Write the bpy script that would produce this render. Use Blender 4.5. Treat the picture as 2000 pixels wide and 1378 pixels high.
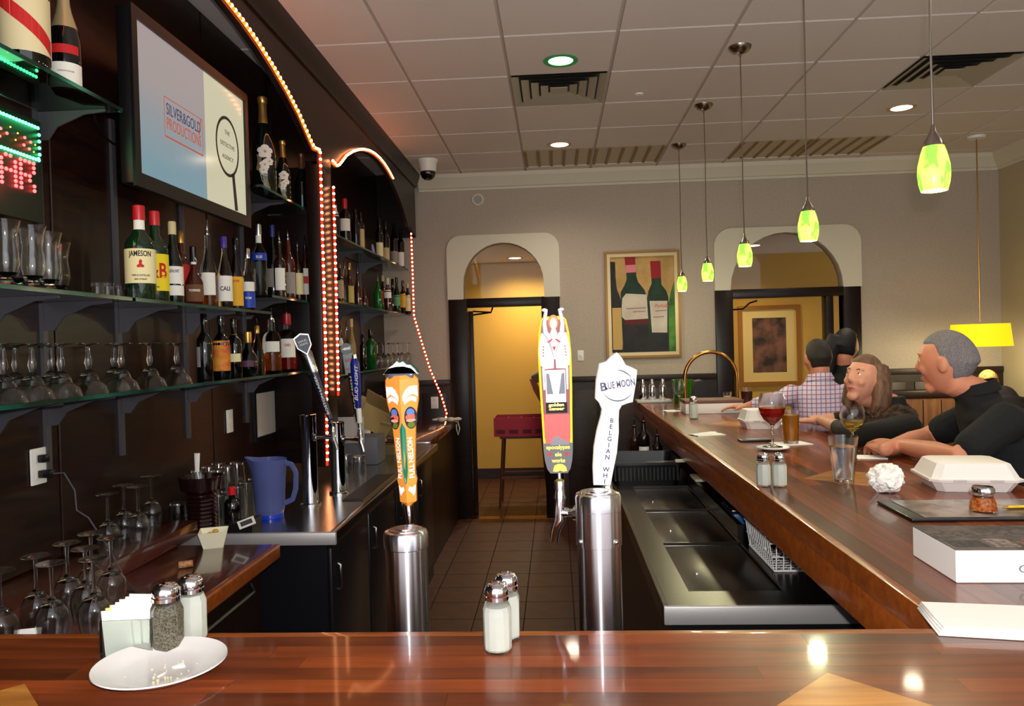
import bpy, bmesh, math, random
from mathutils import Vector, Matrix, noise
random.seed(7)
for o in list(bpy.data.objects): bpy.data.objects.remove(o)
SC = bpy.context.scene
COL = SC.collection
PI = math.pi
# ---------------------------------------------------------------- camera
FPX, YAW, PITCH, ROLL, CAMZ = 1500.0, 0.0568, -0.0130, -0.0272, 1.68
_f = Vector((-math.sin(YAW)*math.cos(PITCH), math.cos(YAW)*math.cos(PITCH), math.sin(PITCH)))
_r0 = Vector((math.cos(YAW), math.sin(YAW), 0)); _u0 = _r0.cross(_f)
_r = _r0*math.cos(ROLL)+_u0*math.sin(ROLL); _u = -_r0*math.sin(ROLL)+_u0*math.cos(ROLL)
CAM = Vector((0, 0, CAMZ))
cd = bpy.data.cameras.new('camera'); cam = bpy.data.objects.new('camera', cd); COL.objects.link(cam)
cd.sensor_width = 36; cd.lens = FPX*36/2000; cd.clip_start = 0.05; cd.clip_end = 100
cam.matrix_world = Matrix(((_r.x, _u.x, -_f.x, CAM.x), (_r.y, _u.y, -_f.y, CAM.y), (_r.z, _u.z, -_f.z, CAM.z), (0, 0, 0, 1)))
SC.camera = cam
def un(px, py, ax, val):
    d = _f+_r*((px-1000)/FPX)-_u*((py-689)/FPX)
    i = 'xyz'.index(ax); t = (val-CAM[i])/d[i]
    return CAM+d*t
# ---------------------------------------------------------------- world, exposure, flash and large lamps
W = bpy.data.worlds.new('world'); SC.world = W; W.use_nodes = True
W.node_tree.nodes['Background'].inputs[0].default_value = (0.92, 0.95, 1.0, 1)
W.node_tree.nodes['Background'].inputs[1].default_value = 1.65
SC.view_settings.view_transform = 'Standard'; SC.view_settings.look = 'None'
SC.view_settings.gamma = 1; SC.view_settings.exposure = 0.12; SC.view_settings.use_curve_mapping = False
def lamp(name, kind, loc, power, col, size=0.05, spot=None, blend=0.6, rot=None):
    l = bpy.data.lights.new(name, kind); l.energy = power; l.color = col
    if kind == 'AREA': l.shape = 'DISK'; l.size = size
    else: l.shadow_soft_size = size
    if spot: l.spot_size = spot; l.spot_blend = blend
    o = bpy.data.objects.new(name, l); COL.objects.link(o); o.location = loc
    if rot: o.rotation_euler = rot
    return o
# the camera's own flash, just beside and above the lens
FLASH = lamp('camera_flash', 'SPOT', CAM+_r*0.03+_u*0.075-_f*0.02, 125, (1.0, 0.97, 0.95), 0.02, math.radians(112), 0.5)
FLASH.rotation_euler = cam.matrix_world.to_euler()
# ---------------------------------------------------------------- materials
MATS = {}
def lin(c):
    return tuple(((v/255)/12.92 if v/255 <= .04045 else ((v/255+.055)/1.055)**2.4) for v in c)
def M(name, col=None, rough=.5, metal=0, trans=0, ior=1.45, emit=None, es=0, coat=0, bump=None, var=None, spec=None, grain=None, alpha=None):
    """procedural principled material. col sRGB 0-255; bump=(scale,strength); var=(col2,scale); grain=(col2,(sx,sy,sz))"""
    if name in MATS: return MATS[name]
    m = bpy.data.materials.new(name); m.use_nodes = True; MATS[name] = m
    nt = m.node_tree; b = nt.nodes['Principled BSDF']; N = nt.nodes.new; L = nt.links.new
    b.inputs['Base Color'].default_value = (*lin(col), 1); b.inputs['Roughness'].default_value = rough
    b.inputs['Metallic'].default_value = metal; b.inputs['IOR'].default_value = ior
    b.inputs['Transmission Weight'].default_value = trans
    if coat: b.inputs['Coat Weight'].default_value = coat; b.inputs['Coat Roughness'].default_value = .06
    if spec is not None: b.inputs['Specular IOR Level'].default_value = spec
    if alpha is not None: b.inputs['Alpha'].default_value = alpha
    if emit: b.inputs['Emission Color'].default_value = (*lin(emit), 1); b.inputs['Emission Strength'].default_value = es
    if bump or var or grain:
        tc = N('ShaderNodeTexCoord')
        src = tc.outputs['Object']
        if grain:
            mp = N('ShaderNodeMapping'); mp.inputs['Scale'].default_value = grain[1]; L(src, mp.inputs[0])
            oi = N('ShaderNodeObjectInfo'); ml = N('ShaderNodeVectorMath'); ml.operation = 'ADD'
            cm = N('ShaderNodeCombineXYZ'); mu = N('ShaderNodeMath'); mu.operation = 'MULTIPLY'; mu.inputs[1].default_value = 37
            L(oi.outputs['Random'], mu.inputs[0]); L(mu.outputs[0], cm.inputs[0]); L(mu.outputs[0], cm.inputs[1])
            L(mp.outputs[0], ml.inputs[0]); L(cm.outputs[0], ml.inputs[1])
            n = N('ShaderNodeTexNoise'); n.inputs['Scale'].default_value = 1; n.inputs['Detail'].default_value = 5; n.inputs['Distortion'].default_value = .6
            L(ml.outputs[0], n.inputs['Vector'])
            r = N('ShaderNodeValToRGB'); r.color_ramp.elements[0].color = (*lin(col), 1); r.color_ramp.elements[1].color = (*lin(grain[0]), 1)
            r.color_ramp.elements[0].position = .35; r.color_ramp.elements[1].position = .68
            L(n.outputs['Fac'], r.inputs[0])
            out = r.outputs[0]
            if len(grain) > 2:   # per-piece tone
                hs = N('ShaderNodeHueSaturation'); mr = N('ShaderNodeMapRange'); mr.inputs[3].default_value = 1-grain[2]; mr.inputs[4].default_value = 1+grain[2]
                L(oi.outputs['Random'], mr.inputs[0]); L(mr.outputs[0], hs.inputs['Value']); L(out, hs.inputs['Color']); out = hs.outputs[0]
            L(out, b.inputs['Base Color'])
        if var:
            n = N('ShaderNodeTexNoise'); n.inputs['Scale'].default_value = var[1]; n.inputs['Detail'].default_value = 4; L(src, n.inputs['Vector'])
            r = N('ShaderNodeValToRGB'); r.color_ramp.elements[0].color = (*lin(col), 1); r.color_ramp.elements[1].color = (*lin(var[0]), 1)
            r.color_ramp.elements[0].position = .4; r.color_ramp.elements[1].position = .62
            L(n.outputs['Fac'], r.inputs[0]); L(r.outputs[0], b.inputs['Base Color'])
        if bump:
            n = N('ShaderNodeTexNoise'); n.inputs['Scale'].default_value = bump[0]; n.inputs['Detail'].default_value = 3; L(src, n.inputs['Vector'])
            bp = N('ShaderNodeBump'); bp.inputs['Strength'].default_value = bump[1]; bp.inputs['Distance'].default_value = .01
            L(n.outputs['Fac'], bp.inputs['Height']); L(bp.outputs[0], b.inputs['Normal'])
    return m
def E(name, col, s):
    return M(name, (8, 8, 8), .6, emit=col, es=s)
# shared materials
m_wall = M('beige_plaster', (183, 170, 155), .9, bump=(220, .25), var=(176, 163, 148, 40) and ((177, 163, 149), 60))
m_wallr = M('yellowish_plaster', (186, 172, 140), .9, bump=(220, .25))
m_yellow = M('mustard_plaster', (205, 160, 72), .9, bump=(150, .15))
m_trimw = M('cream_trim', (214, 207, 188), .7)
m_tile = M('ceiling_tile_fibre', (230, 218, 211), .95, bump=(400, .3), var=((220, 208, 201), 300))
m_tbar = M('ceiling_bar', (196, 182, 174), .6)
m_dark = M('dark_stained_wood', (29, 15, 11), .34, spec=.35, grain=((18, 9, 7), (3, 3, 26)), bump=(90, .04))
m_dark2 = M('dark_panel_wood', (40, 19, 12), .32, spec=.35, grain=((20, 10, 8), (5, 5, 40)))
m_wains = M('wainscot_wood', (46, 30, 27), .45, grain=((32, 20, 18), (5, 5, 30)))
m_stave = M('lacquered_cherry_stave', (122, 54, 18), .3, coat=.35, spec=.3, grain=((88, 36, 12), (3.0, 40, 30), .52), bump=(40, .012))
m_edge = M('lacquered_cherry_edge', (150, 76, 24), .3, coat=.35, spec=.3, grain=((122, 56, 17), (4, 40, 40)))
m_inlay = M('maple_inlay', (184, 124, 54), .3, coat=.35, spec=.3, grain=((146, 88, 36), (4, 40, 40)))
m_floor = M('brown_floor_tile', (74, 36, 19), .5, var=((60, 28, 15), 9), bump=(30, .05))
m_grout = M('dark_grout', (26, 17, 13), .9)
m_steel = M('stainless_steel', (178, 176, 174), .22, 1, bump=(120, .015))
m_steeld = M('worn_stainless', (86, 80, 74), .30, 1, bump=(60, .03))
m_lip = M('brushed_lip', (186, 182, 180), .45, .55, bump=(90, .02))
m_chrome = M('chrome', (226, 226, 230), .07, 1)
m_nickel = M('brushed_nickel', (150, 138, 128), .28, 1)
m_brass = M('brass', (168, 120, 62), .25, 1)
m_black = M('black_plastic', (14, 14, 16), .35)
m_blackm = M('black_matte', (12, 12, 13), .8)
m_white = M('white_plastic', (235, 233, 226), .4)
m_paper = M('white_paper', (240, 236, 228), .8)
m_foam = M('white_foam', (228, 220, 214), .75)
m_glass = M('clear_glass', (252, 253, 253), .08, trans=1, ior=1.45)
m_shelfg = M('shelf_glass', (96, 132, 124), .02, trans=1, ior=1.5)
m_teal = M('glass_edge', (3, 24, 21), .12, ior=1.5, var=((8, 84, 70), 4))
m_greeng = M('green_bottle_glass', (10, 42, 20), .05, spec=.9)
m_dgreen = M('dark_green_bottle_glass', (6, 18, 10), .05, spec=.9)
m_brown = M('brown_bottle_glass', (38, 16, 6), .05, spec=.9)
m_blackg = M('black_bottle_glass', (8, 7, 8), .05, spec=.9)
m_amber = M('amber_spirit', (190, 92, 14), .03, trans=.75, ior=1.36)
m_gold = M('gold_foil', (196, 150, 78), .3, .8)
m_redcap = M('red_cap', (190, 22, 32), .35)
m_cream = M('cream_label', (236, 224, 170), .7)
m_wlabel = M('white_label', (238, 234, 222), .7)
m_yellowl = M('yellow_label', (240, 214, 30), .7)
m_redl = M('red_print', (196, 30, 28), .7)
m_ink = M('dark_ink', (28, 24, 30), .7)
m_navy = M('navy_print', (24, 34, 84), .6)
m_skin = M('skin', (212, 150, 124), .55, var=((204, 138, 112), 25))
m_skin2 = M('tanned_skin', (196, 128, 98), .5, var=((196, 124, 94), 25))
# ---------------------------------------------------------------- geometry helpers
class G:
    def __init__(s): s.bm = bmesh.new()
    def xf(s, verts, mat):
        if mat is not None: bmesh.ops.transform(s.bm, matrix=mat, verts=verts)
        return verts
    def box(s, lo, hi, mat=None, bev=0, seg=2):
        lo = Vector(lo); hi = Vector(hi)
        v = bmesh.ops.create_cube(s.bm, size=1)['verts']
        for q in v: q.co = Vector(((q.co.x+.5)*(hi.x-lo.x)+lo.x, (q.co.y+.5)*(hi.y-lo.y)+lo.y, (q.co.z+.5)*(hi.z-lo.z)+lo.z))
        if bev:
            es = {e for q in v for e in q.link_edges}
            r = bmesh.ops.bevel(s.bm, geom=list(es), offset=bev, segments=seg, profile=.5, affect='EDGES')
            v = r['verts'] if mat is None else list({q for f in r['faces'] for q in f.verts} | {q for q in v if q.is_valid})
        return s.xf(v, mat)
    def rings(s, rings, cap0=True, cap1=True, close=True):
        vs = [[s.bm.verts.new(p) for p in r] for r in rings]; n = len(vs[0])
        for a, b in zip(vs, vs[1:]):
            for i in range(n if close else n-1):
                j = (i+1) % n
                try: s.bm.faces.new((a[i], a[j], b[j], b[i]))
                except ValueError: pass
        if cap0 and n > 2: s.bm.faces.new(list(reversed(vs[0])))
        if cap1 and n > 2: s.bm.faces.new(vs[-1])
        return [v for r in vs for v in r]
    def lathe(s, prof, n=24, c=(0, 0, 0), mat=None, cap0=True, cap1=True):
        c = Vector(c); R = []
        for r, z in prof:
            r = max(r, 1e-4)
            R.append([c+Vector((r*math.cos(2*PI*i/n), r*math.sin(2*PI*i/n), z)) for i in range(n)])
        return s.xf(s.rings(R, cap0, cap1), mat)
    def tube(s, pts, rad, n=8, closed=False, flat=None):
        pts = [Vector(p) for p in pts]; R = []; prev = None
        if not isinstance(rad, (list, tuple)): rad = [rad]*len(pts)
        for i, p in enumerate(pts):
            if closed: t = pts[(i+1) % len(pts)]-pts[i-1]
            else: t = pts[min(i+1, len(pts)-1)]-pts[max(i-1, 0)]
            t.normalize()
            if prev is None:
                a = Vector((0, 0, 1)) if abs(t.z) < .9 else Vector((1, 0, 0))
                x = t.cross(a).normalized()
            else: x = (prev-t*prev.dot(t)).normalized()
            prev = x; y = t.cross(x); rr = rad[i]
            ra, rb = rr if isinstance(rr, (list, tuple)) else (rr, rr)
            R.append([p+x*ra*math.cos(2*PI*k/n)+y*rb*math.sin(2*PI*k/n) for k in range(n)])
        if closed: R.append(R[0]); return s.rings(R, False, False)
        return s.rings(R)
    def prism(s, poly, h0, h1, mat=None):
        a = [Vector((x, y, h0)) for x, y in poly]; b = [Vector((x, y, h1)) for x, y in poly]
        return s.xf(s.rings([a, b]), mat)
    def plate(s, outer, holes, h0, h1, mat=None):
        allv = []
        loops = [outer]+list(holes); faces = {}
        for h in (h0, h1):
            es = []; ring = []
            for lp in loops:
                vs = [s.bm.verts.new((x, y, h)) for x, y in lp]; ring.append(vs); allv += vs
                es += [s.bm.edges.new((vs[i], vs[(i+1) % len(vs)])) for i in range(len(vs))]
            bmesh.ops.triangle_fill(s.bm, use_beauty=True, use_dissolve=False, edges=es)
            faces[h] = ring
        for ra, rb in zip(faces[h0], faces[h1]):
            for i in range(len(ra)):
                j = (i+1) % len(ra); s.bm.faces.new((ra[i], ra[j], rb[j], rb[i]))
        bmesh.ops.recalc_face_normals(s.bm, faces=s.bm.faces[:])
        return s.xf(allv, mat)
    def ball(s, c, r, mat=None, u=12, v=8):
        q = bmesh.ops.create_uvsphere(s.bm, u_segments=u, v_segments=v, radius=1)['verts']
        r = r if isinstance(r, (list, tuple)) else (r, r, r)
        for w in q: w.co = Vector((w.co.x*r[0], w.co.y*r[1], w.co.z*r[2]))
        m = Matrix.Translation(Vector(c)); m = m @ mat if mat is not None else m
        return s.xf(q, m)
    def mesh(s, name='m', smooth=40):
        bmesh.ops.recalc_face_normals(s.bm, faces=s.bm.faces[:])
        me = bpy.data.meshes.new(name); s.bm.to_mesh(me); s.bm.free()
        if smooth and len(me.polygons):
            me.polygons.foreach_set('use_smooth', [True]*len(me.polygons)); me.set_sharp_from_angle(angle=math.radians(smooth))
        return me
    def obj(s, name, mat, parent=None, loc=None, rot=None, smooth=40):
        return O(name, s.mesh(name, smooth), mat, parent, loc, rot)
def O(name, me, mat, parent=None, loc=None, rot=None):
    if mat is not None and not me.materials: me.materials.append(mat)
    o = bpy.data.objects.new(name, me); COL.objects.link(o)
    if parent: o.parent = parent
    if loc is not None: o.location = loc
    if rot is not None: o.rotation_euler = rot
    return o
def tag(o, label, cat, group=None):
    o['label'] = label; o['category'] = cat
    if group: o['group'] = group
    return o
def struct(o): o['kind'] = 'structure'; return o
def stuff(o): o['kind'] = 'stuff'; return o
def thing(name, label, cat, loc, rot=0, group=None):
    o = bpy.data.objects.new(name, None); COL.objects.link(o); o.empty_display_size = .05; o.location = loc
    o.rotation_euler = rot if isinstance(rot, (tuple, list)) else (0, 0, rot)
    return tag(o, label, cat, group)
def dup(root, loc=None, rot=None, label=None):
    r = root.copy(); COL.objects.link(r)
    if loc is not None: r.location = loc
    if rot is not None: r.rotation_euler = rot if isinstance(rot, (tuple, list)) else (0, 0, rot)
    if label: r['label'] = label
    for ch in list(root.children):
        c = ch.copy(); COL.objects.link(c); c.parent = r
        for g in list(ch.children):
            d = g.copy(); COL.objects.link(d); d.parent = c
    return r
def RZ(a): return Matrix.Rotation(a, 4, 'Z')
def RX(a): return Matrix.Rotation(a, 4, 'X')
def RY(a): return Matrix.Rotation(a, 4, 'Y')
def T(*a): return Matrix.Translation(Vector(a if len(a) == 3 else a[0]))
XZ = Matrix(((1, 0, 0, 0), (0, 0, -1, 0), (0, 1, 0, 0), (0, 0, 0, 1)))      # plane drawing (x,y,h) -> world (x, -h, y): faces -Y
YZ = Matrix(((0, 0, 1, 0), (1, 0, 0, 0), (0, 1, 0, 0), (0, 0, 0, 1)))       # plane drawing (x,y,h) -> world (h, x, y): faces +X
def text(body, size, width=None, ext=.0006, spacing=1.0, center=True, shear=0, bold=0.0):
    """text as a G in the XY plane, centred"""
    cu = bpy.data.curves.new('t', 'FONT'); cu.body = body; cu.size = size; cu.extrude = ext; cu.space_character = spacing
    cu.align_x = 'CENTER' if center else 'LEFT'; cu.align_y = 'CENTER'; cu.shear = shear; cu.resolution_u = 3; cu.offset = bold
    ob = bpy.data.objects.new('t', cu); COL.objects.link(ob)
    me = bpy.data.meshes.new_from_object(ob.evaluated_get(bpy.context.evaluated_depsgraph_get()))
    bpy.data.objects.remove(ob); bpy.data.curves.remove(cu)
    g = G(); g.bm.from_mesh(me); bpy.data.meshes.remove(me)
    if g.bm.verts:
        xs = [v.co.x for v in g.bm.verts]; w = max(xs)-min(xs)
        if width: 
            k = width/w
            for v in g.bm.verts: v.co.x *= k; v.co.y *= 1 if abs(k-1) < .6 else 1
    return g
def wrap(g, r, face, z):
    """wrap flat drawing (x along, y up) around a vertical cylinder of radius r, centred on angle face, at height z"""
    for v in g.bm.verts:
        a = face+v.co.x/r; rr = r+v.co.z
        v.co = Vector((rr*math.cos(a), rr*math.sin(a), z+v.co.y))
    return g
def remesh(g, voxel, smooth=2):
    """union of overlapping closed shells as one continuous surface"""
    me = g.mesh('body', 0); ob = bpy.data.objects.new('tmp', me); COL.objects.link(ob)
    md = ob.modifiers.new('r', 'REMESH'); md.mode = 'VOXEL'; md.voxel_size = voxel; md.use_smooth_shade = True
    if smooth:
        sm = ob.modifiers.new('s', 'SMOOTH'); sm.iterations = smooth; sm.factor = .5
    dg = bpy.context.evaluated_depsgraph_get(); dg.update()
    out = bpy.data.meshes.new_from_object(ob.evaluated_get(dg))
    bpy.data.objects.remove(ob); bpy.data.meshes.remove(me)
    out.materials.clear()
    out.polygons.foreach_set('use_smooth', [True]*len(out.polygons))
    return out
# ================================================================ ROOM
WY, CZ, BZ = 7.35, 3.295, 1.20
LX, RX_ = -1.65, 4.12
FX = -1.29            # face of the back bar's arched fascia
def arch(x0, x1, zs, zt, n=16, z0=None):
    """points of an arched head from (x1,zs) over to (x0,zs)"""
    cx = (x0+x1)/2; a = (x1-x0)/2; zb = zs if z0 is None else z0
    pts = [(x1, zb)] if zb != zs else []
    pts += [(cx+a*math.cos(PI*i/n), zs+(zt-zs)*math.sin(PI*i/n)) for i in range(n+1)]
    if zb != zs: pts.append((x0, zb))
    return pts
# floor with its tiles
g = G(); g.box((LX-.1, -.8, -.12), (RX_+.1, 9.6, -.006)); fl = struct(g.obj('floor', m_grout, smooth=0))
g = G(); g.box((0, 0, -.02), (.298, .298, 0)); tme = g.mesh('tile', 0); tme.materials.append(m_floor)
for i in range(-4, 2):
    for j in range(27):
        if j > 19 and not -4 <= i <= 0: continue
        O('floor_tile', tme, None, fl, (i*.305+.075, 1.3+j*.305, 0))
g = G(); g.box((.70, -.8, -.006), (RX_, 7.34, 0)); struct(g.obj('floor_carpet', M('dark_carpet', (48, 36, 32), .95, bump=(300, .4)), fl, smooth=0))
g = G(); g.box((-.9, 7.30, -.004), (-.07, 7.42, .004)); struct(g.obj('threshold', m_brass, fl))
# ceiling: slab, tiles, bars
g = G(); g.box((LX-.1, -.8, CZ+.02), (RX_+.1, WY+.1, CZ+.08)); ce = struct(g.obj('ceiling', m_blackm, smooth=0))
GX0, GY0, GS = -.24, 4.06, .61
g = G(); g.box((.010, .010, 0), (GS-.010, GS-.010, .019), bev=.0015, seg=1); cme = g.mesh('ceiling_tile', 0); cme.materials.append(m_tile)
VENTS = {(0, 1): 'd', (4, 1): 'd', (0, 4): 's', (1, 4): 's', (3, 4): 's', (4, 4): 's'}
for i in range(-3, 8):
    for j in range(-8, 6):
        x, y = GX0+i*GS, GY0+j*GS
        if (i, j) in VENTS or x+GS < LX: continue
        o = O('ceiling_tile', cme, None, ce, (x, y, CZ))
        if j == 5 or x+GS > RX_: 
            o.scale = (min(1, (RX_-x)/GS), min(1, (WY-y)/GS), 1)
for i in range(-2, 8):
    g = G(); g.box((GX0+i*GS-.012, -.8, CZ+.009), (GX0+i*GS+.012, WY, CZ+.0185)); g.obj('grid_bar', m_tbar, ce, smooth=0)
for j in range(-8, 6):
    g = G(); g.box((LX, GY0+j*GS-.012, CZ+.0085), (RX_, GY0+j*GS+.012, CZ+.0186)); g.obj('grid_bar', m_tbar, ce, smooth=0)
# walls
D1 = (-.868, -.095); D2 = (1.655, 2.69)
out = [(LX-.1, 0), (D1[0], 0), (D1[0], 2.25)]+list(reversed(arch(*D1, 2.25, 2.64)))[1:-1]+[(D1[1], 2.25), (D1[1], 0),
      (D2[0], 0), (D2[0], 2.13)]+list(reversed(arch(*D2, 2.13, 2.645)))[1:-1]+[(D2[1], 2.13), (D2[1], 0), (RX_+.1, 0), (RX_+.1, CZ+.06), (LX-.1, CZ+.06)]
g = G(); g.plate(out, [], 0, .1, T(0, WY+.1, 0) @ XZ); wb = struct(g.obj('wall_back', m_wall, smooth=0))
g = G(); g.box((RX_, -.8, 0), (RX_+.1, WY+.1, CZ+.06)); struct(g.obj('wall_right', m_wallr, smooth=0))
g = G(); g.box((LX-.1, -.8, 0), (LX, WY+.1, CZ+.06)); struct(g.obj('wall_left', m_dark2, smooth=0))
# crown moulding along the back and right walls
def crown(name, n, p, L, axis):
    prof = [(0, 0), (.018, 0), (.022, .02), (.04, .028), (.06, .06), (.085, .085), (.105, .11), (.11, .145), (0, .145)]
    g = G()
    if axis == 'x': g.rings([[Vector((x, p-a, CZ-.145+b)) for a, b in prof] for x in L])
    else: g.rings([[Vector((p-a, y, CZ-.145+b)) for a, b in prof] for y in L])
    return struct(g.obj(name, m_trimw, smooth=30))
crown('trim_1', 0, WY, (-1.27, RX_), 'x'); crown('trim_2', 0, RX_, (-.8, WY), 'y')
# cream surrounds of the two arched doorways
def surround(name, x0, x1, z0, zt, hole, r=.14):
    c = []
    for k in range(7): a = PI/2*k/6; c.append((x1-r+r*math.cos(a), zt-r+r*math.sin(a)))
    for k in range(7): a = PI/2+PI/2*k/6; c.append((x0+r+r*math.cos(a), zt-r+r*math.sin(a)))
    g = G(); g.plate([(x1, z0)]+c+[(x0, z0)]+list(reversed(hole)), [], 0, .03, T(0, WY, 0) @ XZ)
    return struct(g.obj(name, m_trimw, smooth=30))
surround('trim_3', -1.02, .057, 2.11, 2.72, arch(*D1, 2.25, 2.64, z0=2.11))
surround('trim_4', 1.51, 2.86, 2.12, 2.70, arch(*D2, 2.13, 2.645, z0=2.12), .16)
# doorway frames
def doorframe(name, x0, x1, jl, jr, zt, hdr):
    g = G(); g.box((x0-jl[1], WY-.03, 0), (x0+jl[0], WY+.1, zt), bev=.006); d = struct(g.obj(name, m_dark))
    g = G(); g.box((x1-jr[0], WY-.03, 0), (x1+jr[1], WY+.1, zt), bev=.006); g.obj('jamb', m_dark, d)
    g = G(); g.box((x0-.01, WY-.028, zt-hdr), (x1+.01, WY+.1, zt), bev=.005); g.obj('header', m_dark, d)
    return d
d1 = doorframe('door_1', *D1, (.03, .147), (.03, .145), 2.115, .085)
g = G(); g.box((0, 0, .01), (.045, .74, 2.0), bev=.004); g.obj('door_leaf', m_dark, d1, (-.838, WY+.1, 0), (0, 0, .10))
g = G(); g.tube([(-.80, WY+.16, 2.0), (-.62, WY+.14, 1.985), (-.60, WY+.10, 2.03)], .009, 6); g.tube([(-.82, WY+.30, 1.97), (-.62, WY+.14, 1.985)], .009, 6); g.obj('closer_arm', m_blackm, d1)
g = G(); g.plate(arch(D1[0], D1[1], 2.25, 2.64, z0=2.115), [], 0, .006, T(0, WY+.06, 0) @ XZ); g.obj('transom_pane', M('pane_glass', (235, 240, 238), .02, trans=1, ior=1.3), d1, smooth=0)
d2 = doorframe('door_2', *D2, (.02, .145), (.0, .16), 2.125, .085)
g = G(); g.box((2.53, WY-.02, 0), (2.60, WY+.1, 2.05), bev=.004); g.obj('mullion', m_dark, d2)
g = G(); g.tube([(1.68, WY+.12, 1.94), (1.80, WY+.12, 1.945), (1.86, WY+.1, 2.0), (1.93, WY+.1, 2.02)], .009, 6); g.obj('closer_arm', m_blackm, d2)
g = G(); g.plate(arch(D2[0], D2[1], 2.13, 2.645), [], 0, .006, T(0, WY+.06, 0) @ XZ); g.obj('transom_pane', MATS['pane_glass'], d2, smooth=0)
# wainscot and chair rail
def wains(x0, x1, n):
    g = G(); g.box((x0, WY-.018, 0), (x1, WY, 1.29)); b = struct(g.obj('baseboard_%s' % n, m_wains, smooth=0))
    g = G(); g.box((x0, WY-.035, 1.29), (x1, WY, 1.345), bev=.008); g.obj('chair_rail', m_wains, b)
    w = .40; k = max(1, round((x1-x0)/w)); s = (x1-x0)/k
    for i in range(k):
        g = G(); g.box((x0+i*s+.04, WY-.028, .12), (x0+i*s+s-.04, WY-.016, 1.22), bev=.005); g.obj('panel', m_wains, b)
wains(LX, -1.02, 'left'); wains(.055, 1.505, 'middle'); wains(2.86, RX_, 'right')
# the corridor room behind the doorways
YB = 9.5
g = G(); g.box((-2.2, YB, 0), (5.2, YB+.1, 2.9)); wh = struct(g.obj('wall_hall', m_yellow, smooth=0))
g = G(); g.box((-2.2, YB-.015, 0), (5.2, YB, .13)); g.obj('baseboard_hall', m_wains, wh, smooth=0)
g = G(); g.box((-2.3, WY+.1, 0), (-2.2, YB+.1, 2.9)); struct(g.obj('wall_hall_left', m_yellow, smooth=0))
g = G(); g.box((5.2, WY+.1, 0), (5.3, YB+.1, 2.9)); struct(g.obj('wall_hall_right', m_yellow, smooth=0))
g = G(); g.box((-2.3, WY+.1, 2.68), (5.3, YB+.1, 2.75)); struct(g.obj('ceiling_hall', m_tile, smooth=0))
# ================================================================ BACK BAR
bb = thing('back_bar', 'tall dark wood back bar with arched fascia against the side wall', 'back bar', (LX, 4.4, 0))
def B(g, name, m, parent=bb, **k):
    bmesh.ops.translate(g.bm, verts=g.bm.verts[:], vec=(-LX, -4.4, 0)); return g.obj(name, m, parent, **k)
def bay(y0, y1):    # fascia underside: shoulders, then an arch  (y, z)
    s = .15; pts = [(y0, 2.765), (y0+s*.6, 2.755), (y0+s, 2.78)]
    n = 14
    for i in range(1, n):
        t = i/n; pts.append((y0+s+(y1-y0-2*s)*t, 2.78+.30*math.sin(PI*t)**.8))
    return pts+[(y1-s, 2.78), (y1-s*.6, 2.755), (y1, 2.765)]
BAY1, BAY2 = bay(1.45, 4.20), bay(4.46, 6.95)
poly = [(1.2, CZ), (1.2, 2.70)]+[(1.45, 2.70)]+BAY1+[(4.20, 2.70), (4.46, 2.70)]+BAY2+[(7.22, 2.70), (7.22, CZ)]
g = G(); g.plate(poly, [], 0, .03, T(FX-.03, 0, 0) @ YZ); B(g, 'fascia', m_dark, smooth=30)
g = G(); g.box((LX+.002, 7.19, 2.70), (FX-.002, 7.22, CZ)); B(g, 'end_panel', m_dark, smooth=0)
prof = [(0, 0), (.012, .0), (.018, .03), (.03, .045), (.045, .09), (.05, .12), (0, .12)]
g = G(); g.rings([[Vector((FX+a, y, CZ-.12+b)) for a, b in prof] for y in (1.2, 7.24)]); B(g, 'cornice', m_dark, smooth=30)
for y0, y1, xa in ((1.22, 1.45, LX+.001), (4.20, 4.46, -1.36), (4.34, 4.44, LX+.001)):
    g = G(); g.box((xa, y0, 1.02), ((FX-.001 if xa != LX+.001 or y0 < 2 else -1.375), y1, 2.72), bev=.004); B(g, 'pillar', m_dark)
for y0, y1, x in ((.5, 1.21, 0), (1.46, 2.42, 0), (2.43, 3.55, 0), (3.56, 4.335, 0), (4.445, 5.55, 0), (5.56, 6.55, 0)):
    g = G(); g.box((LX+.001, y0, 1.02), (LX+.018, y1, CZ-.01), bev=.003, seg=1); B(g, 'back_panel', m_dark2, smooth=0)
# vertical slotted standards on the back panel
m_std = M('grey_standard', (92, 90, 96), .45, .6)
for y in (2.10, 2.36, 2.78, 3.30, 3.95, 4.9, 5.6, 6.4):
    g = G(); g.box((LX+.018, y-.012, 1.3), (LX+.03, y+.012, 2.55)); g.box((LX+.0185, y-.004, 1.3), (LX+.0305, y+.004, 2.55)); B(g, 'standard', m_std, smooth=0)
# glass shelves
SHELF = {}
def shelf(key, y0, y1, z, label, x1=-1.365, br=()):
    t = thing('glass_shelf', label, 'shelf', (LX+.03, (y0+y1)/2, z-.012))
    def loc(g, n, m): bmesh.ops.translate(g.bm, verts=g.bm.verts[:], vec=(-(LX+.03), -(y0+y1)/2, -(z-.012))); return g.obj(n, m, t, smooth=0)
    g = G(); g.box((LX+.032, y0, z-.012), (x1-.0035, y1, z)); loc(g, 'pane', m_shelfg)
    g = G(); g.box((x1-.003, y0, z-.012), (x1, y1, z)); loc(g, 'edge', m_teal)
    for y in br:
        g = G(); g.prism([(0, 0), (.22, 0), (.22, -.008), (.15, -.014), (.06, -.05), (.03, -.09), (0, -.09)], -.003, .003,
                         T(LX+.031, y, z-.0125) @ Matrix(((1, 0, 0, 0), (0, 0, 1, 0), (0, 1, 0, 0), (0, 0, 0, 1)))); loc(g, 'bracket', m_std)
    SHELF[key] = z
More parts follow.
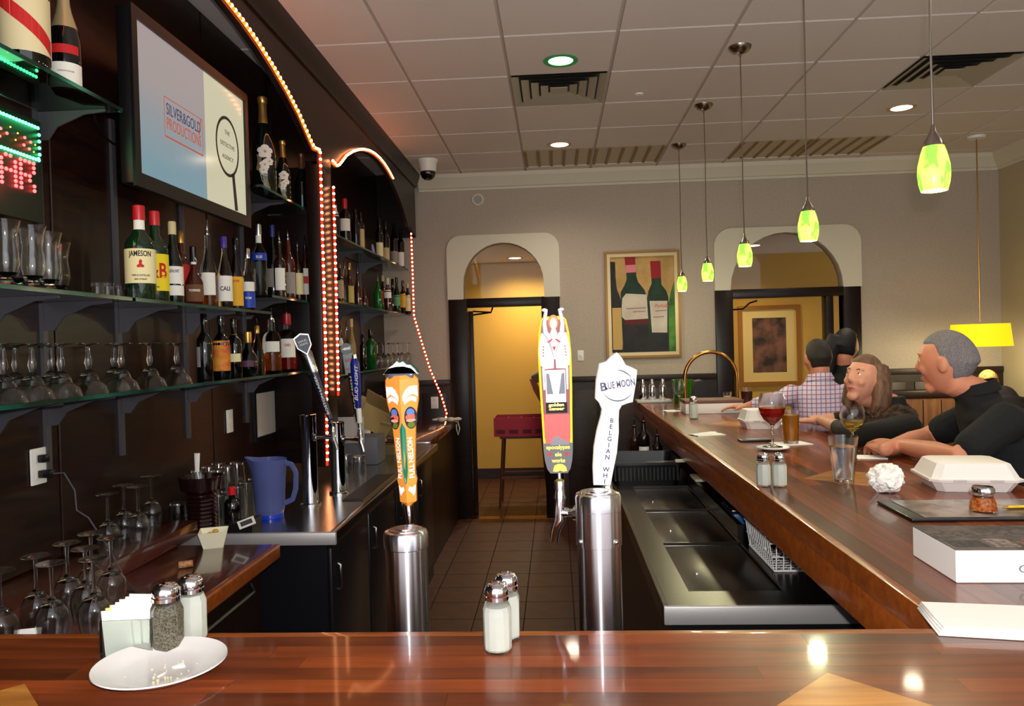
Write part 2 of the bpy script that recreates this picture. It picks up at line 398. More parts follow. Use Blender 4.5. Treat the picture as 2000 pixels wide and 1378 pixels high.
shelf('upA', 1.46, 2.40, 2.465, 'high glass shelf with two champagne bottles above the lit sign', br=(1.7, 2.36))
shelf('midA', 1.46, 2.42, 1.862, 'glass shelf carrying tall beer glasses and shot glasses', br=(2.10, 2.36))
shelf('midB', 2.44, 3.64, 1.862, 'glass shelf with the whiskey bottles under the television', br=(2.78, 3.30))
shelf('midC', 3.66, 4.33, 1.945, 'short glass shelf of liquor bottles beside the lit wood pillar', br=(3.95,))
shelf('low', 1.46, 4.33, 1.560, 'long low glass shelf with upturned margarita glasses and dark bottles', br=(2.10, 2.36, 2.78, 3.30, 3.95))
shelf('upC', 3.56, 4.33, 2.46, 'glass shelf with painted champagne bottles right of the television', br=(3.95,))
shelf('b2a', 4.45, 7.18, 2.40, 'glass shelf of wine bottles in the far bay', br=(4.9, 5.6, 6.4))
shelf('b2b', 4.45, 7.25, 1.975, 'glass shelf of small liquor bottles in the far bay', br=(4.9, 5.6, 6.4))
shelf('b2c', 4.45, 7.25, 1.51, 'lowest glass shelf in the far bay with a green bottle', br=(4.9, 5.6, 6.4))
# rope lights
m_rope = M('red_rope_tube', (150, 24, 14), .25, emit=(255, 50, 8), es=.9)
m_led = E('rope_led', (255, 176, 118), 16)
m_ropeo = M('orange_rope_tube', (200, 70, 20), .25, emit=(255, 84, 14), es=5.0)
def rope(pts, label, glow=False, step=.037):
    pts = [Vector(p) for p in pts]
    t = thing('rope_light', label, 'rope light', pts[-1], group=None)
    q = [p-pts[-1] for p in pts]
    g = G(); g.tube(q, .0075, 7); g.obj('tube', m_ropeo if glow else m_rope, t)
    g = G(); acc = 0; first = True
    for a, b in zip(q, q[1:]):
        d = (b-a).length; s = step-acc if not first else 0; first = False
        while s <= d:
            c = a+(b-a)*(s/d); g.ball(c+Vector((.0035, -.0035, 0)), .0085, u=6, v=4); s += step
        acc = d-(s-step)
    stuff(g.obj('led', m_led, t))
    return t
RXp = FX+.012
def arc(pts): return [(RXp, y, z+.012) for y, z in pts]
h = len(BAY1)//2
rope(arc(BAY1[2:])+[(RXp, 4.20, 2.765)], 'orange rope light along the arch above the television', True)
rope([(RXp, 4.215, 2.765), (RXp, 4.205, 1.62), (RXp, 4.175, 1.03)], 'red rope light running down the wood pillar beside the champagne bottles')
rope(arc(BAY2[:13]), 'orange rope light on the wavy arch of the far bay', True)
rope([(RXp, 4.455, 2.62), (RXp, 4.445, 2.0), (RXp, 4.43, 1.40)], 'red rope light on the far side of the wood pillar')
rope([(-1.29, 6.96, 2.70), (-1.285, 6.95, 2.3), (-1.29, 6.98, 1.95), (-1.24, 7.08, 1.7), (-1.18, 7.14, 1.45), (-1.09, 7.2, 1.20), (-1.05, 7.23, 1.03), (-1.06, 7.23, .985)], 'red rope light hanging loose in front of the plaster wall')
# ================================================================ BAR COUNTER
BXI, BXO, BYB, BYE, BYF = .622, 1.42, 1.275, 6.25, .62
bar = thing('bar_counter', 'L-shaped lacquered wood bar counter with diamond inlays', 'bar counter', (BXI, BYB, 0))
bo = Vector((BXI, BYB, 0))
def BB(g, name, m, **k): bmesh.ops.translate(g.bm, verts=g.bm.verts[:], vec=-bo); return g.obj(name, m, bar, **k)
LEN = (.34, .46, .62, .78, 1.02); sme = {}
def stave(L, w, x, y, rz):
    k = (round(L, 3), w)
    if k not in sme:
        g = G(); g.box((.0002, .0002, -.04), (L-.0002, w-.0002, 0)); me = g.mesh('stave', 0); me.materials.append(m_stave); sme[k] = me
    O('stave', sme[k], None, bar, Vector((x, y, BZ))-bo, (0, 0, rz))
rw = .041; ny = 15
for j in range(ny):
    x = -1.08+random.choice((0, -.12, -.2)); y = BYB-.022-(j+1)*rw
    while x < BXO-.02:
        L = random.choice(LEN); L = min(L, BXO-.005-x)
        if L > .03: stave(L, rw, x, y, 0)
        x += max(L, .03)
nx = 15; rx = (BXO-.02-BXI-.022)/nx
for i in range(nx):
    y = BYB-.02; x = BXI+.022+(i+1)*rx
    y = BYB-.0215
    while y < BYE-.01:
        L = min(random.choice((.62, .78, 1.02, 1.3)), BYE-y)
        if L > .03: stave(L, round(rx, 4), x, y, PI/2)
        y += max(L, .03)
def nosing(pts, name):
    g = G(); R = []
    for (p, n) in pts:
        p = Vector(p); n = Vector(n); R.append([p+n*a+Vector((0, 0, b)) for a, b in ((-.0215, BZ), (-.004, BZ), (-.001, BZ-.001), (0, BZ-.004), (0, BZ-.05), (-.0215, BZ-.05))])
    g.rings(R); return BB(g, name, m_edge, smooth=50)
nosing([((-1.12, BYB, 0), (0, 1, 0)), ((BXI-.0, BYB, 0), (0, 1, 0))], 'edge_strip')
nosing([((BXI, BYB-.02, 0), (-1, 0, 0)), ((BXI, BYE, 0), (-1, 0, 0))], 'edge_strip')
nosing([((BXO, BYF, 0), (1, 0, 0)), ((BXO, BYE, 0), (1, 0, 0))], 'edge_strip')
g = G(); g.box((BXI+.003, BYB-.01, 1.068), (BXI+.028, BYE, BZ-.0505), bev=.003); BB(g, 'fascia_board', m_edge)
g = G(); g.box((-1.1, BYB-.028, 1.10), (BXI+.02, BYB-.003, BZ-.0505), bev=.003); BB(g, 'fascia_board', m_edge)
g = G(); g.box((.92, BYB+.002, 0), (1.22, BYE-.06, BZ-.042)); BB(g, 'body', m_dark, smooth=0)
g = G(); g.box((-1.1, .78, 0), (1.22, 1.22, BZ-.042)); BB(g, 'body', m_dark, smooth=0)
for cx, cy in ((.373, .945), (-.79, .915), (.98, 2.62), (.98, 4.3)):
    g = G(); s = .162; g.prism([(cx+s, cy), (cx, cy+s), (cx-s, cy), (cx, cy-s)], BZ-.002, BZ+.0004); BB(g, 'diamond_inlay', m_inlay, smooth=0)
# ================================================================ CEILING AND WALL FITTINGS
m_vent = M('vent_metal', (176, 168, 150), .5, .2); m_ventd = M('vent_dark', (40, 40, 42), .7)
def diffuser(i, j, label):
    x, y = GX0+(i+.5)*GS, GY0+(j+.5)*GS
    t = thing('air_diffuser', label, 'vent', (x, y, CZ))
    g = G(); g.box((-.29, -.29, .012), (.29, .29, .018)); g.obj('back_plate', m_ventd, t, smooth=0)
    for k, (a, b) in enumerate(((.293, .25), (.235, .19), (.175, .13), (.115, .07))):
        z0, z1 = -.004, .012+.0
        g = G(); g.rings([[Vector((sx*a, sy*a, z0)) for sx, sy in ((-1, -1), (1, -1), (1, 1), (-1, 1))], [Vector((sx*b, sy*b, z1-.001)) for sx, sy in ((-1, -1), (1, -1), (1, 1), (-1, 1))],
                          [Vector((sx*(b-.002), sy*(b-.002), z1)) for sx, sy in ((-1, -1), (1, -1), (1, 1), (-1, 1))], [Vector((sx*(a-.004), sy*(a-.004), z0+.004)) for sx, sy in ((-1, -1), (1, -1), (1, 1), (-1, 1))]], False, False)
        g.obj('louver', m_vent, t, smooth=0)
    g = G(); g.box((-.055, -.055, -.002), (.055, .055, .004)); g.obj('centre_plate', m_vent, t, smooth=0)
diffuser(0, 1, 'square louvered air diffuser behind the green ceiling light')
diffuser(4, 1, 'square louvered air diffuser above the nearest green pendant')
m_slat = M('vent_slat', (150, 118, 70), .6); m_vpan = M('vent_panel', (196, 184, 160), .7)
for (i, j), lb in zip(((0, 4), (1, 4), (3, 4), (4, 4)), ('slotted ceiling vent straight behind the warm downlight', 'slotted ceiling vent beside the last pendant canopy', 'slotted ceiling vent near the painting doorway', 'slotted ceiling vent toward the drum lamp')):
    t = thing('slot_vent', lb, 'vent', (GX0+(i+.5)*GS, GY0+(j+.5)*GS, CZ))
    g = G(); g.box((-.293, -.293, .006), (.293, .293, .014)); g.obj('panel', m_vpan, t, smooth=0)
    for k in range(6):
        x = -.28+k*.112; g = G(); g.box((x-.011, -.285, -.004), (x+.011, .285, .0055)); g.obj('slat', m_slat, t, smooth=0)
t = thing('sprinkler_cover', 'small white round sprinkler cover on the ceiling', 'sprinkler', (un(1248, 183, 'z', CZ).x, un(1248, 183, 'z', CZ).y, CZ))
g = G(); g.lathe([(.001, -.008), (.024, -.008), (.03, 0), (.001, 0)], 20); g.obj('disc', m_white, t)
t = thing('wall_speaker', 'small round white speaker grille high on the plaster wall', 'speaker', (-.705, WY, 3.06))
g = G(); g.lathe([(.001, .004), (.042, .006), (.042, .012), (.056, .012), (.060, .002), (.060, 0), (.001, 0)], 28, mat=RX(PI/2)); g.obj('ring', m_trimw, t)
g = G(); g.lathe([(.001, .010), (.041, .008), (.041, .0065), (.001, .0065)], 28, mat=RX(PI/2)); g.obj('grille', M('grille_cloth', (186, 190, 178), .8, bump=(900, .6)), t)
t = thing('dome_camera', 'white dome security camera with black bubble under the ceiling', 'camera', (-1.07, 6.67, CZ))
g = G(); g.lathe([(.001, 0), (.088, 0), (.088, -.012), (.080, -.03), (.070, -.105), (.001, -.105)], 28); g.obj('housing', m_white, t)
g = G(); g.lathe([(.066, -.106), (.066, -.125), (.055, -.152), (.03, -.172), (.001, -.178)], 28); g.obj('bubble', M('smoked_dome', (10, 10, 12), .05, spec=1), t)
# pendants
m_shade = M('green_art_glass', (190, 220, 60), .25, emit=(206, 232, 40), es=1.6)
def shade_nodes():
    nt = m_shade.node_tree; b = nt.nodes['Principled BSDF']; N = nt.nodes.new; L = nt.links.new
    tc = N('ShaderNodeTexCoord'); mp = N('ShaderNodeMapping'); mp.inputs['Scale'].default_value = (28, 28, 9); L(tc.outputs['Object'], mp.inputs[0])
    n = N('ShaderNodeTexNoise'); n.inputs['Scale'].default_value = 1.2; n.inputs['Distortion'].default_value = 1.4; L(mp.outputs[0], n.inputs['Vector'])
    r = N('ShaderNodeValToRGB'); e = r.color_ramp.elements; e[0].color = (*lin((120, 190, 60)), 1); e[0].position = .36; e[1].color = (*lin((232, 246, 96)), 1); e[1].position = .62
    L(n.outputs['Fac'], r.inputs[0]); L(r.outputs[0], b.inputs['Emission Color']); L(r.outputs[0], b.inputs['Base Color'])
shade_nodes()
m_bulb = E('pendant_bulb', (255, 246, 190), 9)
PY = (2.22, 3.29, 4.37, 5.42, 6.50)
PLAB = ('green glass pendant nearest the takeout box end of the bar', 'second green glass pendant, hanging over the seated couple', 'third green glass pendant in the row, before the painting doorway',
        'fourth green glass pendant in the row, left of the wide arch', 'last green glass pendant, beside the wine bottle picture')
p0 = None
for y, lb in zip(PY, PLAB):
    if p0 is None:
        p0 = thing('pendant_lamp', lb, 'pendant lamp', (1.07, y, CZ), group='green pendants over the bar')
        g = G(); g.lathe([(.001, 0), (.064, 0), (.060, -.012), (.045, -.028), (.022, -.038), (.007, -.042), (.006, -.055), (.001, -.055)], 24); g.obj('canopy', m_nickel, p0)
        g = G(); g.tube([(0, 0, -.05), (.002, 0, -.4), (-.002, .001, -.8), (0, 0, -1.05)], .0032, 6); g.obj('cord', m_nickel, p0)
        g = G(); g.lathe([(.001, -1.035), (.006, -1.04), (.008, -1.055), (.016, -1.07), (.025, -1.085), (.028, -1.098), (.001, -1.098)], 24); g.obj('cap', m_nickel, p0)
        g = G(); g.lathe([(.026, -1.094), (.033, -1.115), (.041, -1.15), (.0425, -1.175), (.040, -1.20), (.034, -1.222), (.0325, -1.222), (.038, -1.20), (.040, -1.175), (.0385, -1.15), (.030, -1.115), (.024, -1.0945)], 28, cap0=False, cap1=False); s = g.obj('shade', m_shade, p0)
        g = G(); g.ball((0, 0, -1.18), (.02, .02, .028)); g.obj('bulb', m_bulb, p0)
    else: dup(p0, (1.07, y, CZ), label=lb)
    lamp('pendant_bulb', 'POINT', (1.07, y, CZ-1.232), 9, (1, .93, .60), .03)
# drum lamp over the booth
dl = un(1907, 266, 'z', CZ)
t = thing('drum_lamp', 'yellow drum shade lamp hanging over the booth in the corner', 'pendant lamp', (dl.x, dl.y, CZ))
dz = un(1933, 632, 'y', dl.y).z-CZ; db = dz-.185
g = G(); g.lathe([(.001, 0), (.07, 0), (.065, -.02), (.001, -.024)], 24); g.obj('canopy', m_white, t)
g = G(); g.tube([(0, 0, -.02), (0, 0, dz+.02)], .0045, 6); g.obj('rod', m_brass, t)
g = G(); g.lathe([(.215, dz), (.235, db), (.231, db), (.211, dz)], 40, cap0=False, cap1=False); g.rings([[Vector((r*math.cos(a*PI/20), r*math.sin(a*PI/20), dz-.004)) for a in range(40)] for r in (.211, .02)], False, False)
g.obj('shade', M('yellow_shade', (240, 200, 30), .7, emit=(252, 206, 14), es=1.0), t)
g = G(); g.lathe([(.001, db+.006), (.230, db+.006), (.230, db+.002), (.001, db+.002)], 40); g.obj('diffuser', E('diffuser_white', (255, 246, 220), 1.5), t)
lamp('drum_bulb', 'POINT', (dl.x, dl.y, CZ+db-.03), 26, (1, .86, .5), .12)
# wall outlets and switch plates
def plate(label, p, rot, red=False, plug=False):
    t = thing('outlet_plate', label, 'outlet', p, rot)     # local: faces -Y
    g = G(); g.box((-.036, -.006, -.057), (.036, 0, .057), bev=.003); pl = g.obj('plate', m_white, t)
    for z in (-.025, .025):
        g = G(); g.box((-.017, -.0075, z-.014), (.017, -.006, z+.014), bev=.0007, seg=1); g.obj('socket', m_foam, pl, smooth=0)
    return t
q = un(72, 910, 'x', LX+.018)
op = plate('white outlet plate with two black plugs low on the wood wall', (LX+.0195, q.y, q.z), PI/2)
g = G(); g.box((-.012, -.035, .012), (.012, -.008, .036), bev=.004); g.obj('plug', m_black, op)
PLUG = Vector((LX+.0185+.05, q.y, q.z-.024))
q = un(447, 822, 'x', LX+.018)
plate('white outlet plate beside the framed notice under the bottles', (LX+.0195, q.y, q.z), PI/2)
q = un(849, 786, 'y', WY-.03)
plate('white outlet plate by the loose rope light on the wainscot', (q.x, WY-.0285, q.z), 0)
q = un(1134, 694, 'y', WY)
t = thing('light_switch', 'small white light switch between doorway and wine picture', 'switch', (q.x, WY, q.z))
g = G(); g.box((-.03, -.006, -.05), (.03, 0, .05), bev=.003); g.obj('plate', m_white, t)
g = G(); g.box((-.006, -.014, -.012), (.006, -.006, .012), bev=.002); g.obj('toggle', m_foam, t)
# notice in a dark frame on the back panel
a, b = un(492, 762, 'x', LX+.02), un(540, 848, 'x', LX+.02)
t = thing('framed_notice', 'blank looking paper notice in a black frame under the shelf', 'notice', (LX+.0195, (a.y+b.y)/2, b.z))
w, hh = (b.y-a.y)/2, a.z-b.z
g = G(); g.plate([(-w, 0), (w, 0), (w, hh), (-w, hh)], [[(-w+.02, .02), (w-.02, .02), (w-.02, hh-.02), (-w+.02, hh-.02)]], 0, .016, YZ); g.obj('frame', m_black, t, smooth=0)
g = G(); g.box((.002, -w+.018, .018), (.006, w-.018, hh-.018)); g.obj('paper', M('greyish_paper', (190, 184, 178), .8), t, smooth=0)
# ---------------------------------------------------------------- television
TX = -1.42; a = un(264, 42, 'x', TX); b = un(476, 427, 'x', TX)
ty0, ty1, tz0, tz1 = 2.585, 3.505, 2.302, 2.835
tv = thing('television', 'wall mounted flat television with a split picture on screen', 'television', (TX, (ty0+ty1)/2, tz0-.05))
tw = (ty1-ty0)/2; thh = tz1-tz0
def TVP(g, n, m, par=tv, **k): return g.obj(n, m, par, **k)
g = G(); g.box((-.05, -tw-.03, .01), (-.002, tw+.03, thh+.085), bev=.006); TVP(g, 'body', m_black)
g = G(); g.plate([(-tw-.035, 0), (tw+.035, 0), (tw+.035, thh+.09), (-tw-.035, thh+.09)], [[(-tw, .05), (tw, .05), (tw, thh+.05), (-tw, thh+.05)]], -.002, .010, YZ); TVP(g, 'bezel', m_black, smooth=0)
g = G(); g.box((-.185, -.2, .18), (-.05, .2, .42)); TVP(g, 'wall_mount', m_blackm, smooth=0)
g = G(); ck = [un(a, b, 'x', -1.6)-Vector((TX, (ty0+ty1)/2, tz0-.05)) for a, b in ((183, 222), (190, 245), (203, 266), (220, 280), (240, 286), (262, 288))]; g.tube(ck, .004, 6); TVP(g, 'cable', m_black)
m_scr = M('screen_picture', (20, 20, 22), .12, emit=(200, 200, 190), es=.78)
nt = m_scr.node_tree; bs = nt.nodes['Principled BSDF']; tc = nt.nodes.new('ShaderNodeTexCoord'); sp = nt.nodes.new('ShaderNodeSeparateXYZ'); nt.links.new(tc.outputs['Object'], sp.inputs[0])
r1 = nt.nodes.new('ShaderNodeValToRGB'); r1.color_ramp.elements[0].color = (*lin((128, 160, 172)), 1); r1.color_ramp.elements[0].position = .1; r1.color_ramp.elements[1].color = (*lin((172, 160, 158)), 1); r1.color_ramp.elements[1].position = .42; nt.links.new(sp.outputs[2], r1.inputs[0])
gt = nt.nodes.new('ShaderNodeMath'); gt.operation = 'GREATER_THAN'; gt.inputs[1].default_value = .06; nt.links.new(sp.outputs[1], gt.inputs[0])
mx = nt.nodes.new('ShaderNodeMix'); mx.data_type = 'RGBA'; mx.inputs[7].default_value = (*lin((214, 208, 176)), 1); nt.links.new(gt.outputs[0], mx.inputs[0]); nt.links.new(r1.outputs[0], mx.inputs[6]); nt.links.new(mx.outputs[2], bs.inputs['Emission Color'])
g = G(); g.box((-.0015, -tw, .05), (.001, tw, thh+.05)); sc = TVP(g, 'screen', m_scr, smooth=0)
def scr(g, n, m, y, z, roll=0):
    bmesh.ops.transform(g.bm, matrix=T(.0014, y, z) @ YZ @ RZ(roll), verts=g.bm.verts[:]); return g.obj(n, m, sc, smooth=0)
m_sd = E('screen_dark', (44, 36, 34), .7); m_sr = E('screen_red', (196, 84, 60), .8); m_sn = E('screen_navy', (70, 58, 96), .8); m_sp = E('screen_pale', (214, 190, 170), .7)
ring = lambda r, n=40: [(r*math.cos(2*PI*i/n)*.9, r*math.sin(2*PI*i/n)) for i in range(n)]
g = G(); g.plate(ring(.132), [ring(.118)], 0, .0006); scr(g, 'magnifier_ring', m_sd, .275, .325)
g = G(); g.prism([(-.014, 0), (.014, 0), (.022, -.16), (-.010, -.16)], 0, .0006); scr(g, 'magnifier_handle', m_sd, .325, .215, .12)
for s, z in (('THE', .385), ('DETECTIVE', .33), ('AGENCY', .275)): scr(text(s, .026, ext=.0003, spacing=1.15), 'caption', m_sd, .275, z)
g = G(); g.plate([(-.155, -.075), (.155, -.075), (.155, .075), (-.155, .075)], [[(-.152, -.069), (.152, -.069), (.152, .072), (-.152, .072)]], 0, .0005); scr(g, 'logo_frame', m_sr, -.12, .30)
scr(text('SILVER&GOLD', .062, .275, .0003), 'logo_lettering', m_sn, -.12, .332); scr(text('PRODUCTIONS', .062, .275, .0003), 'logo_lettering', m_sr, -.12, .278); scr(text('/', .10, None, .0003), 'logo_lettering', m_sr, .012, .335)
# ---------------------------------------------------------------- LED sign
SX = -1.56; r_ = un(74, 250, 'x', SX); r2 = un(72, 306, 'x', SX)
sg = thing('led_sign', 'glowing bar sign of green and red light dots', 'sign', (SX, r_.y, r2.z-.2))
zt = r_.z-(r2.z-.2)
m_lg, m_lr, m_ly = E('led_green', (70, 255, 150), 9), E('led_red', (255, 60, 60), 9), E('led_amber', (220, 190, 60), 3)
g = G(); g.box((-.012, -.50, .0), (-.004, .02, zt+.025), bev=.003); g.obj('board', M('sign_board', (10, 26, 14), .5), sg)
def dots(pts, name, m, r=.0052):
    g = G()
    for y, z in pts: g.ball((0, y, z), (r*.8, r, r), u=8, v=6)
    stuff(g.obj(name, m, sg))
n_ = 36; bd = [(-.48*i/n_, zt) for i in range(n_)]+[(-.48*i/n_, zt-.098) for i in range(n_)]+[(.004, zt-.020*k) for k in range(1, 5)]+[(-.002, zt-.094)]
dots(bd, 'green_border_led', m_lg)
dots([(-.06, zt-.045), (-.035, zt-.052), (-.065, zt-.068), (-.042, zt-.074), (-.16, zt-.045), (-.135, zt-.052), (-.165, zt-.068)], 'red_led', m_lr, .0045)
dots([(-.09, zt-.04), (-.015, zt-.055), (-.022, zt-.078), (-.10, zt-.062), (-.12, zt-.03), (-.2, zt-.05)], 'amber_led', m_ly, .0028)
FONT5 = {'R': ['1111', '1001', '1001', '1110', '1010', '1001', '1001'], 'A': ['0110', '1001', '1001', '1111', '1001', '1001', '1001'], 'B': ['1110', '1001', '1001', '1110', '1001', '1001', '1110']}
for ch, y0 in (('R', -.082), ('A', -.162), ('B', -.242)):
    dots([(y0+.019*k, zt-.114-.0138*j) for j, row in enumerate(FONT5[ch]) for k, c in enumerate(row) if c == '1'], 'letter_'+ch.lower(), m_lr, .0056)
lamp('sign_glow_green', 'POINT', (SX+.06, r_.y-.2, r_.z-.05), .7, (.15, 1, .35), .08); lamp('sign_glow_red', 'POINT', (SX+.06, r_.y-.15, r_.z-.2), .6, (1, .1, .12), .08)
# ---------------------------------------------------------------- wine picture
PX0, PX1, PZ0, PZ1 = .484, 1.187, 1.508, 2.516
pic = thing('wine_picture', 'framed picture of red wine bottles on the plaster wall', 'picture', ((PX0+PX1)/2, WY, PZ0))
pw, ph = (PX1-PX0)/2, PZ1-PZ0
def rect(a, b, c, d): return [(a, b), (c, b), (c, d), (a, d)]
g = G(); g.plate(rect(-pw, 0, pw, ph), [rect(-pw+.022, .022, pw-.022, ph-.022)], 0, .035, XZ); g.obj('outer_frame', M('antique_gold', (134, 96, 48), .4, .6), pic, smooth=0)
g = G(); g.plate(rect(-pw+.021, .021, pw-.021, ph-.021), [rect(-pw+.052, .052, pw-.052, ph-.052)], 0, .028, XZ); g.obj('inner_frame', M('pale_gold', (190, 170, 130), .4, .4), pic, smooth=0)
cw, chh = pw-.051, ph-.102
g = G(); g.box((-cw, -.008, .051), (cw, 0, ph-.051)); cv = g.obj('canvas', M('canvas_tan', (196, 160, 100), .8, var=((176, 140, 84), 6)), pic, smooth=0)
def cvp(poly, k, m, name='painted_shape'):
    pp = [((u-.5)*2*cw, .051+v*chh) for u, v in poly]
    g = G(); g.prism(pp, .008+k*.0004, .0084+k*.0004, XZ); return g.obj(name, m, cv, smooth=0)
def px(*pts): return [(max(0, min(1, (x-97)/428)), max(0, min(1, (820-y)/615))) for x, y in pts]
m_pg = M('paint_green', (24, 62, 42), .7, var=((14, 36, 28), 5)); m_pd = M('paint_dark', (26, 26, 34), .7, var=((40, 36, 40), 6)); m_pr = M('paint_red', (150, 24, 34), .7); m_pk = M('paint_pink', (214, 130, 140), .7)
m_pl = M('paint_label', (206, 196, 180), .8, var=((190, 178, 166), 5)); m_pt = M('paint_tan', (196, 160, 96), .8); m_plg = M('paint_lime', (84, 140, 50), .7, var=((40, 90, 40), 5)); m_pm = M('paint_maroon', (90, 18, 22), .7)
cvp(px((97, 820), (175, 820), (178, 540), (160, 460), (140, 410), (133, 330), (133, 235), (97, 232)), 1, m_pd); cvp(px((105, 800), (168, 800), (178, 640), (165, 530), (105, 530)), 2, m_pt)
cvp(px((470, 820), (525, 820), (525, 370), (505, 420), (485, 500), (472, 600)), 2, m_plg)
cvp(px((172, 820), (345, 820), (342, 470), (325, 420), (285, 370), (272, 330), (272, 290), (205, 290), (207, 350), (190, 390), (165, 430), (165, 500)), 3, m_pg); cvp(px((176, 820), (345, 820), (345, 640), (180, 640)), 4, m_pd); cvp(px((185, 640), (345, 640), (345, 605), (185, 605)), 5, m_pm)
cvp(px((170, 590), (190, 610), (345, 605), (338, 450), (200, 440), (175, 470), (168, 540)), 6, m_pl); cvp(px((205, 308), (270, 308), (268, 207), (196, 207)), 5, m_pr); cvp(px((204, 306), (271, 304), (270, 256), (202, 258)), 6, m_pk)
cvp(px((345, 820), (480, 820), (483, 470), (470, 430), (440, 390), (436, 330), (372, 330), (374, 380), (350, 430), (343, 470)), 4, m_pg); cvp(px((345, 820), (480, 820), (478, 700), (350, 700)), 5, m_pd); cvp(px((368, 695), (470, 698), (476, 494), (357, 492)), 6, m_pl); cvp(px((372, 348), (438, 345), (436, 237), (367, 237)), 5, m_pr)
tg = text('Penfolds', .05, .13, .0002, shear=.3); bmesh.ops.transform(tg.bm, matrix=T((436-311)/428*2*cw, -.0112, .051+(820-525)/615*chh) @ XZ, verts=tg.bm.verts[:]); tg.obj('label_script', m_redl, cv, smooth=0)
for yy, x0, x1 in ((560, 395, 468), (540, 200, 330), (562, 245, 325), (600, 380, 450)): cvp(px((x0, yy), (x1, yy-2), (x1, yy-8), (x0, yy-6)), 8, M('paint_ink', (150, 110, 110), .8), 'label_line')
# ---------------------------------------------------------------- corridor: painting and red crates on a stand
a, b = un(1440, 598, 'y', YB), un(1565, 751, 'y', YB)
pt = thing('landscape_painting', 'gold framed dark landscape painting with cream mat in the corridor', 'picture', ((a.x+b.x)/2, YB, b.z)); w, hh = (b.x-a.x)/2, a.z-b.z
g = G(); g.plate(rect(-w, 0, w, hh), [rect(-w+.05, .05, w-.05, hh-.05)], 0, .04, XZ); g.obj('frame', M('bright_gold', (190, 130, 60), .3, .7), pt, smooth=0)
g = G(); g.plate(rect(-w+.049, .049, w-.049, hh-.049), [rect(-w+.17, .16, w-.17, hh-.15)], 0, .015, XZ); g.obj('mat_board', M('mat_cream', (226, 196, 120), .8), pt, smooth=0)
g = G(); g.box((-w+.16, -.010, .15), (w-.16, 0, hh-.14)); g.obj('canvas', M('landscape_paint', (46, 36, 24), .7, var=((128, 84, 62), 5)), pt, smooth=0)
cr = thing('tray_stand', 'folding wooden tray stand beyond the doorway', 'stand', (-.36, 8.0, 0))
m_std2 = M('brown_stand_wood', (88, 44, 26), .5)
for y in (-.18, .18):
    for s in (-1, 1):
        g = G(); g.tube([(-.25*s, y, 0), (-.20*s, y*.9, .72)], .014, 6); g.obj('leg', m_std2, cr)
for z in (.30, .715):
    for y in (-.17, .17): g = G(); g.box((-.235, y-.012, z-.012), (.235, y+.012, z+.012)); g.obj('rail', m_std2, cr, smooth=0)
m_red = M('red_crate', (170, 18, 44), .45)
ct = thing('glass_rack', 'red plastic glass rack on the tray stand', 'rack', (-.38, 8.0, .7275))
g = G(); g.plate(rect(-.27, -.2, .27, .2), [rect(-.262, -.192, .262, .192)], 0, .19); g.box((-.265, -.195, 0), (.265, .195, .008)); g.obj('tray_wall', m_red, ct, smooth=0)
for x in (-.135, 0, .135): g = G(); g.box((x-.003, -.19, .008), (x+.003, .19, .17)); g.obj('divider', m_red, ct, smooth=0)
for x in (-.2, -.07, .07, .2):
    g = G(); g.box((x-.045, -.2035, .03), (x+.045, -.2005, .07)); g.obj('slot', M('dark_red', (90, 8, 22), .6), ct, smooth=0)
# ================================================================ LEFT COUNTERS
CT = .96
wc = thing('wood_counter', 'low brown wood back counter with an orange lit front edge', 'counter', (-1.3, 2.0, 0))
def P(o, g, name, m, off, **k): bmesh.ops.translate(g.bm, verts=g.bm.verts[:], vec=-Vector(off)); return g.obj(name, m, o, **k)
m_ctop = M('counter_wood', (92, 42, 26), .22, coat=.6, grain=((66, 28, 18), (30, 3, 20)), bump=(40, .012))
off = (-1.3, 2.0, 0)
g = G(); g.box((LX+.001, 1.29, CT-.05), (-1.062, 2.78, CT), bev=.003); P(wc, g, 'worktop', m_ctop, off)
g = G(); g.box((-1.062, 1.29, CT-.052), (-1.036, 2.782, CT+.001), bev=.008, seg=3); P(wc, g, 'front_edge', m_edge, off)
g = G(); g.box((LX+.001, 1.29, CT), (-1.42, 2.93, 1.019), bev=.003); P(wc, g, 'raised_ledge', m_ctop, off)
g = G(); g.box((LX+.001, 1.30, .0), (-1.10, 2.74, CT-.05)); P(wc, g, 'cabinet', m_dark, off, smooth=0)
g = G(); g.tube([(-1.09, 2.0, .86), (-1.07, 2.02, .84), (-1.07, 2.6, .84), (-1.09, 2.62, .86)], .008, 6); P(wc, g, 'rail', m_black, off)
sc_ = thing('steel_counter', 'stainless steel topped draft counter along the back bar', 'counter', (-1.3, 4.2, 0)); off = (-1.3, 4.2, 0)
g = G(); g.box((LX+.001, 2.945, CT-.002), (-.89, 5.55, CT), bev=.0008, seg=1); g.box((-.905, 2.945, CT-.045), (-.875, 5.55, CT+.002), bev=.004); P(sc_, g, 'steel_top', m_steel, off)
g = G(); g.box((LX+.001, 2.935, CT-.048), (-.874, 2.955, CT+.0015), bev=.004); P(sc_, g, 'front_lip', m_lip, off)
g = G(); g.box((LX+.001, 2.99, 0), (-.93, 5.55, CT-.045)); P(sc_, g, 'cabinet', M('black_cabinet', (18, 17, 22), .35), off, smooth=0)
for y in (3.0, 3.62, 4.26, 4.9): g = G(); g.box((-.93, y+.01, .12), (-.915, y+.60, .88), bev=.004); dd = P(sc_, g, 'door', M('black_door', (22, 20, 24), .3), off); g = G(); g.tube([(-.912, y+.08, .80), (-.90, y+.08, .795), (-.90, y+.08, .70), (-.912, y+.08, .695)], .006, 6); P(dd, g, 'handle', m_steel, off)
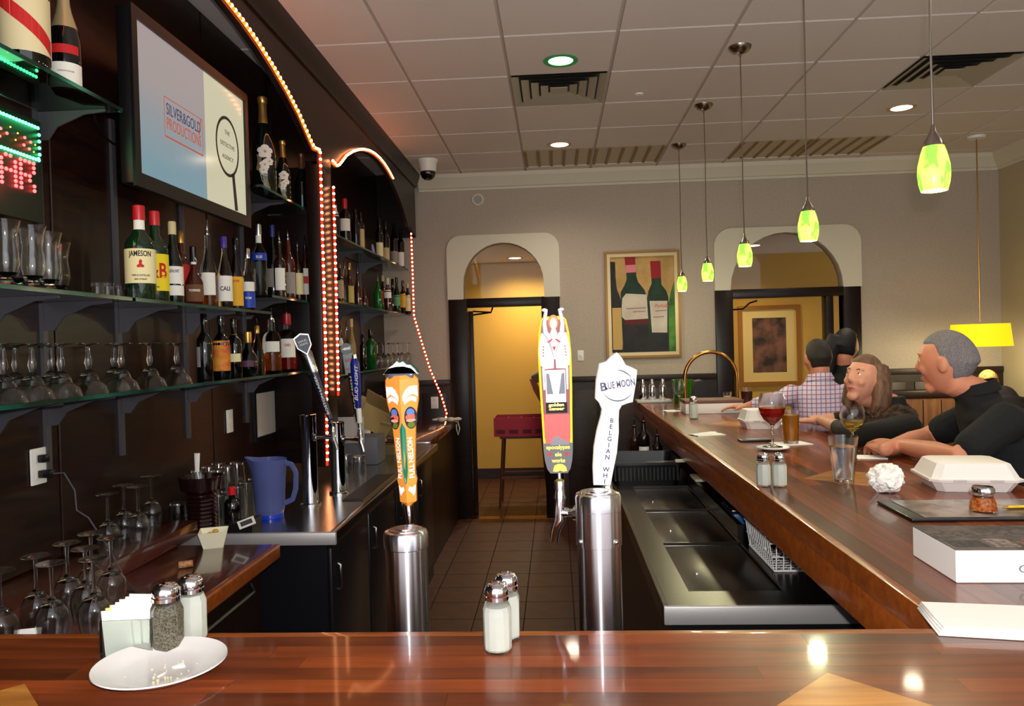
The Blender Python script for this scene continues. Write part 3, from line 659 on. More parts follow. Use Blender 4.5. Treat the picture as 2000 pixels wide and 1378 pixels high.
g = G(); g.box((-1.02, 3.55, CT), (-.92, 4.25, CT+.006)); g.box((-1.01, 3.56, CT+.006), (-.93, 4.24, CT+.007)); P(sc_, g, 'drip_tray', m_steeld, off, smooth=0)
fc = thing('far_counter', 'dark wood counter at the far end under the hanging rope light', 'counter', (-1.3, 6.4, 0)); off = (-1.3, 6.4, 0)
g = G(); g.box((LX+.001, 5.57, CT-.03), (-.93, WY-.04, CT+.02), bev=.006); P(fc, g, 'worktop', m_ctop, off)
g = G(); g.box((LX+.001, 5.58, 0), (-.97, WY-.04, CT-.03)); P(fc, g, 'cabinet', m_dark, off, smooth=0)
# ================================================================ BOTTLES
STY = {  # (r factor, z fraction)
 'whiskey': ([(0, 0), (.94, 0), (1, .02), (1, .55), (.94, .61), (.55, .69), (.36, .74), (.34, .92), (0, .92)], .84, .36),
 'slope':   ([(0, 0), (.94, 0), (1, .02), (1, .46), (.86, .54), (.5, .68), (.34, .76), (.32, .92), (0, .92)], .84, .37),
 'wine':    ([(0, 0), (.94, 0), (1, .02), (1, .60), (.9, .67), (.5, .74), (.38, .78), (.36, .97), (0, .97)], .78, .40),
 'champ':   ([(0, 0), (.94, 0), (1, .02), (1, .42), (.9, .52), (.62, .64), (.42, .73), (.34, .82), (.34, .97), (0, .97)], .70, .42),
 'round':   ([(0, 0), (.7, 0), (.92, .06), (1, .22), (.96, .40), (.6, .54), (.32, .64), (.30, .92), (0, .92)], .74, .36),
 'squat':   ([(0, 0), (.95, 0), (1, .02), (1, .60), (.8, .68), (.4, .72), (.36, .92), (0, .92)], .80, .42)}
def sty_r(st, f):
    p = STY[st][0]
    for (r0, z0), (r1, z1) in zip(p[1:], p[2:]):
        if z0 <= f <= z1 and z1 > z0: return r0+(r1-r0)*(f-z0)/(z1-z0)
    return 1
m_pour = M('pourer_metal', (190, 188, 186), .15, 1)
def arcplate(rf, face, ha, z0, z1, n=10, m=4, top=None):
    """curved sheet following the bottle surface; rf(z) = radius"""
    g = G(); R = []
    for j in range(m+1):
        z = z0+(z1-z0)*j/m; R.append([Vector(((rf(z)+.0007)*math.cos(face+ha*(2*i/n-1)), (rf(z)+.0007)*math.sin(face+ha*(2*i/n-1)), z)) for i in range(n+1)])
    g.rings(R, False, False, close=False); return g
def bottle(name, label, cat, x, y, z, H, r, st, glass, cap=None, labels=(), txt=(), pour=False, liquid=None, foil=None, group=None, faceoff=0, mark=None):
    t = thing(name, label, cat, (x, y, z), group=group)
    prof, cz, cr = STY[st]; face = math.atan2(-y, -x)+faceoff
    rf = lambda zz: r*sty_r(st, zz/H)
    g = G(); g.lathe([(a*r, b*H) for a, b in prof], 22); gl = g.obj('glass', glass, t)
    if liquid:
        f, lm = liquid; q = [(0, .015)]+[(max(0, a*r-.0035), max(b*H, .012)) for a, b in prof[1:] if b < f]+[(r*sty_r(st, f)-.0035, f*H), (0, f*H)]
        g = G(); g.lathe([(a, b if b > .012 else .012) for a, b in q], 18); g.obj('liquid', lm, t)
    if cap:
        g = G(); c0 = cz*H; g.lathe([(0, c0), (cr*r*1.1, c0), (cr*r*1.15, c0+.004), (cr*r*1.12, H-.003), (cr*r*.9, H), (0, H)], 18); g.obj('cap', cap, t)
    if foil:
        z0 = foil[0]*H; zs = [z0+(H*.995-z0)*k/6 for k in range(7)]
        g = G(); g.lathe([(rf(min(q, H*.965))+.001, q) for q in zs]+[(0, H)], 18, cap0=False); g.obj('foil', foil[1], t)
    if pour:
        g = G(); g.lathe([(0, H*.915), (cr*r*.8, H*.915), (cr*r*.8, H*.94), (.006, H*.95), (.004, H*1.0), (.0, H*1.0)], 12); g.tube([(0, 0, H*.97), (.004*math.cos(face), .004*math.sin(face), H+.012), (.016*math.cos(face), .016*math.sin(face), H+.035)], [.0045, .004, .0025], 6); g.obj('pourer', m_pour, t)
    lb = None
    for z0, z1, ha, m in labels:
        lb = arcplate(rf, face, ha, z0*H, z1*H).obj('label', m, t)
    for s, zf, size, width, m in txt:
        tg = text(s, size, width, .0003, bold=size*.02); wrap(tg, r+.0012, face, zf*H)
        tg.obj('lettering', m, lb, smooth=0)
    if mark:
        g = G(); g.prism([(-.010, -.012), (.010, -.012), (.012, -.006), (.004, .0), (.006, .010), (0, .016), (-.005, .008), (-.004, 0), (-.012, -.006)], 0, .0006); wrap(g, r+.0012, face, mark[0]*H); g.obj('crest_mark', mark[1], lb, smooth=0)
    return t
def shelfpos(px_, X): return un(px_, 600, 'x', X)
def BT(px_, ytop, w, X, sh, *a, name='bottle', cat='bottle', **k):
    """bottle standing on a shelf: px_ centre and ytop, w its width as photographed, X its distance from the back panel"""
    z = SHELF[sh] if isinstance(sh, str) else sh
    ym = un(px_, 600, 'x', X).y
    if ym > 7.12: X *= 7.12/ym
    p = un(px_, ytop, 'x', X); q = un(px_, 600, 'x', X); d = (p.y+q.y)/2
    H = max(.12, min(.42, p.z-z-(.03 if k.get('pour') else 0))); r = max(.022, min(.062, w/2/FPX*math.hypot(q.x, q.y)))
    label, st, glass, cap = a
    return bottle(name, label, cat, X, q.y, z, H, r, st, glass, cap, **k)
m_cg = M('clear_bottle_glass', (236, 240, 238), .03, trans=1, ior=1.3)
m_blueb = M('blue_label', (26, 60, 170), .5); m_purple = M('purple_cap', (70, 50, 150), .4); m_orangel = M('orange_label', (226, 150, 48), .7, var=((200, 70, 40), 18))
m_ambl = M('amber_label', (236, 176, 40), .7); m_tan = M('tan_label', (206, 176, 126), .8); m_bgcap = M('beige_cap', (206, 190, 140), .6); m_silver = M('silver_cap', (200, 200, 204), .2, 1)
m_grl = M('grey_label', (150, 140, 134), .8); m_redliq = M('red_spirit', (190, 10, 14), .03, trans=.6, ior=1.36); m_redg = M('red_neck', (150, 10, 22), .3)
m_rbrown = M('reddish_bottle_glass', (66, 20, 10), .05, spec=.9); m_dblue = M('dark_blue_cap', (24, 34, 96), .4)
# middle shelf, first bay
BT(277, 403, 50, -1.42, 'midB', 'green whiskey bottle with wide cream label and red cap', 'whiskey', m_greeng, m_redcap, labels=[(.17, .53, 1.45, m_cream), (.74, .84, 1.3, m_wlabel)], txt=[('JAMESON', .475, .026, .074, m_ink), ('TRIPLE DISTILLED', .25, .008, .06, m_ink), ('IRISH WHISKEY', .21, .007, .04, m_ink)], mark=(.37, m_redl), name='whiskey_bottle')
BT(307, 414, 43, -1.44, 'midB', 'green bottle with bright yellow label and red cap', 'whiskey', m_greeng, m_redcap, labels=[(.12, .52, 1.35, m_yellowl)], txt=[('J&B', .33, .075, .085, m_redl), ('RARE', .16, .008, .02, m_ink)], name='whiskey_bottle')
BT(341, 434, 33, -1.44, 'midB', 'green scotch bottle with pale label and beige stopper', 'slope', m_dgreen, m_bgcap, labels=[(.24, .45, 1.4, m_wlabel), (.10, .22, 1.4, m_wlabel)], txt=[('GLENLIVET', .39, .015, .044, m_ink)], name='scotch_bottle')
BT(357, 452, 26, -1.54, 'midB', 'brown bottle with plain red label and gold cap', 'whiskey', m_rbrown, m_gold, labels=[(.28, .56, 1.3, m_redl)])
BT(381, 482, 32, -1.455, 'midB', 'squat amber brown bottle with tan label and tiny white neck tag', 'round', m_rbrown, m_blackg, labels=[(.08, .36, 1.2, M('brown_label', (110, 72, 46), .8)), (.70, .80, 1.0, m_wlabel)], txt=[('TORRES', .26, .013, .045, m_wlabel)])
BT(409, 434, 29, -1.46, 'midB', 'tall clear bottle of amber spirit with long steel pourer', 'slope', m_cg, None, pour=True, liquid=(.42, m_amber), labels=[(.16, .44, .9, m_wlabel)], name='spirit_bottle')
BT(441, 463, 26, -1.42, 'midB', 'clear tequila bottle with white label and purple cap', 'slope', m_cg, m_purple, labels=[(.10, .45, 1.3, m_wlabel)], txt=[('CALI', .27, .026, .042, m_ink)], name='tequila_bottle')
BT(463, 466, 24, -1.44, 'midB', 'black necked bottle with tall amber yellow label', 'slope', m_blackg, m_blackg, labels=[(.06, .46, 1.35, m_ambl)], txt=[('JOSE', .40, .014, .03, m_redl)], name='tequila_bottle')
BT(486, 486, 24, -1.42, 'midB', 'small clear bottle with bright blue lower label and silver cap', 'slope', m_cg, m_silver, labels=[(.05, .30, 1.35, m_blueb), (.31, .46, 1.1, m_wlabel)], txt=[('POM', .2, .014, .026, m_wlabel)])
BT(509, 439, 28, -1.50, 'midC', 'clear vodka bottle with blue shoulder band and silver cap', 'whiskey', m_cg, m_silver, labels=[(.50, .60, 1.5, m_blueb), (.74, .84, 1.3, m_wlabel)], txt=[('BLUE', .545, .018, .03, m_wlabel)], name='vodka_bottle')
BT(536, 441, 24, -1.53, 'midC', 'slim dark bottle with navy blue cap on the short shelf', 'slope', m_blackg, m_dblue, labels=[(.18, .42, 1.0, m_grl)])
BT(549, 455, 22, -1.44, 'midC', 'dark rum bottle with narrow white label and pourer', 'whiskey', m_brown, None, pour=True, labels=[(.14, .5, .9, m_wlabel)])
BT(566, 449, 26, -1.44, 'midC', 'brown bottle with dull grey label and tall steel pourer', 'whiskey', m_rbrown, None, pour=True, labels=[(.10, .42, 1.1, m_grl)])
BT(584, 470, 20, -1.43, 'midC', 'dark bottle with cream label and steel pourer', 'whiskey', m_brown, None, pour=True, labels=[(.12, .5, 1.2, m_cream)])
BT(599, 463, 19, -1.41, 'midC', 'dark bottle with white and red label beside the pillar', 'whiskey', m_brown, None, pour=True, labels=[(.12, .55, 1.2, m_wlabel), (.3, .42, .5, m_redl)])
BT(583, 500, 16, -1.55, 'midC', 'half hidden bottle with pale neck label behind the others', 'wine', m_blackg, m_blackg, labels=[(.3, .55, 1.0, m_cream)])
# champagne bottles
m_flower = M('painted_flower', (226, 216, 206), .6); m_stem = M('painted_stem', (176, 160, 110), .6); m_fcent = M('flower_centre', (150, 160, 70), .6)
def flowers(t, r, H, s=1):
    face = math.atan2(-t.location.y, -t.location.x)
    def dr(fn, name, m):
        g = G(); fn(g); wrap(g, r+.0012, face, 0); g.obj(name, m, t, smooth=0)
    def petal(g, cx, cy, R):
        for k in range(5):
            a = 2*PI*k/5+.3; q = [(cx+R*(.15*math.cos(b)*1.0+math.cos(a)*.55)+R*.42*math.cos(b), cy+R*(math.sin(a)*.55)+R*.42*math.sin(b)) for b in [2*PI*i/10 for i in range(10)]]
            g.prism(q, 0, .0006+.0002*k)
    u = r
    spots = [(.10*u, .43*H, .62*u), (.05*u, .30*H, .42*u), (.42*u, .335*H, .38*u), (-.05*u, .245*H, .34*u)]
    for cx, cy, R in spots: dr(lambda g: petal(g, cx, cy, R), 'painted_flower', m_flower); dr(lambda g: g.prism([(cx+R*.2*math.cos(2*PI*i/8), cy+R*.2*math.sin(2*PI*i/8)) for i in range(8)], .001, .0022), 'painted_centre', m_fcent)
    def stems(g):
        for k in range(3):
            pts = [(-.35*u-.12*u*k+.10*u*math.sin(j), (.40-.035*j)*H) for j in range(5)]+[(-.2*u+.2*u*k, .14*H), (.25*u+.1*u*k, .06*H)]
            for (x0, y0), (x1, y1) in zip(pts, pts[1:]):
                d = Vector((x1-x0, y1-y0)); nrm = Vector((-d.y, d.x)).normalized()*.0016*s
                g.prism([(x0-nrm.x, y0-nrm.y), (x0+nrm.x, y0+nrm.y), (x1+nrm.x, y1+nrm.y), (x1-nrm.x, y1-nrm.y)], 0, .0006)
    dr(stems, 'painted_stem', m_stem)
def champ(px_, ytop, w, X, label, foilm, fl=False, H=None):
    p = un(px_, ytop, 'x', X); z = SHELF['upC']; H = p.z-z; r = w/2/FPX*math.hypot(p.x, p.y)
    t = bottle('champagne_bottle', label, 'bottle', X, p.y, z, H, r, 'champ', m_dgreen, None, foil=(.73, foilm))
    g = G(); g.lathe([(r*.36, H*.93), (r*.44, H*.945), (r*.44, H*.995), (r*.3, H*1.005), (0, H*1.005)], 16); g.obj('cork_cap', foilm, t)
    if fl: flowers(t, r, H); tg = text('METZ', .02, .03, .0003); wrap(tg, r+.0014, math.atan2(-p.y, -X), H*.20); tg.obj('lettering', m_wlabel, t, smooth=0)
    return t
champ(512, 190, 43, -1.46, 'large champagne bottle painted with white flowers right of the television', m_gold, True)
champ(551, 275, 29, -1.44, 'medium champagne bottle painted with white flowers', m_gold, True)
champ(588, 300, 26, -1.42, 'plain dark champagne bottle next to the painted ones', M('brown_foil', (120, 78, 56), .35, .5))
p = un(122, -45, 'x', -1.43); za = SHELF['upA']
t = bottle('champagne_bottle', 'champagne bottle with red sash and small white label on the high shelf', 'bottle', -1.43, p.y, za, .325, .043, 'champ', m_blackg, None, labels=[(.02, .22, 1.3, m_wlabel), (.30, .38, .9, m_redl)], foil=(.55, M('pale_gold_foil', (196, 186, 140), .35, .6)))
tg = text('CORDON ROUGE', .006, .045, .0003); wrap(tg, .0442, math.atan2(-p.y, 1.43), .045); tg.obj('lettering', m_ink, t, smooth=0)
p = un(44, -60, 'x', -1.42)
t = bottle('champagne_bottle', 'big champagne bottle with diagonal red ribbon label on the high shelf', 'bottle', -1.42, p.y, za, .46, .062, 'champ', m_blackg, None, labels=[(.06, .40, 1.35, M('ivory_label', (222, 206, 160), .7))], foil=(.6, m_gold))
g = G(); R0 = [(-.078+.0129*i, .176-.0105*i) for i in range(13)]; g.rings([[Vector((x, min(z+.022, .182), .0008)) for x, z in R0], [Vector((x, max(min(z-.022, .182), .03), .0008)) for x, z in R0]], False, False, close=False); wrap(g, .0622, math.atan2(-p.y, 1.42), 0); g.obj('red_ribbon', m_redl, t, smooth=0)
# low shelf bottles
LS = -1.46
BT(397, 612, 28, LS, 'low', 'black bottle with thin white strip label, first in the low row', 'whiskey', m_blackg, m_blackg, labels=[(.20, .50, .35, m_grl)], faceoff=-.9)
BT(430, 616, 30, LS, 'low', 'dark bottle with tall orange and red picture label', 'whiskey', m_blackg, m_blackg, labels=[(.12, .60, 1.3, m_orangel)])
BT(455, 622, 27, LS, 'low', 'black bottle with gold neck band and small cream label', 'whiskey', m_blackg, m_blackg, labels=[(.26, .40, .9, m_cream), (.72, .735, 3.1, m_gold)])
BT(482, 647, 34, LS, 'low', 'round black liqueur bottle with gold neck', 'round', m_blackg, m_gold, labels=[(.20, .34, .6, M('plum_label', (92, 48, 76), .6))])
BT(500, 624, 22, -1.50, 'low', 'clear bottle with gold tipped pourer behind the round bottle', 'slope', m_cg, m_gold, pour=True)
BT(529, 603, 33, LS, 'low', 'clear bottle half full of golden spirit with steel pourer', 'squat', m_cg, None, pour=True, liquid=(.34, m_amber), labels=[(.36, .54, .9, m_wlabel)], name='spirit_bottle')
BT(559, 601, 34, LS, 'low', 'clear bottle of red spirit with red neck and white label', 'squat', m_cg, m_redg, pour=True, liquid=(.26, m_redliq), labels=[(.24, .56, .95, m_wlabel)], txt=[('CARD', .45, .02, .034, m_redl)], name='spirit_bottle')
BT(592, 627, 28, LS, 'low', 'short amber bottle with steel pourer beside the lit pillar', 'squat', m_brown, None, pour=True)
# far bay
FBX = -1.46
for px_, yt, w, lab, lm in ((661, 397, 13, 'wine bottle with pale neck label touching the lit pillar, far bay top shelf', (.62, .9, 1.2, m_wlabel)), (679, 392, 21, 'wine bottle with red capsule and white label on the far bay top shelf', (.30, .56, 1.0, m_wlabel)),
                            (699, 410, 17, 'plain black wine bottle between two labelled ones on the far bay top shelf', (.1, .12, .4, m_grl)), (709, 416, 16, 'wine bottle with tall tan label on the far bay top shelf', (.08, .56, .9, m_tan)),
                            (745, 428, 15, 'wine bottle with square cream label right of the blue plate', (.10, .42, 1.0, m_cream)), (757, 432, 15, 'wine bottle with yellowish label on the far bay top shelf', (.06, .36, 1.0, m_tan)),
                            (773, 437, 15, 'wine bottle with round grey label on the far bay top shelf', (.1, .36, 1.1, m_grl)), (786, 448, 14, 'last wine bottle with white label by the plaster wall', (.06, .40, 1.0, m_wlabel))):
    BT(px_, yt, w, FBX, 'b2a', lab, 'wine', m_blackg, m_redcap if px_ == 679 else None, labels=[lm], name='wine_bottle')
q = un(727, 468, 'x', -1.44); t = thing('blue_plate', 'small round blue decorated plate standing among the wine bottles', 'plate', (-1.44, q.y, SHELF['b2a']), (0, 0, -.5))
g = G(); g.lathe([(.001, 0), (.042, .001), (.05, .006), (.05, .009), (.042, .005), (.001, .004)], 24, mat=T(0, 0, .05) @ RZ(.5) @ RY(PI/2-.15)); g.obj('dish', M('blue_glaze', (66, 78, 150), .3, var=((150, 160, 210), 60)), t)
far = ((666, 509, 14, 'bottle with pinkish tan label, first on the far bay middle shelf', 'whiskey', m_brown, None, (.15, .6, 1.1, M('pink_tan_label', (190, 150, 124), .8)), True), (675, 511, 13, 'thin clear bottle with steel pourer on the far bay middle shelf', 'slope', m_cg, None, None, True),
       (684, 514, 17, 'gold necked bottle with yellow label on the far bay middle shelf', 'slope', m_rbrown, m_gold, (.08, .46, 1.2, M('straw_label', (200, 176, 96), .8)), False), (700, 520, 15, 'reddish bottle with steel pourer on the far bay middle shelf', 'slope', m_rbrown, None, None, True),
       (739, 536, 16, 'bright green bottle on the far bay middle shelf', 'whiskey', M('bright_green_glass', (24, 110, 30), .05, trans=.3), None, None, True), (749, 538, 13, 'bottle with red label right of the green one, far bay', 'whiskey', m_brown, m_bgcap, (.3, .6, 1.1, m_redl), False),
       (758, 543, 15, 'bottle with white label above an orange one, far bay', 'squat', m_rbrown, m_bgcap, (.4, .7, 1.1, m_wlabel), False), (768, 545, 12, 'slim black bottle on the far bay middle shelf', 'wine', m_blackg, m_blackg, None, False),
       (776, 542, 14, 'green labelled bottle on the far bay middle shelf', 'slope', m_greeng, m_dgreen, (.2, .5, 1.0, M('mint_label', (110, 160, 110), .8)), False), (788, 548, 14, 'bottle with yellow label near the end of the far bay shelf', 'whiskey', m_brown, m_rbrown, (.2, .6, 1.0, m_ambl), False),
       (797, 553, 12, 'end bottle with cream label beside the hanging rope light', 'whiskey', m_brown, m_bgcap, (.1, .6, 1.0, m_cream), False), (712, 560, 14, 'small dark amber flask bottle on the far bay middle shelf', 'round', m_rbrown, None, None, False))
for px_, yt, w, lab, st, gm, cm, lm, po in far: BT(px_, yt, w, {776: -1.40, 768: -1.56, 758: -1.42, 749: -1.53}.get(px_, FBX), 'b2b', lab, st, gm, cm, labels=[lm] if lm else [], pour=po)
BT(664, 632, 12, FBX, 'b2c', 'bottle with white neck label on the lowest far bay shelf', 'wine', m_cg, None, labels=[(.6, .78, 1, m_wlabel)], pour=True); BT(675, 628, 12, FBX, 'b2c', 'clear bottle with tall pourer on the lowest far bay shelf', 'slope', m_cg, None, pour=True)
BT(685, 622, 16, -1.44, 'b2c', 'bottle with cork stopper and tan body on the lowest far bay shelf', 'slope', M('tan_bottle', (150, 116, 70), .3), m_tan); BT(707, 652, 13, FBX, 'b2c', 'plain dark bottle left of the green bottle', 'wine', m_blackg, m_blackg)
BT(722, 643, 20, FBX, 'b2c', 'green bottle with black cap on the lowest far bay shelf', 'wine', M('bright_green_glass2', (16, 84, 26), .05, trans=.3), m_blackg)
# ================================================================ GLASSWARE
def flip(p, H): return [(r, H-z) for r, z in reversed(p)]
def lathe_shell(prof, wall): # outer profile upward from foot -> add inner wall back down to floor zi
    return prof
WINE = [(0, 0), (.034, 0), (.035, .002), (.012, .006), (.005, .012), (.0042, .05), (.0045, .085), (.010, .092), (.026, .105), (.036, .125), (.039, .145), (.036, .175), (.031, .198), (.0298, .198), (.0345, .175), (.0375, .145), (.0345, .126), (.025, .108), (0, .097)]
MARG = [(0, 0), (.036, 0), (.037, .002), (.012, .006), (.006, .014), (.008, .04), (.011, .06), (.006, .08), (.016, .088), (.026, .10), (.03, .115), (.048, .13), (.056, .155), (.0548, .155), (.0465, .132), (.0285, .117), (.0245, .102), (0, .091)]
HURR = [(0, 0), (.030, 0), (.031, .004), (.018, .012), (.014, .02), (.026, .035), (.032, .06), (.030, .09), (.026, .115), (.031, .15), (.037, .172), (.0355, .172), (.0295, .15), (.0245, .115), (.0285, .09), (.0305, .06), (.0245, .037), (0, .026)]
SHOT = [(0, 0), (.018, 0), (.0185, .003), (.0235, .048), (.022, .048), (.0172, .012), (0, .011)]
PINT = [(0, 0), (.029, 0), (.030, .004), (.0445, .150), (.0430, .150), (.0285, .012), (0, .011)]
def glassmesh(prof, n=20, flipH=None):
    p = flip(prof, flipH) if flipH else prof
    g = G(); R = []
    for r, z in p: R.append([Vector((max(r, 1e-4)*math.cos(2*PI*i/n), max(r, 1e-4)*math.sin(2*PI*i/n), z)) for i in range(n)])
    g.rings(R, True, True); return g
def glass_set(spots, prof, Hs, name, label, cat, group, flipped=True, n=20):
    me = glassmesh(prof, n, Hs if flipped else None).mesh(name, 35); me.materials.append(m_glass)
    for p in spots: tag(O(name, me, None, None, p), label, cat, group)
def at(px_, X, z):
    q = un(px_, 700, 'x', X)
    if q.y > 7.15: X *= 7.15/q.y; q = un(px_, 700, 'x', X)
    return (X, q.y, z)
z = SHELF['low']
glass_set([at(p, x, z) for p, x in ((6, -1.43), (62, -1.43), (118, -1.43), (172, -1.43), (222, -1.56), (236, -1.43), (292, -1.43), (345, -1.45), (30, -1.56), (100, -1.56))], MARG, .155, 'margarita_glass', 'upturned clear margarita glass on the long low shelf', 'glass', 'upturned margarita glasses on the low shelf')
z = SHELF['midA']
glass_set([at(p, x, z) for p, x in ((18, -1.42), (70, -1.42), (102, -1.45), (40, -1.50), (85, -1.53), (122, -1.55))], HURR, .172, 'beer_glass', 'clear curvy beer glass on the shelf below the lit sign', 'glass', 'curvy beer glasses on the middle shelf', False)
glass_set([at(p, x, z) for p, x in ((195, -1.47), (215, -1.44), (236, -1.47), (266, -1.42))], SHOT, .048, 'shot_glass', 'clear shot glass turned over beside the cream label whiskey', 'glass', 'shot glasses on the middle shelf', True, 12)
glass_set([at(p, x, 1.019) for p, x in ((200, -1.50), (232, -1.54), (260, -1.47), (287, -1.54))], WINE, .198, 'wine_glass', 'upturned wine glass on the raised ledge below the outlet', 'glass', 'upturned wine glasses on the raised ledge')
glass_set([(-1.375, y, CT) if k % 2 else (-1.285, y, CT) for k, y in enumerate((1.86, 1.93, 2.0, 2.06, 2.12, 2.17))]+[(-1.375, 1.80, CT), (-1.20, 1.90, CT)], WINE, .198, 'wine_glass', 'upturned wine glass standing on the wood counter', 'glass', 'upturned wine glasses on the wood counter')
TUMB = [(0, 0), (.030, 0), (.031, .004), (.038, .105), (.0365, .105), (.029, .010), (0, .009)]
sp = []
for k in range(5):
    for j in range(2): sp.append((-1.55+.085*j, 3.22+.10*k, CT))
sp += [(-1.56, 3.05, CT), (-1.22, 4.35, CT), (-1.13, 4.3, CT)]
glass_set(sp, TUMB, .105, 'tumbler', 'clear tumbler upside down on the steel counter', 'glass', 'tumblers on the steel counter')
glass_set([(s[0], s[1], CT+.107) for s in sp[:6]], TUMB, .105, 'tumbler', 'clear tumbler stacked on other tumblers behind the pitcher', 'glass', 'stacked tumblers on the steel counter')
glass_set([at(p, x, SHELF['b2c']) for p, x in ((738, -1.45), (749, -1.52), (758, -1.42), (768, -1.49), (777, -1.39), (785, -1.55), (797, -1.38))], WINE, .198, 'wine_glass', 'upturned wine glass on the lowest shelf of the far bay', 'glass', 'upturned wine glasses in the far bay')
# ================================================================ THINGS ON THE LEFT COUNTERS
q = un(528, 1009, 'z', CT)
m_bluep = M('blue_plastic', (112, 122, 182), .15, trans=.5, ior=1.15, bump=(60, .02))
t = thing('pitcher', 'translucent blue plastic pitcher on the steel counter', 'pitcher', (q.x, q.y, CT), PI)
g = G(); R = []
prof = [(0, 0), (.054, 0), (.056, .004), (.058, .03), (.062, .032), (.066, .12), (.067, .122), (.071, .205), (.076, .25), (.0735, .25), (.0685, .205), (.0640, .122), (.060, .034), (.056, .012), (0, .011)]
for r, z in prof:
    R.append([Vector((max(r, 1e-4)*math.cos(a)*(1+(.42*max(0, (z-.17)/.08)**1.5*max(0, math.cos(a))**10 if r > .05 else 0)), max(r, 1e-4)*math.sin(a), z+(.012*max(0, (z-.2)/.05)*max(0, math.cos(a))**8))) for a in [2*PI*i/40 for i in range(40)]])
g.rings(R); g.obj('jug', m_bluep, t)
g = G(); g.tube([(-.066, 0, .235), (-.10, 0, .225), (-.118, 0, .19), (-.115, 0, .12), (-.10, 0, .075), (-.066, 0, .06)], [(.008, .012)]*6, 8); g.obj('handle', m_bluep, t)
g = G(); g.lathe([(.0001, -.0001+.001), (.0565, .001), (.0575, .026), (.0001, .026)], 30); 
g.obj('base', M('deep_blue_plastic', (20, 60, 190), .2), t)
# draft towers on the steel counter with their tap handles
def steel_tower(px_, py, ptop, w, label, nm='draft_tower'):
    q = un(px_, py, 'z', CT); top = un(px_, ptop, 'y', q.y).z; r = w/2/FPX*q.y
    t = thing(nm, label, 'draft tower', (q.x, q.y, CT)); h = top-CT
    g = G(); g.lathe([(0, 0), (r*1.35, 0), (r*1.35, .008), (r, .012), (r, h-.012), (r*1.03, h-.010), (r*1.03, h-.002), (r*.9, h), (0, h)], 32); g.obj('column', m_chrome, t)
    return t, q, h, r
def faucet(t, a, d, z, r, name='faucet'):
    """horizontal shank then downward spout, a = direction angle, d = reach"""
    c, s = math.cos(a), math.sin(a); e = r-.004
    g = G(); g.tube([(c*e, s*e, z), (c*(r+.006), s*(r+.006), z)], .016, 12); g.tube([(c*r, s*r, z), (c*(r+d*.5), s*(r+d*.5), z)], .008, 10)
    g.tube([(c*(r+d*.5), s*(r+d*.5), z), (c*(r+d), s*(r+d), z)], [.009, .012], 10)
    g.tube([(c*(r+d), s*(r+d), z+.03), (c*(r+d), s*(r+d), z-.012), (c*(r+d+.010), s*(r+d+.010), z-.032), (c*(r+d+.016), s*(r+d+.016), z-.058)], [.011, .013, .010, .009], 10)
    g.tube([(c*(r+d), s*(r+d), z+.028), (c*(r+d), s*(r+d), z+.05)], [.013, .0075], 10)
    return g.obj(name, m_chrome, t)
t1, q1, h1, r1_ = steel_tower(607, 985, 808, 31, 'chrome draft tower with the navy shield tap handle on the steel counter')
t2, q2, h2, r2_ = steel_tower(662, 963, 823, 28, 'chrome draft tower with the blue and grey tap handles on the steel counter')
def handle_root(name, label, tower, base, tip):
    """a tap handle standing on a faucet: base and tip in world"""
    b, e = Vector(base), Vector(tip); d = e-b
    t = thing(name, label, 'tap handle', b); t.rotation_mode = 'QUATERNION'
    toward = CAM-b; zax = d.normalized(); yax = -(toward-zax*toward.dot(zax)).normalized(); xax = yax.cross(zax)
    t.rotation_mode = 'XYZ'; t.rotation_euler = Matrix((xax, yax, zax)).transposed().to_euler(); return t, d.length
def front_text(s, size, width, x, y_, z, m, par, vertical=0, shear=0, ext=.0008):
    g = text(s, size, width, ext, shear=shear); bmesh.ops.transform(g.bm, matrix=T(x, y_, z) @ XZ @ RZ(vertical), verts=g.bm.verts[:]); return g.obj('lettering', m, par, smooth=0)
m_navyp = M('navy_handle', (22, 28, 60), .3); m_budb = M('royal_blue_handle', (20, 36, 130), .3)
# navy shield handle
Y1 = q1.y-.02
bs_, tp = un(650, 832, 'y', Y1), un(587, 655, 'y', Y1)
f_ = faucet(t1, math.atan2(0, bs_.x-q1.x), (bs_.x-q1.x)-r1_, bs_.z-CT-.05, r1_)
f_.location.y = bs_.y-q1.y
t, L_ = handle_root('tap_handle', 'leaning navy tap handle with silver band and shield badge', t1, bs_, tp)
g = G(); g.lathe([(0, 0), (.006, 0), (.006, .03), (.011, .035), (.014, .10), (.019, L_*.58), (.0, L_*.58)], 16); g.obj('shaft', m_navyp, t)
g = G(); g.lathe([(.0195, L_*.58), (.022, L_*.60), (.024, L_*.80), (.020, L_*.84), (0, L_*.84)], 16); g.obj('silver_band', m_silver, t)
sh = [(-.030, 0), (0, -.036), (.030, 0), (.032, .045), (0, .058), (-.032, .045)]
g = G(); g.prism(sh, -.012, .012, T(0, -.012, L_-.055) @ XZ); bd_ = g.obj('shield', m_navyp, t, smooth=0)
g = G(); g.plate([(x*1.1, y*1.1-.001) for x, y in sh], [[(x*.97, y*.97) for x, y in sh]], -.013, .0135, T(0, -.012, L_-.055) @ XZ); g.obj('rim', m_silver, t, smooth=0)
front_text('SAMUEL', .014, .042, 0, -.0255, L_-.03, m_wlabel, bd_); front_text('ADAMS', .014, .038, 0, -.0255, L_-.045, m_wlabel, bd_)
front_text('BOSTON LAGER', .017, L_*.42, .0, -.0185, L_*.34, m_wlabel, t, vertical=PI/2)
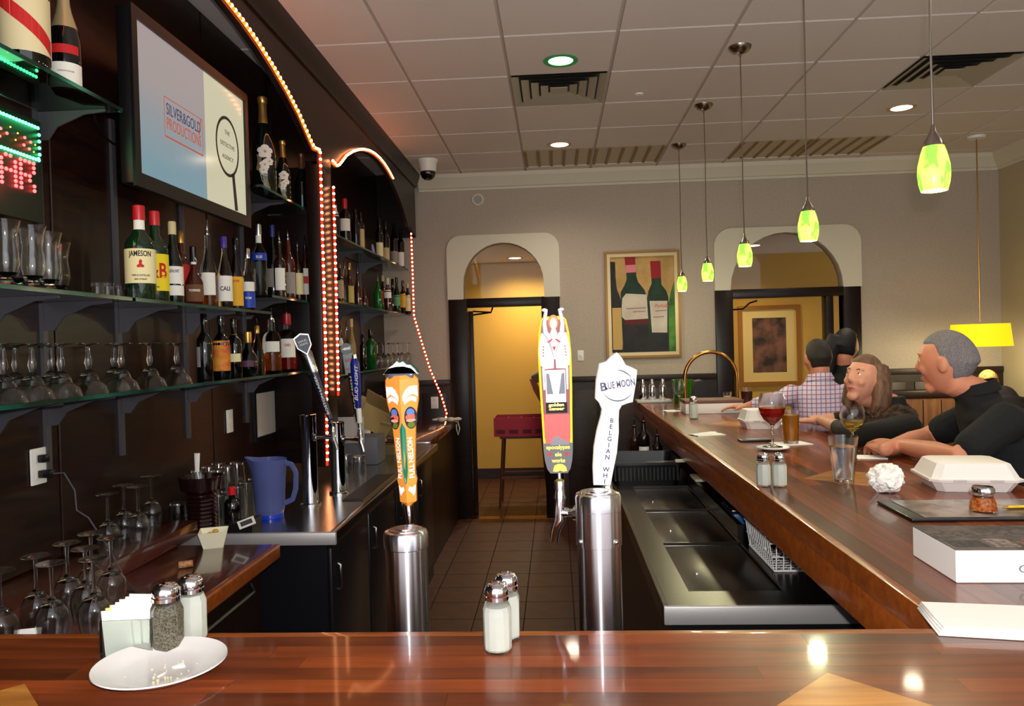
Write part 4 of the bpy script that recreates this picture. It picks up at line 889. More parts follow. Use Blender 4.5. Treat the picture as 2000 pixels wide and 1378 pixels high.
# grey and black handle
Y2 = q2.y+.04
bs_, tp = un(702, 835, 'y', Y2), un(673, 662, 'y', Y2)
t, L_ = handle_root('tap_handle', 'black and grey tap handle with a fish badge', t2, bs_, tp)
g = G(); g.lathe([(0, 0), (.006, 0), (.006, .03), (.012, .035), (.016, L_*.62), (0, L_*.62)], 14); g.obj('shaft', m_blackm, t)
g = G(); g.box((-.024, -.01, L_*.60), (.024, .01, L_*.84), bev=.004); bd_ = g.obj('grey_badge', M('grey_badge', (140, 150, 154), .5), t)
g = G(); g.lathe([(0, -.011), (.028, -.011), (.030, 0), (.028, .011), (0, .011)], 24, mat=T(0, 0, L_*.89) @ RX(PI/2)); g.obj('round_badge', M('slate_badge', (96, 108, 112), .5), t)
g = G(); g.prism([(-.022, 0), (-.008, .007), (.010, .006), (.022, .010), (.018, 0), (.022, -.006), (.008, -.005), (-.010, -.006)], .0112, .0122, T(0, 0, L_*.89) @ XZ); g.obj('fish_mark', m_wlabel, t, smooth=0)
front_text('60', .026, .03, 0, -.0112, L_*.76, m_redl, bd_); front_text('IPA', .018, .03, 0, -.0112, L_*.66, m_redl, bd_); front_text('DOGFISH', .018, L_*.36, 0, -.0165, L_*.40, m_wlabel, t, vertical=PI/2)
f_ = faucet(t2, math.atan2(bs_.y-q2.y, bs_.x-q2.x), math.hypot(bs_.x-q2.x, bs_.y-q2.y)-r2_, bs_.z-CT-.05, r2_)
# blue light beer handle
Y3 = q2.y-.06
bs_, tp = un(704, 838, 'y', Y3), un(692, 700, 'y', Y3)
t, L_ = handle_root('tap_handle', 'royal blue tap handle with white foot', t2, bs_, tp)
g = G(); g.lathe([(0, 0), (.004, 0), (.004, .028), (.012, .032), (.013, L_*.30), (0, L_*.30)], 16); g.obj('white_foot', m_white, t)
g = G(); g.lathe([(0, L_*.30), (.0135, L_*.30), (.016, L_*.4), (.022, L_*.75), (.022, L_*.93), (.014, L_), (0, L_)], 18); bd_ = g.obj('shaft', m_budb, t)
front_text('BUD LIGHT', .022, L_*.5, 0, -.0225, L_*.65, m_wlabel, bd_, vertical=PI/2-.08, shear=.25)
g = G(); g.lathe([(0, L_), (.012, L_), (.010, L_+.02), (0, L_+.02)], 14); g.obj('top_ferrule', m_silver, t)
f_ = faucet(t2, math.atan2(bs_.y-q2.y, bs_.x-q2.x), math.hypot(bs_.x-q2.x, bs_.y-q2.y)-r2_, bs_.z-CT-.05, r2_)
# utensil crock, red capped bottle, ticket box, dish, cork, cord
q = un(352, 1015, 'x', -1.46)
t = thing('ribbed_crock', 'dark ribbed crock with black rim holding a white spreader', 'crock', (-1.45, 3.03, CT))
pr = [(0, 0), (.05, 0)]
for k in range(9): pr += [(.058+.002*(k > 2), .008+k*.016), (.054, .016+k*.016)]
pr += [(.062, .158), (.078, .165), (.085, .215), (.082, .217), (.072, .17), (.05, .16), (0, .10)]
g = G(); g.lathe(pr, 28); g.obj('pot', M('oxblood_glaze', (30, 9, 11), .12, spec=.8), t)
g = G(); g.tube([(0, 0, .11), (.0, -.01, .19), (-.008, -.012, .24)], .003, 6); g.tube([(-.008, -.012, .235), (-.006, -.012, .31)], [(.007, .009), (.009, .012)], 8); g.obj('spreader', m_white, t)
t = bottle('sauce_bottle', 'small dark sauce bottle with bright red cap', 'bottle', -1.335, 3.06, CT, .165, .032, 'squat', m_blackg, m_redcap)
t = thing('ticket_holder', 'black ticket holder with a slanted printed card', 'holder', (-1.27, 3.0, CT))
g = G(); g.prism([(-.06, 0), (.06, 0), (.06, .05), (-.06, .03)], -.05, .05, RX(PI/2)); g.obj('block', m_black, t, smooth=0)
g = G(); g.box((-.035, -.001, 0), (.035, .001, .032), mat=T(.045, -.055, .028) @ RY(-.35)); c_ = g.obj('card', m_wlabel, t, smooth=0)
g = G(); g.box((-.025, -.0015, .008), (.025, -.001, .026), mat=T(.045, -.055, .028) @ RY(-.35)); g.obj('printed_block', M('smudged_ink', (70, 66, 72), .8), c_, smooth=0)
q = un(418, 1066, 'z', CT)
t = thing('paper_dish', 'small white paper dish with food scraps on the wood counter', 'dish', (q.x, q.y, CT), .35)
g = G(); s1, s2, hh = .034, .05, .06
sq = lambda s, z, k=1: [Vector((x*s, y*s*k, z)) for x, y in ((-1, -1), (1, -1), (1, 1), (-1, 1))]
g.rings([sq(s1, 0), sq(s2, hh), sq(s2-.002, hh), sq(s1-.001, .003)]); g.obj('carton', M('waxed_paper', (232, 226, 196), .6), t, smooth=0)
g = G(); 
for k in range(5): g.ball((random.uniform(-.02, .02), random.uniform(-.02, .02), .036+.004*k), (.012, .010, .007), u=8, v=6)
stuff(g.obj('food_scraps', M('yellow_scraps', (206, 160, 60), .7), t))
q = un(363, 1108, 'z', CT)
t = thing('bottle_cork', 'wine cork lying on the wood counter', 'cork', (q.x, q.y, CT), .5)
g = G(); g.lathe([(0, -.022), (.011, -.022), (.0118, 0), (.011, .022), (0, .022)], 14, mat=T(0, 0, .0118) @ RY(PI/2)); g.obj('cork_body', M('cork', (190, 140, 96), .8, var=((150, 100, 64), 90)), t)
q = un(52, 1240, 'z', CT+.02); t = thing('paper_slip', 'small white and blue card leaning on the wood counter', 'card', (q.x, q.y, CT), .3); g = G(); g.box((-.03, -.0006, 0), (.03, .0006, .035), mat=RX(-.4)); c_ = g.obj('card', m_paper, t, smooth=0); g = G(); g.box((-.028, -.0012, .004), (.01, -.0007, .016), mat=RX(-.4)); g.obj('blue_print', m_blueb, c_, smooth=0)
pts = [PLUG+Vector((.0, 0, 0)), PLUG+Vector((.03, .01, .0)), PLUG+Vector((.05, .03, -.06)), PLUG+Vector((.06, .02, -.12)), Vector((-1.50, 2.36, 1.16)), Vector((-1.43, 2.36, 1.05)), Vector((-1.38, 2.34, .98)), Vector((-1.30, 2.25, .9635)), Vector((-1.20, 2.18, .9635)), Vector((-1.13, 2.06, .9635)), Vector((-1.11, 1.8, .9635))]
sm = []
for a, b in zip(pts, pts[1:]): sm += [a.lerp(b, k/4) for k in range(4)]
t = thing('power_cord', 'thin grey power cord running from the outlet to the wood counter', 'cord', (PLUG.x, PLUG.y, PLUG.z))
g = G(); g.tube([p-PLUG for p in sm+[pts[-1]]], .0028, 6); g.obj('cable', M('grey_cable', (70, 68, 70), .5), t)
g = G(); g.box((-.040, -.013, -.012), (.002, .013, .012), bev=.004); g.obj('plug', m_black, t)
# clutter beyond the draft towers
q = un(700, 862, 'y', 4.6)
t = thing('till_printer', 'grey till box with white sheet leaning on it past the draft towers', 'printer', (-1.22, 4.72, CT))
g = G(); g.box((-.15, -.1, 0), (.12, .12, .17), bev=.008); g.obj('case', M('grey_case', (84, 84, 92), .5), t)
g = G(); g.box((-.13, -.108, .13), (.04, -.106, .29), mat=RX(-.05)); g.obj('white_sheet', M('grey_sheet', (176, 172, 168), .8), t, smooth=0)
t = thing('paper_stack', 'loose tan papers and bags heaped on the counter by the till', 'papers', (-1.22, 5.1, CT))
for k, (x, y, z, a, b) in enumerate(((0, 0, .15, .4, .2), (.05, .06, .12, -.3, .5), (-.04, .1, .19, .6, -.2), (.1, .1, .06, .1, .9), (.02, .05, .24, -.5, .35))):
    g = G(); g.box((-.12, -.002, -.08), (.12, .002, .08), mat=T(x, y, z+.075) @ RZ(a) @ RX(b) @ RY(.5)); g.obj('sheet', M('kraft_%d' % (k % 2), ((168, 140, 90), (186, 164, 120))[k % 2], .8), t, smooth=0)
g = G(); g.box((-.11, -.05, 0), (.13, .16, .05)); g.obj('bag', M('kraft_bag', (120, 104, 70), .8), t, smooth=0)
for k in range(6):
    bottle('wine_bottle', 'dark bottle with white label standing on the far wood counter', 'bottle', -1.45+(k % 2)*.09, 5.75+.13*k, CT+.02, .30, .036, 'wine', m_blackg, None, labels=[(.1, .5, 1.0, m_wlabel)], foil=(.8, m_redg), group='white labelled bottles on the far counter')
q = un(868, 826, 'y', 7.0)
t = thing('bar_towel', 'crumpled white bar towel hanging off the far counter', 'towel', (-1.0, 6.9, CT+.02))
g = G()
for k in range(8): g.ball((-.10+.028*k, .02*math.sin(k*2.1), .024), (.04, .05, .012+.006*(k % 3)), u=10, v=6)
t_me = remesh(g, .006); O('cloth', t_me, M('towel_cloth', (196, 184, 170), .9, bump=(80, .4)), t)
g = G(); g.tube([(.06, 0, .012), (.10, 0, .0), (.115, 0, -.06), (.10, 0, -.12), (.085, 0, -.06), (.088, 0, -.02)], .006, 6); g.obj('cord_loop', M('towel_cord', (200, 190, 174), .9), t)
# ================================================================ FRONT DRAFT TOWERS AND HANDLES
uc = thing('underbar_counter', 'low steel service counter behind the front bar carrying two draft towers', 'counter', (-.2, 1.5, 0))
g = G(); g.box((-.62, -.20, .86), (.42, .16, .90), bev=.004); g.obj('steel_top', m_steel, uc)
g = G(); g.box((-.60, -.20, 0), (.40, .14, .86)); g.obj('cabinet', m_black, uc, smooth=0)
m_tower = M('polished_tower_steel', (224, 222, 226), .24, 1)
nt = m_tower.node_tree; tn = nt.nodes.new('ShaderNodeTangent'); tn.direction_type = 'RADIAL'; tn.axis = 'Z'; bs = nt.nodes['Principled BSDF']; bs.inputs['Anisotropic'].default_value = .9; bs.inputs['Anisotropic Rotation'].default_value = .25; nt.links.new(tn.outputs[0], bs.inputs['Tangent'])
def inset(poly, d):
    n = len(poly); out = []
    for i in range(n):
        p = Vector(poly[i]); a = (p-Vector(poly[i-1])); b = (Vector(poly[(i+1) % n])-p)
        na = Vector((-a.y, a.x)).normalized() if a.length else Vector((0, 0)); nb = Vector((-b.y, b.x)).normalized() if b.length else Vector((0, 0))
        m = (na+nb); m = m.normalized() if m.length else na
        out.append((p.x+m.x*d, p.y+m.y*d))
    return out
def ccw(poly):
    return poly if sum(x0*y1-x1*y0 for (x0, y0), (x1, y1) in zip(poly, poly[1:]+poly[:1])) > 0 else list(reversed(poly))
def slab(g, poly, yb, yf, bev):
    poly = ccw(poly)
    L = [(poly, yb), (poly, yf+bev*.9), (inset(poly, bev*.35), yf+bev*.3), (inset(poly, bev), yf)]
    g.rings([[Vector((x, y, z)) for x, z in p] for p, y in L])
def decal(poly, surf, o=.0003, th=.0007):
    g = G(); g.rings([[Vector((x, surf(x, z)-o, z)) for x, z in poly], [Vector((x, surf(x, z)-o-th, z)) for x, z in poly]]); return g
def ell(cx, cz, a, b, n=18, t0=0, t1=2*PI): return [(cx+a*math.cos(t0+(t1-t0)*i/n), cz+b*math.sin(t0+(t1-t0)*i/n)) for i in range(n)]
def front_tower(x, y, top, r, label, band=None):
    t = thing('draft_tower', label, 'draft tower', (x, y, .90)); h = top-.90
    g = G(); g.lathe([(0, 0), (r*1.4, 0), (r*1.4, .01), (r, .014), (r, h-.035), (r*1.06, h-.033), (r*1.06, h-.008), (r*1.0, h-.003), (r*.82, h-.001), (r*.80, h+.001), (r*.5, h+.001), (r*.48, h+.003), (0, h+.003)], 48); g.obj('column', m_tower, t)
    if band:
        g = G(); z = band-.90; g.lathe([(r*1.0, z-.006), (r*1.055, z-.005), (r*1.055, h-.034), (r*1.0, h-.0335)], 48, cap0=False, cap1=False); bd = g.obj('sleeve', m_tower, t)
        for a in (-PI/2-.95, -PI/2+.75): g = G(); g.ball((r*1.06*math.cos(a), r*1.06*math.sin(a), z+.006), .005, u=10, v=8); g.obj('bolt', m_chrome, bd)
    return t, h
LT = Vector((-.299, 1.47)); RT = Vector((.073, 1.47))
tl, hl = front_tower(LT.x, LT.y, 1.325, .0405, 'chrome draft tower under the orange tap handle')
tr, hr = front_tower(RT.x, RT.y, 1.392, .0415, 'chrome draft tower under the white and the yellow edged tap handles', 1.297)
S = .00103     # metres per photographed pixel at the handles' distance
def hpos(px_, py, Y): return un(px_, py, 'y', Y)
# --- orange double faced handle
b = hpos(801, 1034, 1.535); f_ = faucet(tl, PI/2-.1, .045, b.z-.90-.05, .0405)
t = thing('tap_handle', 'orange tap handle with two oval crests and snowy peak top', 'tap handle', (b.x, 1.535, b.z)); t.rotation_euler = (0, -.028, 0)
g = G(); g.lathe([(0, -.008), (.011, -.008), (.011, .008), (.006, .012), (.0075, .028), (.010, .050), (0, .050)], 16); g.obj('ferrule', m_chrome, t)
prof = [(.050, .004, .010), (.058, .0165, .014), (.092, .0178, .015), (.102, .0200, .016), (.114, .0172, .014), (.135, .0185, .014), (.180, .0215, .016), (.225, .0245, .018), (.262, .0320, .022), (.292, .0335, .022), (.305, .0325, .020), (.313, .026, .014)]
def hw(z):
    for (z0, a0, d0), (z1, a1, d1) in zip(prof, prof[1:]):
        if z0 <= z <= z1: k = (z-z0)/(z1-z0); return a0+(a1-a0)*k, d0+(d1-d0)*k
    return prof[-1][1:]
g = G(); R = []
for z, a, d in prof: R.append([Vector((-a, .008, z)), Vector((a, .008, z)), Vector((a, -.002, z)), Vector((a*.6, -.002-d*.45, z)), Vector((0, -.002-d, z)), Vector((-a*.6, -.002-d*.45, z)), Vector((-a, -.002, z))])
g.rings(R); m_orh = M('orange_handle', (228, 142, 58), .35, coat=.3); g.obj('handle_body', m_orh, t, smooth=20)
def srf(x, z):
    a, d = hw(z); u = min(1, abs(x)/a); return -.002-(d*.45*(1-u)/.4 if u > .6 else d*.45+d*.55*(1-u/.6))
m_hw = M('handle_white', (246, 246, 244), .4); m_hg = M('handle_green', (22, 112, 86), .3); m_hb = M('handle_blue', (84, 120, 200), .4); m_ho = M('handle_coral', (226, 96, 66), .4); m_hk = M('handle_olive', (92, 110, 30), .4); m_hd = M('handle_dark', (40, 34, 40), .4); m_hp = M('handle_pink', (236, 150, 140), .4)
for s in (-1, 1):
    q = lambda pts: [(s*x, z) for x, z in pts]
    decal(q([(.004, .262), (.004, .272), (.010, .284), (.018, .291), (.0315, .2915), (.0318, .2690), (.022, .276), (.012, .270)]), srf).obj('white_band', m_hw, t, smooth=0)
    decal(q([(.007, .255), (.0055, .262), (.012, .268), (.020, .272), (.029, .268), (.028, .258), (.020, .263), (.013, .260)]), srf).obj('white_band', m_hw, t, smooth=0)
    cx = .0165; e = decal(ell(s*cx, .2275, .0118, .0225), srf, .0003).obj('oval_crest', m_hd, t, smooth=0)
    decal(ell(s*cx, .2385, .0070, .0080), srf, .0011).obj('crest_sky', m_hb, e, smooth=0); decal(ell(s*cx, .2285, .0095, .0068), srf, .0013).obj('crest_ribbon', m_ho, e, smooth=0)
    decal(ell(s*cx, .2225, .0085, .0032), srf, .0021).obj('crest_arc', m_hp, e, smooth=0); decal(ell(s*cx, .2135, .0065, .0062), srf, .0013).obj('crest_hop', m_hk, e, smooth=0)
    for wd, zc, ln in (('NELSON', .163, .050), ('FULL', .120, .028)):
        tg = text(wd, .0165, ln, .0004, bold=.0003); bmesh.ops.transform(tg.bm, matrix=RZ(PI/2), verts=tg.bm.verts[:])
        for v in tg.bm.verts: x = s*.0125+v.co.x*.75; zz = zc+v.co.y; y = srf(x, zz)-.0006-v.co.z; v.co = Vector((x, y, zz))
        tg.obj('lettering', m_hw, t, smooth=0)
    decal(q([(.004, .083), (.010, .076), (.013, .070), (.016, .078), (.0172, .092), (.011, .087), (.006, .090)]), srf).obj('leaf_mark', m_hw, t, smooth=0)
decal([(-.0005, .218), (-.0058, .205), (-.0055, .16), (-.005, .12), (-.002, .096), (.002, .096), (.005, .12), (.0055, .16), (.0058, .205), (.0005, .218)], srf, .0003, .002).obj('green_strip', m_hg, t, smooth=0)
g = G(); g.box((-.026, -.010, .306), (.026, .008, .320), bev=.004); g.obj('glass_band', M('smoky_glass', (96, 96, 116), .1, trans=.4), t)
pk = [(-.035, .316), (-.022, .3255), (-.008, .328), (.008, .328), (.022, .3235), (.035, .314), (.029, .3245), (.021, .333), (.013, .334), (.006, .341), (-.001, .338), (-.006, .342), (-.014, .335), (-.024, .329)]
g = G(); slab(g, [(x*1.04, z+.002) for x, z in pk], .010, -.006, .002); g.obj('peak_back', M('pine_green', (20, 70, 56), .4), t, smooth=30)
g = G(); slab(g, pk, .004, -.013, .003); g.obj('snow_peak', m_hw, t, smooth=30)
# --- white handle with moon ring
b = hpos(1182, 947, 1.50); f_ = faucet(tr, PI/2-.35, .02, b.z-.90-.04, .043)
t = thing('tap_handle', 'tall white tap handle with thin moon ring badge', 'tap handle', (b.x, 1.515, b.z-.002)); t.rotation_euler = (0, .03, 0)
zo = [(300, 30), (345, 80), (385, 150), (440, 172), (495, 200), (490, 260), (485, 320), (455, 510), (400, 525), (350, 545), (325, 590), (320, 680), (322, 800), (305, 1000), (270, 1180), (245, 1320), (80, 1320), (72, 1150), (82, 950), (110, 790), (150, 640), (157, 585), (130, 520), (92, 480), (100, 300), (130, 140), (200, 118), (240, 70)]
pl = [((x-190)/5.1*S, (1320-z)/5.1*S) for x, z in zo]
m_hwhite = M('white_lacquer', (244, 243, 240), .35)
g = G(); slab(g, pl, .016, -.012, .006); hb = g.obj('handle_body', m_hwhite, t, smooth=35)
PX = lambda x, z: ((x-190)/5.1*S, (1320-z)/5.1*S)
cx, cz = PX(305, 350); R_ = 155/5.1*S
for a0, a1 in ((-.35, -2.75), (.45, 1.75)):
    o_ = [(cx+R_*math.cos(a0+(a1-a0)*i/20), cz+R_*math.sin(a0+(a1-a0)*i/20)) for i in range(21)]; i_ = [(cx+(R_-.0026*math.sin(PI*i/20)-.0004)*math.cos(a0+(a1-a0)*i/20), cz+(R_-.0026*math.sin(PI*i/20)-.0004)*math.sin(a0+(a1-a0)*i/20)) for i in range(21)]
    g = G(); g.rings([[Vector((x, -.0121, z)) for x, z in o_], [Vector((x, -.0126, z)) for x, z in o_], [Vector((x, -.0126, z)) for x, z in i_], [Vector((x, -.0121, z)) for x, z in i_]], False, False, close=False); g.obj('moon_ring', M('slate_ink', (60, 62, 76), .5), hb, smooth=0)
def ftext(s, size, w, x, z, rot, m, par, yy=-.0123):
    g = text(s, size, w, .0004, bold=size*.03); bmesh.ops.transform(g.bm, matrix=T(x, yy, z) @ XZ @ RZ(rot), verts=g.bm.verts[:]); return g.obj('lettering', m, par, smooth=0)
m_vink = M('violet_ink', (44, 34, 78), .5)
ftext('LUE MOON', .019, .058, *PX(328, 338), .16, m_vink, hb); ftext('B', .023, None, *PX(168, 366), .16, m_vink, hb)
for k, ch in enumerate('BELGIAN WHI'):
    if ch != ' ':
        zz = 690+k*59; x_ = 250-(zz-690)*.11; ftext(ch, .0125, None, *PX(x_, zz), -.06, m_vink, hb)
# --- yellow edged handle
b = hpos(1093, 950, 1.50)
t = thing('tap_handle', 'coffin shaped tap handle with yellow edge and grey horned figure', 'tap handle', (b.x, 1.50, b.z)); t.rotation_euler = (0, -.012, 0)
f_ = faucet(tr, math.atan2(1.50-RT.y, b.x-RT.x), math.hypot(b.x-RT.x, 1.50-RT.y)-.0415, b.z-.90-.05, .0415)
def Q(x, y, o=760): return ((x-412)/8.11*S, (950-(o+y/8.11))*S)
A_ = lambda x, y: Q(x, y, 600)
g = G(); g.lathe([(0, -.004), (.010, -.004), (.010, .012), (.004, .016), (.004, .032), (0, .032)], 14); g.obj('ferrule', m_chrome, t)
right = [A_(560, 215), A_(610, 270), A_(650, 480), A_(668, 750), A_(668, 1000), Q(662, 50), Q(650, 400), Q(640, 800), Q(634, 1000), Q(620, 1130), Q(590, 1260), Q(540, 1330)]
outl = right+[(-x, z) for x, z in reversed(right)]
g = G(); slab(g, outl, .016, -.006, .004); cb = g.obj('handle_body', M('yellow_lacquer', (250, 236, 40), .35), t, smooth=35)
flat = lambda y0: (lambda x, z: y0)
def dp(poly, name, m, y0=-.0061, th=.0008, par=cb): return decal(poly, flat(y0), 0, th).obj(name, m, par, smooth=0)
inn = [(x*.86, z) for x, z in right[1:8]]; inn = inn+[(-x, z) for x, z in reversed(inn)]
dp(inn, 'maroon_field', M('maroon_field', (110, 20, 26), .5))
lowr = [Q(640, 860), Q(634, 1000), Q(620, 1130), Q(590, 1255), Q(545, 1322)]; dp(lowr+[(-x, z) for x, z in reversed(lowr)], 'grey_foot', M('charcoal_foot', (74, 72, 76), .5), -.0061, .001)
rd = [Q(602, 420), Q(606, 600), Q(600, 860), Q(222, 860), Q(218, 600), Q(224, 420)]; dp(rd, 'red_field', M('red_field', (228, 62, 58), .5), -.0066, .0008)
dp([Q(290, 890), Q(330, 800), Q(410, 745), Q(480, 800), Q(560, 840), Q(590, 890)], 'smoke_shape', M('charcoal_foot2', (104, 100, 106), .5), -.0073, .0008)
bp_ = dp([Q(250, 400), Q(575, 400), Q(575, 235), Q(250, 235)], 'name_plate', m_blackm, -.0066, .0014)
ftext('golden', .0085, .030, *Q(412, 275), 0, m_gold, bp_, -.0082); ftext('censer', .0085, .030, *Q(412, 335), 0, m_gold, bp_, -.0082)
pn = dp([Q(258, 235), Q(562, 235), A_(560, 1040), A_(258, 1040)], 'white_panel', m_hw, -.0066, .001)
for sx in (-1, 1): dp([(sx*x, z) for x, z in [((95)/8.11*S, A_(0, 1090)[1]), (140/8.11*S, A_(0, 1090)[1]), (140/8.11*S, Q(0, 110)[1]), (40/8.11*S, Q(0, 110)[1]), (60/8.11*S, A_(0, 1300)[1])]], 'grey_shape', M('slate_print', (96, 98, 108), .6), -.0077, .0005, pn)
m_bone = M('bone_print', (240, 230, 190), .6)
dp(ell(0, A_(0, 1190)[1], .0096, .0135), 'bone_face', m_bone, -.0079, .0016, pn); dp([(-.003, A_(0, 1290)[1]), (.003, A_(0, 1290)[1]), (.004, Q(0, 120)[1]), (-.004, Q(0, 120)[1])], 'bone_stalk', m_bone, -.0079, .0012, pn)
m_yt = M('yellow_print', (246, 236, 60), .5)
for wd, w_, yy in (('apocalypse', .046, 925), ('ale', .013, 1035), ('works', .026, 1130)): ftext(wd, .0105, w_, *Q(412, yy), 0, m_yt, cb, -.0073)
for sx in (-1, 1): dp(ell(sx*.0165, Q(0, 1030)[1], .0035, .0035, 8), 'red_star', m_redl, -.0072, .0006)
dp([Q(320, 1290), Q(345, 1205), Q(400, 1180), Q(470, 1185), Q(520, 1225), Q(535, 1290), Q(480, 1300), Q(430, 1280), Q(380, 1300)], 'yellow_blot', m_yt, -.0072, .0008)
m_dem = M('grey_figure', (190, 186, 192), .45); m_wing = M('pale_wing', (240, 234, 232), .5)
for s in (-1, 1):
    w_ = [(s*(x-412)/8.11*S, (950-(600+y/8.11))*S) for x, y in ((430, 560), (500, 490), (600, 470), (640, 640), (648, 800), (630, 960), (570, 1020), (430, 1010), (425, 760))]
    w2 = dp(w_ if s > 0 else list(reversed(w_)), 'wing', m_wing, -.007, .004)
    for k in range(4): dp(ell(s*(.0215+.0015*(k-1.5)*.3), A_(0, 680+k*45)[1], .0013, .002, 8), 'wing_spot', m_redl, -.0111, .0004, w2)
    g = G(); g.tube([(s*.006, -.012, A_(0, 560)[1]), (s*.016, -.012, A_(0, 470)[1]), (s*.0175, -.012, A_(0, 330)[1]), (s*.0150, -.011, A_(0, 200)[1]), (s*.0125, -.010, A_(0, 110)[1])], [.0065, .0055, .0045, .004, .003], 10); g.ball((s*.0165, -.009, A_(0, 118)[1]), (.0055, .003, .0035)); g.obj('horn', m_dem, t)
    g = G(); g.tube([(s*.010, -.011, A_(0, 720)[1]), (s*.017, -.012, A_(0, 880)[1]), (s*.023, -.010, A_(0, 1010)[1]), (s*.0225, -.009, Q(0, 40)[1])], [.0032, .0028, .003, .0022], 8); g.obj('figure_arm', m_dem, t)
g = G(); g.ball((0, -.010, A_(0, 570)[1]), (.016, .007, .012)); g.tube([(0, -.012, A_(0, 610)[1]), (0, -.013, A_(0, 720)[1]), (0, -.012, A_(0, 880)[1])], [.012, .007, .0025], 10); O('figure_head', remesh(g, .0012, 3), m_dem, t)
for s in (-1, 1):
    g = G(); g.box((-.0055, -.001, -.0012), (.0055, .001, .0012), mat=T(s*.0075, -.0175, A_(0, 590)[1]) @ RY(s*.6)); g.obj('eye_slit', m_redl, t, smooth=0)
dp([(-.003, A_(0, 680)[1]), (.003, A_(0, 680)[1]), (0, A_(0, 745)[1])], 'red_mouth', m_redl, -.0205, .0006)
g = G(); g.ball((0, -.004, A_(0, 310)[1]), (.0115, .008, .0150)); g.obj('hair', M('orange_hair', (232, 140, 90), .6), t); g = G(); g.ball((0, -.009, A_(0, 330)[1]), (.0075, .006, .0115)); g.tube([(0, -.006, A_(0, 400)[1]), (0, -.006, A_(0, 500)[1])], [.004, .009], 10); g.obj('pale_bust', M('pale_bust', (244, 222, 190), .6), t)
# ================================================================ THINGS ON THE FRONT BAR
m_salt = M('salt', (250, 248, 240), .8); m_pepper = M('ground_pepper', (150, 138, 118), .9, var=((70, 60, 50), 400)); m_sglass = M('shaker_glass', (240, 246, 240), .04, trans=1, ior=1.35)
def shaker(label, p, fill, H=.104, r=.0205, flutes=0, group=None, rot=0, lvl=.9):
    t = thing('shaker', label, 'shaker', p, rot, group); hb_ = H*.72
    n = 40 if flutes else 8
    def ring(rr, z): return [Vector((rr*(1+(.03*math.cos(flutes*a) if flutes else 0))*math.cos(a), rr*(1+(.03*math.cos(flutes*a) if flutes else 0))*math.sin(a), z)) for a in [2*PI*(i+.5)/n for i in range(n)]]
    g = G(); g.rings([ring(r*.9, 0), ring(r, .004), ring(r*1.02, hb_*.85), ring(r*.82, hb_), ring(r*.78, H*.76)]); g.obj('glass_jar', m_sglass, t, smooth=30)
    g = G(); g.rings([ring(r*.85, .003), ring(r*.955, .006), ring(r*.97, hb_*.85*min(1, lvl)), ring(r*.80, hb_*lvl)]); g.obj('contents', fill, t, smooth=30)
    g = G(); R0 = r*.88; g.lathe([(R0*.95, H*.74), (R0*1.02, H*.75), (R0*1.02, H*.80), (R0*.96, H*.81), (R0*1.0, H*.83), (R0*.98, H*.90), (R0*.8, H*.96), (R0*.45, H*.99), (0, H)], 24, cap0=True); lid = g.obj('metal_lid', m_chrome, t)
    g = G()
    for k in range(7):
        a = 2*PI*k/7; rr = R0*.5 if k else 0; g.ball((rr*math.cos(a), rr*math.sin(a), H*.985 if k else H), .0012, u=6, v=4)
    stuff(g.obj('holes', m_blackm, lid))
    return t
def onbar(px_, py, z=BZ+.0005): q = un(px_, py, 'z', z); return Vector((q.x, q.y, z))
q = onbar(971, 1279); shaker('fluted salt shaker in front of its twin between the draft towers', (q.x, q.y+.020, q.z), m_salt, .108, .0215, 12)
shaker('glass shaker half hidden behind the fluted salt shaker', (q.x+.012, q.y+.072, q.z), m_salt, .108, .0215, 0)
q = onbar(318, 1284); shaker('octagonal pepper shaker beside the sugar packets', (q.x-.003, q.y+.022, q.z), m_pepper, .113, .0245, 0, lvl=.97)
q = onbar(352, 1262); shaker('octagonal salt shaker behind the pepper shaker', (q.x+.008, q.y+.026, q.z), m_salt, .110, .0235, 0, lvl=.97)
q = onbar(250, 1288)
t = thing('sugar_caddy', 'clear square caddy full of sugar packets on the front bar', 'sugar caddy', (q.x-.005, q.y+.026, q.z), .10)
g = G(); w, d, h = .040, .026, .062; g.plate(rect(-w, -d, w, d), [rect(-w+.003, -d+.003, w-.003, d-.003)], 0, h); g.box((-w+.001, -d+.001, 0), (w-.001, d-.001, .004)); g.obj('holder', m_sglass, t, smooth=0)
m_pk = M('packet_white', (246, 244, 238), .7); m_py = M('packet_yellow', (236, 214, 110), .7)
for k in range(9):
    g = G(); g.box((-.022, -.0008, .006), (.022, .0014, .078+.006*(k % 3)), mat=T(-.012+.012*(k % 3)*.8, -.019+.0047*k, 0) @ RY(.05*(k % 3-1)) @ RX(.05)); g.obj('packet', m_py if k in (3, 6) else m_pk, t, smooth=0)
q = onbar(315, 1320)
t = thing('side_plate', 'white side plate with bread crumbs on the front bar', 'plate', (-.6, 1.107, BZ+.0005))
g = G(); g.lathe([(0, 0), (.052, 0), (.056, .003), (.072, .008), (.094, .019), (.0935, .021), (.070, .0115), (.057, .0065), (0, .005)], 56); g.obj('plate_body', M('white_china', (206, 200, 196), .2, coat=.4), t)
g = G()
for k in range(26): g.ball((random.uniform(-.045, .045), random.uniform(-.04, .04), .0062), (random.uniform(.0006, .002), random.uniform(.0006, .002), .001), u=6, v=4)
stuff(g.obj('crumbs', M('crumb', (222, 206, 150), .8), t))
g = G(); g.prism([(0, 0), (.018, .004), (.010, .016)], .0055, .0075, T(.012, .01, 0)); g.prism([(0, 0), (.004, .012), (.006, .012), (.003, 0)], .0055, .0065, T(.005, -.02, 0)); stuff(g.obj('paper_scraps', m_paper, t, smooth=0))
